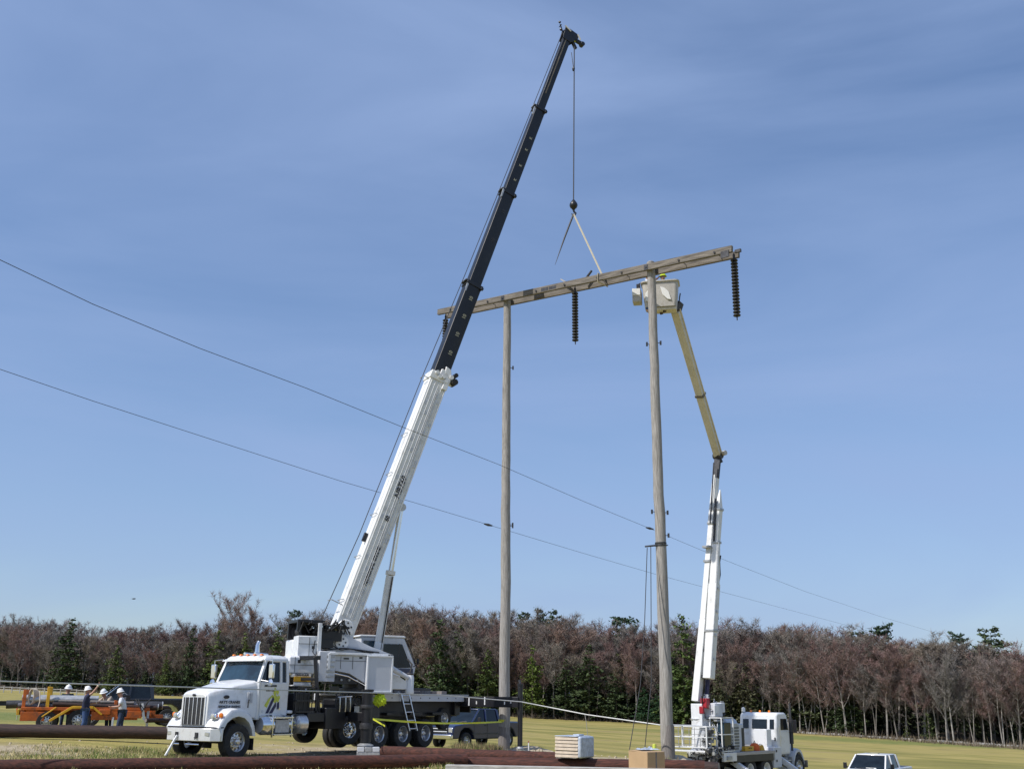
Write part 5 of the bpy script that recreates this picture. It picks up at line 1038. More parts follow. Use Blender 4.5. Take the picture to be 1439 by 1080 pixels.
for k_ in range(3): bt('storage_tube', (M['greyboard'], M['dark_steel'], M['steel'])[k_], MB().tube([(1.0, -.1 + .22 * k_, 1.40), (3.7, -.1 + .22 * k_, 1.40)], .09, 10))
bt('cable_reel', M['black'], MB().lathe([(0, -.22), (.30, -.22), (.30, -.18), (.16, -.17), (.16, .17), (.30, .18), (.30, .22), (0, .22)], (3.3, .45, 1.60), (1, 0, 0), n=18))
# cab
bt('cab_tower', M['white'], MB().box((4.15, -.55, 1.62), (.42, .62, 1.05)), .02)
bt('cab_side_locker', M['grey_panel'], MB().box((4.35, -1.0, .98), (.9, .35, .85)), .02)
for z in (1.25, .85): bt('latch', M['black'], MB().box((4.35 - .2, -1.185, z), (.06, .02, .1)))
cabL = [(4.75, 1.05), (4.70, 2.05), (4.80, 2.70), (4.98, 2.84), (5.9, 2.84), (6.15, 2.72), (6.42, 2.05), (6.42, 1.05)]
cb2 = bt('cab_body', M['white'], MB().prism(cabL, -1.0, 1.0), .07)
for y0, y1 in ((-.88, -.66), (-.50, .30), (.5, .8)):
    bt('rear_window', M['glass'], MB().prism([(4.68, 2.15), (4.75, 2.15), (4.81, 2.55), (4.74, 2.55)], y0, y1), 0, cb2)
for s_ in (-1, 1):
    bt('side_window', M['glass'], MB().prism([(5.25, 2.10), (5.27, 2.58), (6.0, 2.58), (6.2, 2.10)], s_ * 1.004, s_ * 1.012), 0, cb2)
    d = bt('cab_door', M['white'], MB().prism([(5.15, 1.15), (5.15, 2.06), (6.28, 2.06), (6.28, 1.15)], s_ * 1.003, s_ * 1.014), .008, cb2); 
    bt('mirror', M['black'], MB().box((6.45, s_ * 1.28, 2.25), (.07, .16, .55)).tube([(6.3, s_ * 1.0, 2.5), (6.45, s_ * 1.28, 2.5)], .016, 6).tube([(6.3, s_ * 1.0, 2.0), (6.45, s_ * 1.28, 2.0)], .016, 6), .01, cb2)
    bt('grab_rail', M['chrome'], MB().tube([(5.0, s_ * 1.06, 1.3), (5.0, s_ * 1.06, 2.3)], .018, 6), 0, cb2)
    bt('step', M['steel'], MB().box((5.7, s_ * 1.08, .82), (.7, .2, .04)).box((5.7, s_ * 1.08, .50), (.7, .2, .04)).box((5.36, s_ * 1.1, .66), (.04, .2, .6)).box((6.04, s_ * 1.1, .66), (.04, .2, .6)))
bt('windshield', M['glass'], MB().bar((6.17, 0, 2.66), (6.40, 0, 2.12), 1.8, .02, up=(1, 0, .5)), 0, cb2)
bt('rear_handle', M['black'], MB().box((4.68, -.92, 1.72), (.03, .05, .14)), 0, cb2)
bt('exhaust_stack', M['dark_steel'], MB().tube([(6.55, -1.02, 1.2), (6.55, -1.02, 3.25)], .055, 10).tube([(6.55, -1.02, 1.5), (6.55, -1.02, 2.6)], .10, 12))
for y in (-.5, 0, .5): bt('roof_light', M['amber'], MB().lathe([(0, .10), (.05, .08), (.06, 0), (0, 0)], (5.1, y, 2.84), n=10), 0, cb2)
bt('beacon', M['hat'], MB().lathe([(0, .20), (.09, .16), (.10, 0), (0, 0)], (4.95, .85, 2.86), n=12), 0, cb2)
hd2 = loft([[(6.4, -.72, .95), (6.4, -.75, 1.7), (6.4, -.6, 1.92), (6.4, .6, 1.92), (6.4, .75, 1.7), (6.4, .72, .95)], [(7.4, -.6, .95), (7.4, -.62, 1.5), (7.4, -.5, 1.68), (7.4, .5, 1.68), (7.4, .62, 1.5), (7.4, .6, .95)], [(7.8, -.55, .9), (7.8, -.56, 1.3), (7.8, -.45, 1.45), (7.8, .45, 1.45), (7.8, .56, 1.3), (7.8, .55, .9)]], 'hood', M['grey_panel'], BT, bevel=.04)
for s_ in (-1, 1):
    fb = MB(); n_ = 9
    for (y, k) in ((s_ * 1.15, 0), (s_ * .6, .06)):
        for i in range(n_): a = R(8 + 164 * i / (n_ - 1)); fb.v.append((7.05 + math.cos(a) * .72, y, .50 + math.sin(a) * (.78 + k)))
    for y in (s_ * 1.15, s_ * .6):
        for i in range(n_): a = R(8 + 164 * i / (n_ - 1)); fb.v.append((7.05 + math.cos(a) * .62, y, .50 + math.sin(a) * .66))
    for i in range(n_ - 1): fb.face((i, i + 1, n_ + i + 1, n_ + i)); fb.face((i, i + 1, 2 * n_ + i + 1, 2 * n_ + i)); fb.face((2 * n_ + i, 2 * n_ + i + 1, 3 * n_ + i + 1, 3 * n_ + i))
    bt('fender', M['grey_panel'], fb, smooth=60)
    w_ = wheel('front_wheel', 7.05, s_ * 1.0, .52, .52, .30, par=BT)
    for X in (2.0, 3.4): wheel('rear_wheel', X, s_ * .98, .52, .52, .27, True, 'hat', par=BT)
bt('front_bumper', M['arm_wood'], MB().box((8.05, 0, .62), (.18, 2.35, .30)), .02)
bt('front_winch', M['dark_steel'], MB().tube([(7.9, -.4, 1.0), (7.9, .4, 1.0)], .15, 12))
# outrigger legs to the near side
for X, nm in ((.95, 0), (5.2, 1)):
    for s_ in (-1, 1):
        bt('outrigger_leg', M['white'], MB().bar((X, s_ * .45, 1.15), (X, s_ * 1.75, .42), .20, .22), .01); bt('outrigger_rod', M['chrome'], MB().tube([(X, s_ * 1.75, .42), (X, s_ * 2.35, .07)], .07, 10))
        bt('outrigger_brace', M['white'], MB().bar((X + .18, s_ * .4, .62), (X + .18, s_ * 1.9, .25), .14, .16), .01); bt('outrigger_pad', M['dark_steel'], MB().box((X, s_ * 2.4, .03), (.5, .5, .06)))
# booms (points seen in the photo, at their real distances)
def bpt(px, py, Y): return wl(at(px, py, Y))
Pd = bpt(979, 985, 46.8); m1 = bpt(989, 870, 47.0); m2 = bpt(1000, 735, 47.3); El = bpt(1009, 640, 47.6)
lowb = bt('lower_boom', M['boom_white'], MB().bar(Pd, m1, .32, .34, up=(0, 1, 0), w2=.27, h2=.30).bar(m1, m2, .245, .28, up=(0, 1, 0), w2=.20, h2=.25), .02)
bt('inner_boom', M['boom_white'], MB().bar(m2, bpt(1006, 672, 47.5), .26, .26, up=(0, 1, 0), w2=.24, h2=.24).bar(m2.lerp(bpt(1006, 672, 47.5), .25), bpt(1005.5, 668, 47.5), .33, .10, up=(0, 1, 0), w2=.30), .01, lowb)
o1 = Vector((.0, -.05, 0)); B0 = bpt(996, 953, 46.6); B1_ = bpt(1004, 820, 46.9); B2 = bpt(1006.5, 762, 47.1); B3 = bpt(1009.5, 716, 47.2); B4 = bpt(1012, 688, 47.3)
bt('compensation_box', M['boom_white'], MB().bar(B0, B1_, .37, .38, up=(0, 1, 0), w2=.37).bar(B1_, B2, .33, .34, up=(0, 1, 0), w2=.25, h2=.28), .02, lowb)
bt('compensation_tip', M['boom_white'], MB().bar(B2, B3, .24, .28, up=(0, 1, 0), w2=.30).bar(B3, B4, .32, .28, up=(0, 1, 0), w2=.05, h2=.05), .01, lowb)
for q in (Pd.lerp(m1, .3), Pd.lerp(m1, .62), m1.lerp(m2, .15), m1.lerp(m2, .4)): bt('hose_clamp', M['dark_steel'], MB().box(q + Vector((-.02, -.20, 0)), (.10, .10, .12)), 0, lowb)
bt('boom_hose', M['rubber'], MB().tube([Pd + Vector((.05, -.23, 0)), m1 + Vector((.04, -.22, 0)), m1.lerp(m2, .5) + Vector((.06, -.21, 0)), m2 + Vector((.05, -.18, 0))], .022, 6), 0, lowb)
bt('boom_pipe', M['steel'], MB().tube([B0 + Vector((-.16, -.2, .1)), B1_ + Vector((-.15, -.2, 0)), B2 + Vector((-.1, -.18, 0))], .025, 6), 0, lowb)
for k in range(4): q = B0.lerp(B1_, .2 + .25 * k); bt('bolt_plate', M['grey_panel'], MB().box(q + Vector((.02, -.22, 0)), (.14, .02, .10)), 0, lowb)
for q, w_ in ((B2, .34), (B3, .36), (B0.lerp(B1_, .5), .45), (m1.lerp(m2, .6), .34), (m2, .30), (bpt(994, 768, 47.1), .34)): bt('boom_band', M['steel'], MB().bar(q - Vector((0, 0, .05)), q + Vector((0, 0, .05)), w_, w_, up=(0, 1, 0)), .01, lowb)
bt('link_rod', M['dark_steel'], MB().tube([bpt(998, 735, 47.0), bpt(1003, 650, 47.3)], .035, 6).tube([bpt(1003, 760, 47.0), bpt(1006, 700, 47.1)], .05, 8), 0, lowb)
bt('lift_strut', M['logo_blue'], MB().tube([bpt(992, 990, 46.9), bpt(995, 953, 46.9)], .09, 10), 0, lowb)
bt('strut_sleeve', M['white'], MB().tube([bpt(991, 1000, 46.9), bpt(993, 975, 46.9)], .12, 10), 0, lowb)
hz = MB(); pts = [bpt(1012.5 - (y - 780) * .045 + .8 * math.sin(y * .5), y, 47.0) for y in range(780, 875, 9)]; hz.tube(pts, .03, 6); bt('hose_run', M['rubber'], hz, 0, lowb)
elb = bt('elbow', M['dark_steel'], MB().lathe([(0, -.2), (.17, -.2), (.17, .2), (0, .2)], El, (.2, 1, 0), n=16).bar(bpt(1006, 672, 47.5), El, .12, .3, up=(0, 1, 0)).bar(El, bpt(1013, 650, 47.6), .1, .2, up=(0, 1, 0)), .01)
bt('elbow_cover', M['bucket'], MB().lathe([(0, -.25), (.11, -.25), (.11, .25), (0, .25)], bpt(1014, 637, 47.6), (.2, 1, 0), n=14), 0, elb)
Bk = at(950, 437, 42.6); ub = bt('upper_boom', M['fiberglass'], MB().bar(El, wl(Bk), .30, .32, up=(0, 1, 0), w2=.34, h2=.36), .03)
k5 = El.lerp(wl(Bk), .43); bt('boom_band', M['arm_wood'], MB().bar(k5, El.lerp(wl(Bk), .445), .36, .40, up=(0, 1, 0)), .01, ub)
bt('leveling_rod', M['fiberglass'], MB().tube([El + Vector((.0, -.2, .1)), wl(Bk) + Vector((0, -.2, .05))], .03, 8), 0, ub)
bt('boom_tip_bracket', M['dark_steel'], MB().bar(wl(Bk), wl(at(954, 425, 42.6)), .34, .30, up=(0, 1, 0)).tube([wl(at(954, 428, 42.5)), wl(at(955, 418, 42.4)), wl(at(956, 412, 42.4))], .03, 6), .01, ub)
# bucket: open tapered tub, built in world-aligned axes
bkt_c = at(929, 434, 42.2); ba = R(12)
bk_ = thing('bucket', (0, 0, 0)); bk_.parent = BT; bk_.matrix_local = Matrix.Rotation(-BA, 4, 'Z') @ Matrix.Translation(bkt_c - BO) @ Matrix.Rotation(-ba, 4, 'Z')
def rrect(w_, d_, r_, z, n=4):
    out = []
    for cx, cy, a0 in ((w_ / 2 - r_, d_ / 2 - r_, 0), (-w_ / 2 + r_, d_ / 2 - r_, 90), (-w_ / 2 + r_, -d_ / 2 + r_, 180), (w_ / 2 - r_, -d_ / 2 + r_, 270)):
        for i in range(n + 1): a = R(a0 + 90 * i / n); out.append((cx + r_ * math.cos(a), cy + r_ * math.sin(a), z))
    return out
tub = MB(); rings = [rrect(1.30, .66, .12, 0), rrect(1.42, .74, .14, .5), rrect(1.50, .80, .16, 1.06), rrect(1.62, .92, .2, 1.08), rrect(1.62, .92, .2, 1.13), rrect(1.46, .76, .15, 1.13), rrect(1.26, .62, .11, .06)]; n_ = len(rings[0])
for r_ in rings: tub.v += r_
for i in range(len(rings) - 1):
    for j in range(n_): p = i * n_ + j; q = i * n_ + (j + 1) % n_; tub.face((p, q, q + n_, p + n_))
tub.face(list(range(n_))[::-1]); tub.face([(len(rings) - 1) * n_ + j for j in range(n_)])
tub.build('tub', M['bucket'], bk_, smooth=50)
MB().box((0, .5, .35), (.9, .28, .45)).build('bucket_mount', M['fiberglass'], bk_, bevel=.03)
MB().box((.1, 0, -.07), (1.1, .5, .12)).build('bucket_floor', M['fiberglass'], bk_, bevel=.02)
for pl in ([(.02, .85), (.18, .80), (.36, .60), (.46, .25), (.30, .28), (.10, .50)], [(-.62, .25), (-.6, .6), (-.45, .78), (-.38, .22)]): MB().prism(pl, -.405, -.375).build('reflective_patch', M['hat'], bk_, bevel=.01)
tr_ = MB().box((-.98, -.05, .55), (.38, .5, .55)).build('tool_apron', M['bucket'], bk_, bevel=.04); MB().box((-1.0, -.31, .72), (.34, .03, .3)).build('apron_pocket', M['hat'], tr_, bevel=.01)
MB().box((-.92, -.1, .98), (.16, .14, .3)).tube([(-.98, -.1, 1.1), (-.8, -.1, 1.2)], .025, 6).build('bucket_control', M['letter'], bk_, bevel=.01)
# ================================================================== PEOPLE
def person(name, pos, face, pose, shirt, trousers, hat, label, h=1.76, gloves=False, group='workers on the site', sleeves='short'):
    """one skinned body; clothes are thicker skins over the same joints. pose: joint positions in body units (x to the person's front, y left, z up)."""
    e = thing(name, pos, face, label, 'person', group); s_ = h / 1.76; e.scale = (s_,) * 3
    J = dict(pelvis=(0, 0, .96), waist=(0, 0, 1.10), chest=(0, 0, 1.30), neck=(0, 0, 1.47), head0=(.01, 0, 1.55), head1=(.02, 0, 1.63), head2=(.01, 0, 1.70), sl=(0, .19, 1.41), el=(.0, .26, 1.13), wl=(.06, .28, .88), hl=(.08, .28, .79), sr=(0, -.19, 1.41), er=(0, -.26, 1.13), wr=(.06, -.28, .88), hr=(.08, -.28, .79),
             pl=(0, .10, .90), kl=(.02, .12, .50), al=(-.02, .13, .09), fl=(.14, .14, .035), pr=(0, -.10, .90), kr=(.02, -.12, .50), ar=(-.02, -.13, .09), fr=(.14, -.14, .035))
    J.update(pose)
    Rr = dict(pelvis=.145, waist=.125, chest=.15, neck=.058, head0=.075, head1=.092, head2=.085, sl=.068, el=.045, wl=.032, hl=.036, sr=.068, er=.045, wr=.032, hr=.036, pl=.095, kl=.062, al=.043, fl=.042, pr=.095, kr=.062, ar=.043, fr=.042)
    def skin(nm, edges, m, extra=0.0, rad=None, par=e, fingers=False, sub=2):
        ns = []; [ns.append(k) for ed in edges for k in ed if k not in ns]
        vs = [J[k] for k in ns]; es = [(ns.index(a), ns.index(b)) for a, b in edges]; rs = [((rad or {}).get(k, Rr[k])) + extra for k in ns]
        if fingers:
            for side in 'lr':
                hnd = Vector(J['h' + side]); wst = Vector(J['w' + side]); d = (hnd - wst).normalized(); lat = d.cross(Vector((0, 0, 1)));
                if lat.length < .2: lat = d.cross(Vector((1, 0, 0)))
                lat.normalize(); nrm = lat.cross(d)
                hi = ns.index('h' + side)
                for f_i, (o_, ln) in enumerate(((-.030, .072), (-.010, .083), (.010, .078), (.028, .062))):
                    a = hnd + lat * o_ + d * .028; b_ = a + d * ln * .55 + nrm * .008; c_ = b_ + d * ln * .4 + nrm * .022; n0 = len(vs); vs += [tuple(a), tuple(b_), tuple(c_)]; es += [(hi, n0), (n0, n0 + 1), (n0 + 1, n0 + 2)]; rs += [.011, .010, .008]
                a = hnd - lat * .040 - d * .015; b_ = a - lat * .022 + d * .032 + nrm * .01; n0 = len(vs); vs += [tuple(a), tuple(b_)]; es += [(hi, n0), (n0, n0 + 1)]; rs += [.013, .010]
            hd1 = Vector(J['head1']); n0 = len(vs); fw = Vector((1, 0, -.05)) if 'look' not in pose else Vector(pose['look']); vs += [tuple(hd1 + fw * .112)]; es += [(ns.index('head1'), n0)]; rs += [.016]
            lt = Vector((0, 0, 1)).cross(fw).normalized()
            for s2 in (1, -1): vs += [tuple(hd1 + lt * .100 * s2)]; es += [(ns.index('head1'), len(vs) - 1)]; rs += [.018]
        me = bpy.data.meshes.new(nm); me.from_pydata(vs, es, []); o = bpy.data.objects.new(nm, me); COL.objects.link(o); md = o.modifiers.new('skin', 'SKIN'); md.use_smooth_shade = True
        for i, r_ in enumerate(rs): me.skin_vertices[0].data[i].radius = (r_, r_)
        me.skin_vertices[0].data[0].use_root = True
        sb = o.modifiers.new('sub', 'SUBSURF'); sb.levels = sub; sb.render_levels = sub
        dg = bpy.context.evaluated_depsgraph_get(); bpy.context.view_layer.update(); m2_ = bpy.data.meshes.new_from_object(o.evaluated_get(dg)); bpy.data.objects.remove(o)
        m2_.name = nm; m2_.materials.clear(); m2_.materials.append(m); o = bpy.data.objects.new(nm, m2_); COL.objects.link(o); o.parent = par; return o
    allE = [('pelvis', 'waist'), ('waist', 'chest'), ('chest', 'neck'), ('neck', 'head0'), ('head0', 'head1'), ('head1', 'head2'), ('chest', 'sl'), ('sl', 'el'), ('el', 'wl'), ('wl', 'hl'), ('chest', 'sr'), ('sr', 'er'), ('er', 'wr'), ('wr', 'hr'), ('pelvis', 'pl'), ('pl', 'kl'), ('kl', 'al'), ('al', 'fl'), ('pelvis', 'pr'), ('pr', 'kr'), ('kr', 'ar'), ('ar', 'fr')]
    body = skin('body', allE, M['skin'], fingers=True, sub=1)
    def lerpj(a, b, t, nm, r_): J[nm] = tuple(Vector(J[a]).lerp(Vector(J[b]), t)); Rr[nm] = r_
    lerpj('sl', 'el', .75 if sleeves == 'short' else 1, 'cl', .058); lerpj('sr', 'er', .75 if sleeves == 'short' else 1, 'cr', .058); Rr['nb'] = .07; J['nb'] = tuple(Vector(J['chest']).lerp(Vector(J['neck']), .75)); lerpj('pelvis', 'waist', -.15, 'hem', .150)
    shE = [('hem', 'waist'), ('waist', 'chest'), ('chest', 'nb'), ('chest', 'sl'), ('sl', 'cl'), ('chest', 'sr'), ('sr', 'cr')]
    if sleeves == 'long': lerpj('el', 'wl', .9, 'dl', .045); lerpj('er', 'wr', .9, 'dr', .045); shE += [('cl', 'dl'), ('cr', 'dr')]
    skin('shirt', shE, shirt, .022, rad=dict(waist=.140))
    lerpj('kl', 'al', .92, 'ml', .058); lerpj('kr', 'ar', .92, 'mr', .058)
    skin('trousers', [('pelvis', 'pl'), ('pl', 'kl'), ('kl', 'ml'), ('pelvis', 'pr'), ('pr', 'kr'), ('kr', 'mr')], trousers, .016, rad=dict(pelvis=.14))
    for s2 in 'lr': skin('boot', [('a' + s2, 'f' + s2)], M['boot'], .016)
    if gloves:
        for s2 in 'lr': skin('glove', [('w' + s2, 'h' + s2)], M['glove'], .010, rad={'w' + s2: .036, 'h' + s2: .052})
    hc = Vector(J['head2']); lk = Vector(pose.get('look', (1, 0, 0))).normalized(); tilt = pose.get('tilt', 0.0); up_ = (Vector((0, 0, 1)) - lk * tilt).normalized()
    hb = MB(); hb.lathe([(0, .125), (.05, .12), (.095, .09), (.122, .04), (.130, -.005), (.165, -.018), (.165, -.026), (.125, -.012), (.10, .03), (0, .09)], hc + up_ * .01, up_, n=22)
    hb.tube([hc + up_ * .13 - lk * .09, hc + up_ * .142, hc + up_ * .12 + lk * .09], [.012, .016, .012], 6)
    hb.build('hard_hat', hat, e, smooth=50)
    for s2 in (1, -1):
        q = Vector(J['head1']) + lk * .082 + Vector((0, 0, 1)).cross(lk).normalized() * .034 * s2 + Vector((0, 0, .012)); MB().lathe([(0, .006), (.012, 0), (0, -.006)], q, lk, n=8).build('eye', M['letter'], e)
    bl = MB().lathe([(.158, -.02), (.160, 0), (.158, .02)], Vector(J['pelvis']) + Vector((0, 0, .05)), n=16).build('belt', M['boot'], e)
    return e
def gpos(px, Y): p = on_ground(px, Y); return p
def fit_head(px, py, Y, h=1.86):     # ground point so that the top of the hat lies at the pixel
    p = at(px, py, Y); return Vector((p.x, p.y, p.z - h))
pA = fit_head(124, 961.5, 43.6); pB = fit_head(176, 963, 43.8); pC = fit_head(97, 960.5, 47.6); pD = fit_head(146, 967.5, 46.8, 1.69) - Vector((math.cos(R(-120)), math.sin(R(-120)), 0)) * .44
for q in (pA, pB): q.z = gz(q.x, q.y) if abs(gz(q.x, q.y) - q.z) < .35 else q.z
upright = {}
person('person', pA, R(15), dict(er=(.20, -.22, 1.56), wr=(.36, -.20, 1.80), hr=(.40, -.19, 1.89), sr=(.02, -.19, 1.45), el=(.10, .27, 1.17), wl=(.32, .20, 1.22), hl=(.40, .18, 1.23), look=(.9, -.1, .25), tilt=.25, kl=(.05, .12, .5), ar=(-.12, -.13, .09), fr=(.04, -.14, .035)), M['navy'], M['denim'], M['hat'], 'worker in navy shirt and blue jeans raising a pale gloved hand', gloves=True)
person('person', pB, R(188), dict(el=(.08, .26, 1.14), wl=(.34, .18, 1.12), hl=(.42, .16, 1.12), er=(.08, -.26, 1.14), wr=(.34, -.18, 1.06), hr=(.42, -.16, 1.05), chest=(.05, 0, 1.29), neck=(.10, 0, 1.46), head0=(.13, 0, 1.53), head1=(.16, 0, 1.61), head2=(.16, 0, 1.68), sl=(.05, .19, 1.40), sr=(.05, -.19, 1.40), look=(.9, 0, -.3), tilt=-.25, kl=(.08, .12, .5), al=(.12, .13, .09), fl=(.27, .14, .035)), M['tee'], M['darkdenim'], M['hat'], 'worker in white T shirt and dark jeans facing the loaded trailer')
person('person', pC, R(-60), dict(wl=(.3, .2, 1.15), hl=(.38, .2, 1.15), look=(.9, .1, -.2), tilt=-.2), M['green_shirt'], M['darkdenim'], M['hat'], 'worker in dark green shirt standing behind the poles on the trailer')
person('person', pD, R(-120), dict(waist=(.06, 0, 1.10), chest=(.22, 0, 1.24), neck=(.34, 0, 1.36), head0=(.38, 0, 1.42), head1=(.43, 0, 1.49), head2=(.44, 0, 1.56), sl=(.22, .20, 1.33), sr=(.22, -.20, 1.33), el=(.40, .30, 1.16), wl=(.62, .26, 1.14), hl=(.70, .24, 1.14), er=(.40, -.30, 1.16), wr=(.62, -.26, 1.14), hr=(.70, -.24, 1.14), look=(.85, 0, -.4), tilt=-.35), M['tan_shirt'], M['darkdenim'], M['hat'], 'worker in tan shirt bending over the poles behind the trailer', sleeves='long')
zb = bkt_c.z + .08
for px, Y, hat, sh, fc, lab, hp in ((931, 42.35, M['hiviz'], M['navy'], R(200), 'lineman in bright yellow green hard hat standing in the raised bucket', dict(er=(.2, -.25, 1.3), wr=(.42, -.12, 1.5), hr=(.48, -.1, 1.56), look=(.95, 0, .2))), (909, 42.35, M['hat'], M['tee'], R(-20), 'lineman in white hard hat in the raised bucket half behind the pole', dict(el=(.15, .25, 1.35), wl=(.35, .12, 1.55), hl=(.42, .1, 1.6), er=(.1, -.28, 1.2), wr=(.3, -.2, 1.4), hr=(.38, -.18, 1.45), look=(.95, 0, .2)))):
    p = at(px, 385, Y); person('person', (p.x, bkt_c.y, p.z - 1.86), fc, hp, sh, M['denim'], hat, lab, group='linemen in the bucket')
# ================================================================== POLE TRAILER with its load
TA = R(20); th = Vector((math.cos(TA), math.sin(TA), 0)); tlf = Vector((-th.y, th.x, 0)); TZ = gz(-18.5, 45.2)
_p = at(27, 1000, 44.6); TRO = Vector((_p.x, _p.y, TZ)) + tlf * .95
TL = thing('pole_trailer', TRO, TA, 'orange pole trailer with curved yellow fender at the left of the site', 'trailer')
def tp(name, m, mb, bevel=0.0, par=None): return mb.build(name, m, par or TL, bevel=bevel)
tp('frame', M['orange'], MB().box((2.6, .42, .78), (5.2, .12, .18)).box((2.6, -.42, .78), (5.2, .12, .18)).box((.1, 0, .78), (.14, 1.9, .20)).box((1.6, 0, .78), (.12, 1.9, .14)).box((3.2, 0, .78), (.12, 1.9, .14)).box((4.7, 0, .72), (.5, .6, .16)).box((5.2, 0, .62), (.7, .16, .14)), .01)
tb_ = tp('tail_beam', M['yellow'], MB().box((-.05, -.0, .78), (.10, 1.95, .22)), .01)
for i in range(3): tp('tail_light', M['red_lens'], MB().lathe([(0, .03), (.05, .02), (.055, 0)], (-.10, -.85 + i * .12, .88), (-1, 0, 0), n=10), 0, tb_)
for y in (-.8, -.3, .3, .8): tp('marker', M['red_lens'], MB().box((-.11, y, .80), (.02, .09, .05)), 0, tb_)
tp('number_plate', M['hat'], MB().box((-.11, -.2, .56), (.02, .3, .15)))
tp('side_rail', M['orange'], MB().box((2.5, -.93, .92), (4.9, .08, .12)).box((2.5, .93, .92), (4.9, .08, .12)).box((.5, -.93, .62), (.9, .07, .35)).box((3.6, -.93, .66), (1.8, .07, .34)), .01)
for x, hh in ((.12, .80), (1.0, .92), (3.6, .40)): 
    for y in (-.86, .86): tp('stake', M['orange'] if hh < .9 else M['yellow'], MB().box((x, y, .95 + hh / 2 - .1), (.13, .10, hh)), .01)
tp('fender_brace', M['yellow'], MB().bar((1.15, -1.0, .45), (1.95, -1.0, .98), .10, .10).bar((1.95, -1.0, .98), (2.75, -1.0, .98), .10, .10).bar((2.75, -1.0, .98), (3.1, -1.0, .7), .08, .08).bar((.85, -1.0, .6), (1.35, -1.0, .98), .05, .05), .01)
for s_ in (-1, 1):
    wheel('trailer_wheel', 2.25, s_ * .86, .45, .46, .26, par=TL); wheel('trailer_wheel', 1.05, s_ * .86, .42, .40, .24, par=TL)
tp('axle', M['dark_steel'], MB().tube([(2.25, -.8, .45), (2.25, .8, .45)], .06, 8).tube([(1.05, -.8, .42), (1.05, .8, .42)], .06, 8))
tp('landing_leg', M['grey_panel'], MB().box((4.9, -.8, .5), (.10, .10, 1.0)), .01); tp('landing_leg', M['grey_panel'], MB().box((3.55, -.97, .35), (.08, .06, .5)), .01)
tp('warning_flap', M['hat'], MB().bar((4.62, -.98, 1.15), (4.76, -.98, .5), .10, .03, up=(0, 1, 0)))
for c_, z_ in (((3.2, -.98, .80), (.45, .10, .2)), ((4.3, -.98, .70), (.7, .1, .28)), ((4.75, -.3, .72), (.6, .5, .2))): tp('chain_box', M['orange'], MB().box(c_, z_), .02)
def on_tr(X, Yl, Z): return TRO + th * X + tlf * Yl + Vector((0, 0, Z))
def log(name, a, b, r0, r1, m, label, cat, group=None, n=16, seg=14, wob=.006, hollow=False):
    a = Vector(a); b = Vector(b); t = thing(name, a, 0, label, cat, group); pts = [(b - a) * (i / seg) + Vector((0, rt.gauss(0, wob), rt.gauss(0, wob))) for i in range(seg + 1)]
    ang = (b - a)
    o = MB().tube(pts, [r0 + (r1 - r0) * i / seg + rt.gauss(0, wob * .5) for i in range(seg + 1)], n).build('shaft', m, t, smooth=50)
    if hollow:
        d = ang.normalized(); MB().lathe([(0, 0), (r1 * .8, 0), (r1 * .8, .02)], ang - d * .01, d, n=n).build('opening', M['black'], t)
        MB().lathe([(r1 * .8, .0), (r1 * 1.03, 0), (r1 * 1.03, -.04)], ang + d * .012, d, n=n).build('end_ring', M['steel'], t)
    else:
        d = ang.normalized(); MB().lathe([(0, 0), (r1 * .86, 0), (r1 * .9, -.01)], ang + d * .006, d, n=n).build('cut_end', M['butt_wood'], t)
        MB().lathe([(0, 0), (r0 * .86, 0), (r0 * .9, -.01)], -d * .006, -d, n=n).build('cut_end', M['butt_wood'], t)
    return t
log('steel_tube', on_tr(.3, -.66, 1.26), on_tr(2.55, -.66, 1.28), .115, .115, M['steel'], 'pale grey tube on top of the trailer load nearest the camera', 'steel tube', 'tubes on the trailer', hollow=True)
log('steel_tube', on_tr(-.1, -.64, 1.04), on_tr(4.6, -.64, 1.02), .105, .105, mat('dull_grey_tube', (.13, .13, .15), .6, .3, var=.2), 'dark grey tube under the pale tube on the trailer', 'steel tube', 'tubes on the trailer', hollow=True)
log('steel_tube', on_tr(.6, -.38, 1.06), on_tr(5.3, -.38, 1.0), .13, .13, M['dark_steel'], 'dark tube in the middle of the trailer load', 'steel tube', 'tubes on the trailer', hollow=True)
log('steel_tube', on_tr(-.6, .3, 1.06), on_tr(5.5, .3, 1.06), .16, .16, M['dark_steel'], 'dark tube on the far side of the trailer load', 'steel tube', 'tubes on the trailer', hollow=True)
log('steel_tube', on_tr(-.0, -.36, 1.33), on_tr(2.9, -.36, 1.31), .12, .12, M['steel'], 'second pale tube behind the top front tube', 'steel tube', 'tubes on the trailer', hollow=True)
log('timber_pole', on_tr(1.2, -.86, 1.10), on_tr(5.2, -.86, .98), .085, .08, M['darkpole'], 'thin dark wooden pole on the near side of the trailer load', 'timber pole', 'tubes on the trailer')
log('timber_pole', on_tr(1.4, -.80, 1.22), on_tr(4.3, -.72, 1.16), .06, .06, M['butt_wood'], 'short thin grey wooden pole on the near side of the load', 'timber pole', 'tubes on the trailer')
t = thing('gear_box', on_tr(3.9, -.3, 1.20), TA, 'black gear box on the front part of the trailer load', 'gear box'); MB().box((0, 0, .14), (.5, .4, .28)).build('box_body', M['black'], t, bevel=.02); MB().tube([(-.12, 0, .28), (0, 0, .36), (.12, 0, .28)], .014, 6).build('handle', M['steel'], t)
t = thing('hose_bundle', on_tr(4.35, -.88, 1.12), TA, 'loose black hose bundle hanging over the trailer side by the white flap', 'hose'); MB().tube([(0, 0, .2), (.1, -.12, .05), (.3, -.15, -.3), (.45, -.12, .05), (.6, 0, .2)], .03, 6).tube([(.1, 0, .2), (.2, -.14, 0), (.35, -.16, -.2), (.5, -.1, .1)], .025, 6).build('hoses', M['rubber'], t)
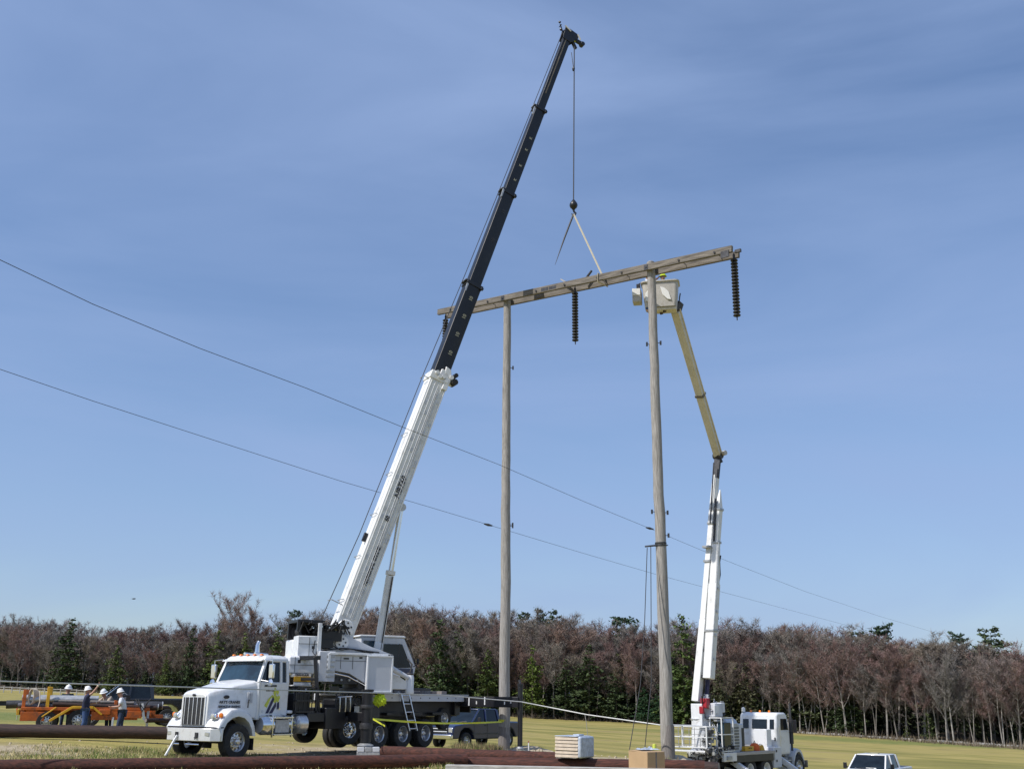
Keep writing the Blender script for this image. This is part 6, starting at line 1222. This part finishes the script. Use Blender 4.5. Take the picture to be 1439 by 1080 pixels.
t = thing('long_beam', on_tr(-1.3, .55, .94), TA, 'black steel beam sticking out behind the trailer', 'beam'); MB().box((2.9, 0, .08), (6.4, .18, .03)).box((2.9, 0, .24), (6.4, .18, .03)).box((2.9, 0, .16), (6.4, .03, .14)).build('web_and_flanges', M['black'], t)
t = thing('rope_coil', on_tr(.35, -.5, 1.50), TA, 'tan rope coil hung over the rear end of the trailer load', 'rope coil'); cb_ = MB()
for i in range(7): cb_.tube([(.10 * math.cos(a) * (1 + .1 * i) + .02 * i, -.30 + .03 * i, -.12 + .30 * math.sin(a)) for a in [k * .5 for k in range(14)]], .022, 6)
cb_.build('coils', M['pale_wood'], t); MB().tube([(.3, -.34, .1), (.36, -.42, -.3), (.3, -.4, -.6)], .022, 6).build('loose_end', M['pale_wood'], t)
# ================================================================== vehicles
def pickup(name, org, ang, m, label, cat='pickup truck', lod=0):
    t = thing(name, org, ang, label, cat); w_ = .98
    def a_(nm, mm, mb, bev=0.0, par=None, smooth=35): return mb.build(nm, mm, par or t, bevel=bev, smooth=smooth)
    body = [(2.75, .50), (2.82, .72), (2.80, 1.02), (2.62, 1.14), (1.45, 1.24), (1.2, 1.26), (-.9, 1.28), (-2.85, 1.26), (-2.9, .55), (-2.3, .50), (-2.1, .85), (-1.85, 1.0), (-1.5, 1.0), (-1.25, .85), (-1.1, .45), (1.15, .45), (1.3, .85), (1.55, 1.0), (1.95, 1.0), (2.2, .85), (2.35, .50)]
    bo = a_('body', m, MB().prism(body, -w_, w_), .05)
    gh = MB(); 
    lo = [(1.30, -.88), (1.34, 0), (1.30, .88), (-.98, .90), (-.98, -.90)]; hi = [(.52, -.72), (.56, 0), (.52, .72), (-.88, .74), (-.88, -.74)]
    gh.v = [(x, y, 1.22) for x, y in lo] + [(x, y, 1.88) for x, y in hi]; n = 5
    for j in range(n): gh.face((j, (j + 1) % n, n + (j + 1) % n, n + j))
    gh.face(range(n, 2 * n)); a_('glasshouse', M['glass'], gh, 0, None, 0)
    a_('roof', m, MB().prism([(.56, -.70), (.60, 0), (.56, .70), (-.9, .75), (-.9, -.75)], 1.865, 1.93, plane='xy'), .04)
    for y in (-1, 1):
        a_('pillar', m, MB().bar((1.30, y * .90, 1.22), (.53, y * .735, 1.89), .07, .07, up=(0, 1, 0)), .01); a_('pillar', m, MB().bar((.15, y * .91, 1.22), (.05, y * .755, 1.89), .09, .06, up=(0, 1, 0)), .01); a_('pillar', m, MB().bar((-.95, y * .91, 1.22), (-.87, y * .75, 1.89), .16, .08, up=(0, 1, 0)), .01)
        a_('mirror', M['black'], MB().box((1.0, y * 1.16, 1.38), (.10, .16, .28)).tube([(1.0, y * .95, 1.30), (1.0, y * 1.12, 1.34)], .025, 6), .02)
        a_('headlight', M['headlight'], MB().box((2.78, y * .80, .92), (.10, .26, .24)), .03)
        for x in (1.75, -1.68): wheel('wheel', x, y * .86, .40, .40, .26, par=t)
        a_('door_handle', M['black'], MB().box((.25, y * .99, 1.12), (.16, .03, .04))); a_('door_gap', M['black'], MB().box((.12, y * .982, .85), (.018, .012, .75)).box((1.18, y * .982, .85), (.018, .012, .75)).box((-.95, y * .982, .85), (.018, .012, .75)).box((.1, y * .982, .50), (2.2, .012, .03))); a_('side_trim', M['dark_steel'], MB().box((.1, y * .985, .72), (2.4, .02, .06)))
    a_('grille', M['black'], MB().box((2.80, 0, .90), (.06, 1.28, .34)), .02); g_ = a_('grille_bar', M['chrome'] if lod else M['grey_panel'], MB().box((2.84, 0, .98), (.03, 1.2, .04)).box((2.84, 0, .84), (.03, 1.2, .04)), .01)
    a_('front_bumper', M['chrome'], MB().box((2.88, 0, .60), (.22, 1.95, .22)), .04)
    a_('bed_void', M['black'], MB().box((-1.95, 0, 1.27), (1.75, 1.7, .02))); a_('tailgate', m, MB().box((-2.90, 0, .95), (.06, 1.7, .56)), .01)
    a_('wiper', M['black'], MB().tube([(1.32, -.5, 1.27), (1.15, .1, 1.33)], .012, 5).tube([(1.32, .1, 1.27), (1.15, .6, 1.33)], .012, 5))
    return t
pw = at(1231, 1058, 57); WP = pickup('pickup_truck', (pw.x, pw.y + .3, pw.z - 1.96), R(-126), M['white'], 'white pickup truck driving up at the lower right of the field', lod=1); WP.scale = (1.02, 1.02, 1.0)
MB().box((-.1, 0, 1.955), (.22, .42, .05)).build('roof_beacon', M['letter_pale'], WP, bevel=.02)
MB().box((1.15, .2, 1.30), (.2, .5, .05)).box((1.1, -.45, 1.30), (.2, .3, .04)).build('dashboard_papers', M['hat'], WP)
bp_ = at(655, 1040, 57); BPk = pickup('pickup_truck', (bp_.x + .35, bp_.y + 1.6, gz(bp_.x, bp_.y)), R(232), M['bluecar'], 'dark blue pickup parked behind the rear of the crane truck')
kp_ = at(165, 980, 54); KPk = pickup('pickup_truck', (kp_.x + .6, kp_.y, gz(kp_.x, kp_.y) + .05), R(205), M['blackcar'], 'black pickup parked behind the crew and pole trailer')
# ================================================================== poles and timbers lying on the ground
def lying(name, p0, Y0, p1, Y1_, r0, r1, m, label, cat='timber pole', group='timber poles lying on the ground', seg=30):
    a = at(p0[0], p0[1], Y0); b = at(p1[0], p1[1], Y1_); a.z -= r0; b.z -= r1; return log('timber_pole', a, b, r0, r1, m, label, cat, group, n=18, seg=seg, wob=.004)
lying('p', (-260, 1012), 39, (262, 1020.5), 41.2, .235, .225, M['darkpole'], 'dark brown pole lying across in front of the orange trailer')
lying('p', (-160, 1068.5), 27.2, (655, 1058.5), 33.2, .20, .19, M['redpole'], 'long red brown pole lying along the bottom left edge of the photo')
lying('p', (538, 1047.2), 38.2, (800, 1056.5), 35.6, .20, .18, M['redpole'], 'red brown pole starting at the grey cribbing of the black jack')
lying('p', (560, 1061), 33.8, (990, 1067.5), 32.3, .22, .20, M['redpole'], 'red brown pole lying under the cardboard box and wrapped bundle')
lying('p', (905, 1064), 33.6, (1010, 1070), 32.8, .20, .18, M['darkpole'], 'dark pole end to the right of the cardboard box')
a = at(627, 1073.5, 29.6); b = at(1000, 1080.5, 29.0); t = thing('timber_beam', a, 0, 'grey weathered square timber lying nearest the camera at the bottom', 'timber beam'); MB().bar((0, 0, -.12), b - a - Vector((0, 0, .12)), .26, .24).build('beam_body', M['greyboard'], t, bevel=.012); MB().bar(Vector((.25, 0, -.12)) , (b - a) * .02 + Vector((.25, 0, -.12)), .262, .243).build('end_band', M['butt_wood'], t)
log('timber_pole', at(205, 990.5, 60) - Vector((0, 0, .12)), at(300, 991, 66) - Vector((0, 0, .12)), .12, .10, M['darkpole'], 'thin dark pole lying beyond the trailer left of the truck grille', 'timber pole', 'timber poles lying on the ground')
log('timber_pole', at(205, 1008.5, 46) - Vector((0, 0, .09)), at(300, 1009, 49) - Vector((0, 0, .09)), .09, .08, M['darkpole'], 'dark pole lying low between trailer tongue and truck bumper', 'timber pole', 'timber poles lying on the ground')
# crib blocks under the front jack
cx_, cy_ = tl(jx, jy, 0).x, tl(jx, jy, 0).y; cz = gz(cx_, cy_)
for lvl in range(2):
    for k in range(3):
        ang = (0 if lvl == 0 else math.pi / 2) + .15; dv = Vector((math.cos(ang), math.sin(ang), 0)); pv = Vector((-dv.y, dv.x, 0)); c = Vector((cx_ + .12, cy_ - .1, cz + .08 + .15 * lvl)) + pv * (k - 1) * .26
        t = thing('crib_block', c, ang, ('bottom' if lvl == 0 else 'top') + ' layer crib block under the black front jack, ' + ('nearest the camera', 'in the middle', 'farthest back')[k], 'crib block', 'grey crib blocks under the front jack'); MB().box((0, 0, 0), (.78, .24, .145)).build('block', M['grey_panel'] if (k + lvl) % 2 else M['steel'], t, bevel=.012)
cx2, cy2 = tl(kx, ky, 0).x, tl(kx, ky, 0).y
t = thing('jack_pad', (cx2, cy2, gz(cx2, cy2)), .2, 'dark square pad under the black rear jack', 'jack pad'); MB().box((0, 0, .06), (.7, .7, .12)).build('pad', M['black'], t, bevel=.01); MB().tube([(-.3, -.35, .1), (0, -.42, .14), (.3, -.35, .1)], .015, 6).build('handle', M['rope'], t)
# wrapped bundle of wooden blocks
cbp = at(807, 1063.5, 33.0); t = thing('wrapped_bundle', cbp, R(58), 'shrink wrapped bundle of pale wooden slats standing on a red pole', 'bundle'); W_ = .86
for r_ in range(6): MB().box((-.08 + rt.uniform(-.012, .012), 0, .055 + r_ * .095), (.80, .76, .072)).build('slat', M['pale_wood'], t, bevel=.006, seg=1)
for r_ in range(6): MB().box((-.08, 0, .012 + r_ * .095), (.78, .70, .018)).build('spacer', M['arm_wood'], t)
wpp = MB(); wpp.box((-.06, -.42, .30), (.84, .12, .59)); wpp.build('plastic_wrap', M['wrap'], t, bevel=.05, seg=3); MB().box((-.05, .02, .60), (.86, .74, .02)).box((-.1, -.2, .63), (.3, .2, .05)).build('top_wrap', M['wrap'], t, bevel=.01)
for k_, (dx_, dy_) in enumerate(((-.28, .12), (.30, .05))):
    p_ = cbp + Vector((dx_, dy_, 0)); g_ = gz(p_.x, p_.y); t = thing('dunnage_post', (p_.x, p_.y, g_), R(58), ('left' if k_ == 0 else 'right') + ' dark dunnage block propping up the wrapped bundle', 'dunnage block', 'dunnage under the wrapped bundle'); MB().box((0, 0, (cbp.z - g_) / 2), (.16, .5, cbp.z - g_ - .004)).build('block', M['butt_wood'], t, bevel=.01)
# cardboard boxes
cbp = at(909, 1079.5, 31.6); t = thing('cardboard_box', cbp, R(33), 'brown cardboard box with its top edge open at the bottom right of centre', 'cardboard box'); bx_ = MB(); a_, b_, h_ = .62, .80, .46
MB().box((0, -b_ / 2, h_ / 2), (a_, .02, h_)).box((0, b_ / 2, h_ / 2), (a_, .02, h_)).box((-a_ / 2, 0, h_ / 2), (.02, b_, h_)).box((a_ / 2, 0, h_ / 2), (.02, b_, h_)).box((0, 0, .02), (a_, b_, .02)).build('box_walls', M['cardboard'], t, bevel=.004)
MB().box((0, 0, h_ + .01), (a_ * 1.01, b_ * 1.01, .015), Matrix.Rotation(.03, 3, 'X')).build('flap', M['cardboard'], t); MB().box((0, -b_ / 2 - .012, h_ * .5), (.05, .004, h_)).build('tape_strip', M['butt_wood'], t)
t = thing('cardboard_box', cbp + Vector((.10, -.1, -.40)), R(33), 'lower cardboard box mostly below the open one at the bottom edge', 'cardboard box'); MB().box((0, 0, .19), (.70, .9, .37)).build('box_walls', M['cardboard'], t, bevel=.006); MB().box((0, 0, .385), (.08, .9, .004)).build('tape_strip', M['butt_wood'], t)
# plastic sheeting and cup on top
t = thing('plastic_sheet', cbp + Vector((.05, .15, h_ + .03)), R(20), 'crumpled pale plastic sheet on top of the cardboard box', 'plastic sheet'); sh = MB(); n_ = 9
for i in range(n_):
    for j in range(n_): sh.v.append((-.3 + .6 * i / 8, -.22 + .44 * j / 8, .015 + abs(rt.gauss(0, .035)) * (1 if 0 < i < 8 and 0 < j < 8 else .1)))
for i in range(n_ - 1):
    for j in range(n_ - 1): p = i * n_ + j; sh.face((p, p + 1, p + n_ + 1, p + n_))
sh.build('sheet', M['wrap'], t, smooth=0); MB().lathe([(0, .0), (.05, 0), (.06, .10), (.05, .13), (0, .14)], (.22, 0, .03), n=12).build('weight_cup', M['logo_green'], t)
# ladder leaning on the deck
la = tl(-8.45, 1.55, .72); lb = tl(-8.1, 1.36, 2.06); t = thing('ladder', la, 0, 'short aluminium ladder leaning against the crane truck deck', 'ladder'); v_ = lb - la; sd2 = hd * .235
for s_ in (-1, 1): MB().bar(sd2 * s_, v_ + sd2 * s_, .05, .075, up=lf).build('side_rail', M['alu'], t, bevel=.005)
for i in range(5): MB().tube([v_ * (.06 + i * .22) - sd2, v_ * (.06 + i * .22) + sd2], .024, 8).build('rung', M['alu'], t)
for s_ in (-1, 1): MB().tube([v_ + sd2 * s_, v_ + sd2 * s_ + Vector((0, 0, .06)) - lf * .12, v_ + sd2 * s_ - lf * .2], .02, 6).build('hook', M['alu'], t)
# hi-vis vest bundle beside the jack
vp = tl(-6.35, 1.62, 0); vz = at(527, 983, vp.y).z; t = thing('safety_vest', (vp.x, vp.y, vz), 0, 'crumpled bright yellow green safety vest hung beside the black front jack', 'safety vest'); bmv = bmesh.new(); bmesh.ops.create_icosphere(bmv, subdivisions=4, radius=.21)
for v in bmv.verts:
    n_ = v.co.normalized(); k = 1 + .24 * math.sin(n_.x * 6 + 3 * n_.z) * math.cos(n_.z * 7 + n_.y * 5) + .14 * math.sin(n_.x * 15 + n_.z * 9 + 4 * n_.y) + .06 * math.sin(n_.x * 31 - n_.z * 23); v.co = Vector((n_.x * .22, n_.y * .14, n_.z * .21)) * k
mev = bpy.data.meshes.new('cloth'); bmv.to_mesh(mev); bmv.free(); mev.polygons.foreach_set('use_smooth', [True] * len(mev.polygons)); mev.materials.append(M['hiviz']); ov = bpy.data.objects.new('cloth', mev); COL.objects.link(ov); ov.parent = t
vp2 = tl(-6.35, 1.30, 0); MB().tube([Vector((0, 0, .15)), Vector((vp2.x - vp.x, vp2.y - vp.y, .22))], .012, 6).build('strap', M['black'], t)
# ================================================================== small things on the ground
def mound(px, Y, rx, ry, h, label):
    p = on_ground(px, Y); b = MB(); n = 20; rings = 6; t = thing('sand_pile', p, 0, label, 'sand pile')
    for i in range(rings + 1):
        k = i / rings
        for j in range(n): a = 2 * math.pi * j / n; w_ = 1 + .16 * math.sin(3 * a + 1) + .08 * math.sin(7 * a); b.v.append((rx * (1 - k) * w_ * math.cos(a), ry * (1 - k) * w_ * math.sin(a), -.05 + (h + .05) * (1 - (1 - k) ** 2) + rt.gauss(0, .015)))
    for i in range(rings):
        for j in range(n): p_ = i * n + j; q = i * n + (j + 1) % n; b.face((p_, q, q + n, p_ + n))
    b.build('heap', M['sand'], t, smooth=60)
    c = MB()
    for i in range(16): a = rt.uniform(0, 6.28); r_ = rt.uniform(.3, 1.1); s_ = rt.uniform(.04, .10); c.box((rx * r_ * math.cos(a), ry * r_ * math.sin(a), .02), (s_, s_ * .8, s_ * .7), Matrix.Rotation(a, 3, 'Z'))
    o = c.build('clods', M['stone'], t, smooth=0); o['kind'] = 'stuff'; return t
mound(740, 44.6, 1.2, .8, .28, 'small pale sand pile right of the left timber pole foot'); mound(938, 40.9, .9, .7, .25, 'dug sand pile around the foot of the right timber pole')
t = thing('marker_stake', on_ground(743, 43.8), 0, 'thin white marker stake on the sand pile by the left pole', 'marker stake'); MB().box((0, 0, .2), (.04, .03, .44)).build('stake', M['hat'], t); MB().box((0, 0, .43), (.045, .035, .05)).build('painted_top', M['red'], t)
# bird
bpx = at(188, 841, 150); t = thing('bird', bpx, R(20), 'small dark bird gliding above the wood at the left', 'bird'); bd_ = MB()
bd_.tube([(-.26, 0, 0), (-.12, 0, .01), (.08, 0, .02), (.2, 0, .04), (.28, 0, .03)], [.02, .075, .09, .05, .01], 10); bd_.build('body', M['letter'], t, smooth=60)
for s_ in (1, -1): MB().prism([(.10, 0), (.12, .35 * s_), (.02, .70 * s_), (-.10, .36 * s_), (-.10, 0)], .02, .035, plane='xy').build('wing', M['letter'], t)
MB().prism([(-.2, -.02), (-.2, .02), (-.40, .08), (-.40, -.08)], 0, .012, plane='xy').build('tail', M['letter'], t)
# far field fence at left
fx0 = at(-30, 975, 205); FN = thing('field_fence', (fx0.x, 205, gz(fx0.x, 205)), 0, 'low grey rail fence at the far left edge of the field', 'fence')
for i in range(14):
    x = i * 1.5; z = gz(fx0.x + x, 205) - FN.location.z
    o = MB().box((0, 0, .55), (.14, .14, 1.2)).build('post', M['greyboard'], FN); o.location = (x, 0, z)
    if i < 13:
        for hh in (.5, .95): o = MB().bar((0, 0, hh), (1.5, 0, hh), .05, .14).build('rail', M['greyboard'], FN); o.location = (x, 0, z)

# the lift truck's short set-forward cab and nose
for o in list(BT.children):
    if o.name.split('.')[0] in ('front_wheel',): o.location.x = 4.72 + (o.location.x - 4.72) * .72; o.location.y *= .92; continue
    for q in [o] + list(o.children):
        if q.type != 'MESH' or q.parent == bk_ or o == bk_: continue
        if o.name.split('.')[0] in ('rear_wheel', 'front_wheel', 'lower_boom', 'upper_boom', 'elbow'): continue
        for v in q.data.vertices:
            if v.co.x > 4.72: v.co.x = 4.72 + (v.co.x - 4.72) * .72
            if v.co.x > 4.60: v.co.y *= .92
# ================================================================== tidy the hierarchy: thing > part > sub-part, never deeper
def dissolve(e):
    for c in list(e.children): c.parent = e.parent; c.matrix_local = e.matrix_basis @ c.matrix_basis
    bpy.data.objects.remove(e)
for e in (trf, bm_root): dissolve(e)
def flatten(root):
    again = True
    while again:
        again = False
        for p in list(root.children):
            for q in list(p.children):
                for r_ in list(q.children):
                    r_.parent = p; r_.matrix_local = q.matrix_basis @ r_.matrix_basis; again = True
for r_ in [o for o in COL.objects if o.parent is None and o.children]: flatten(r_)
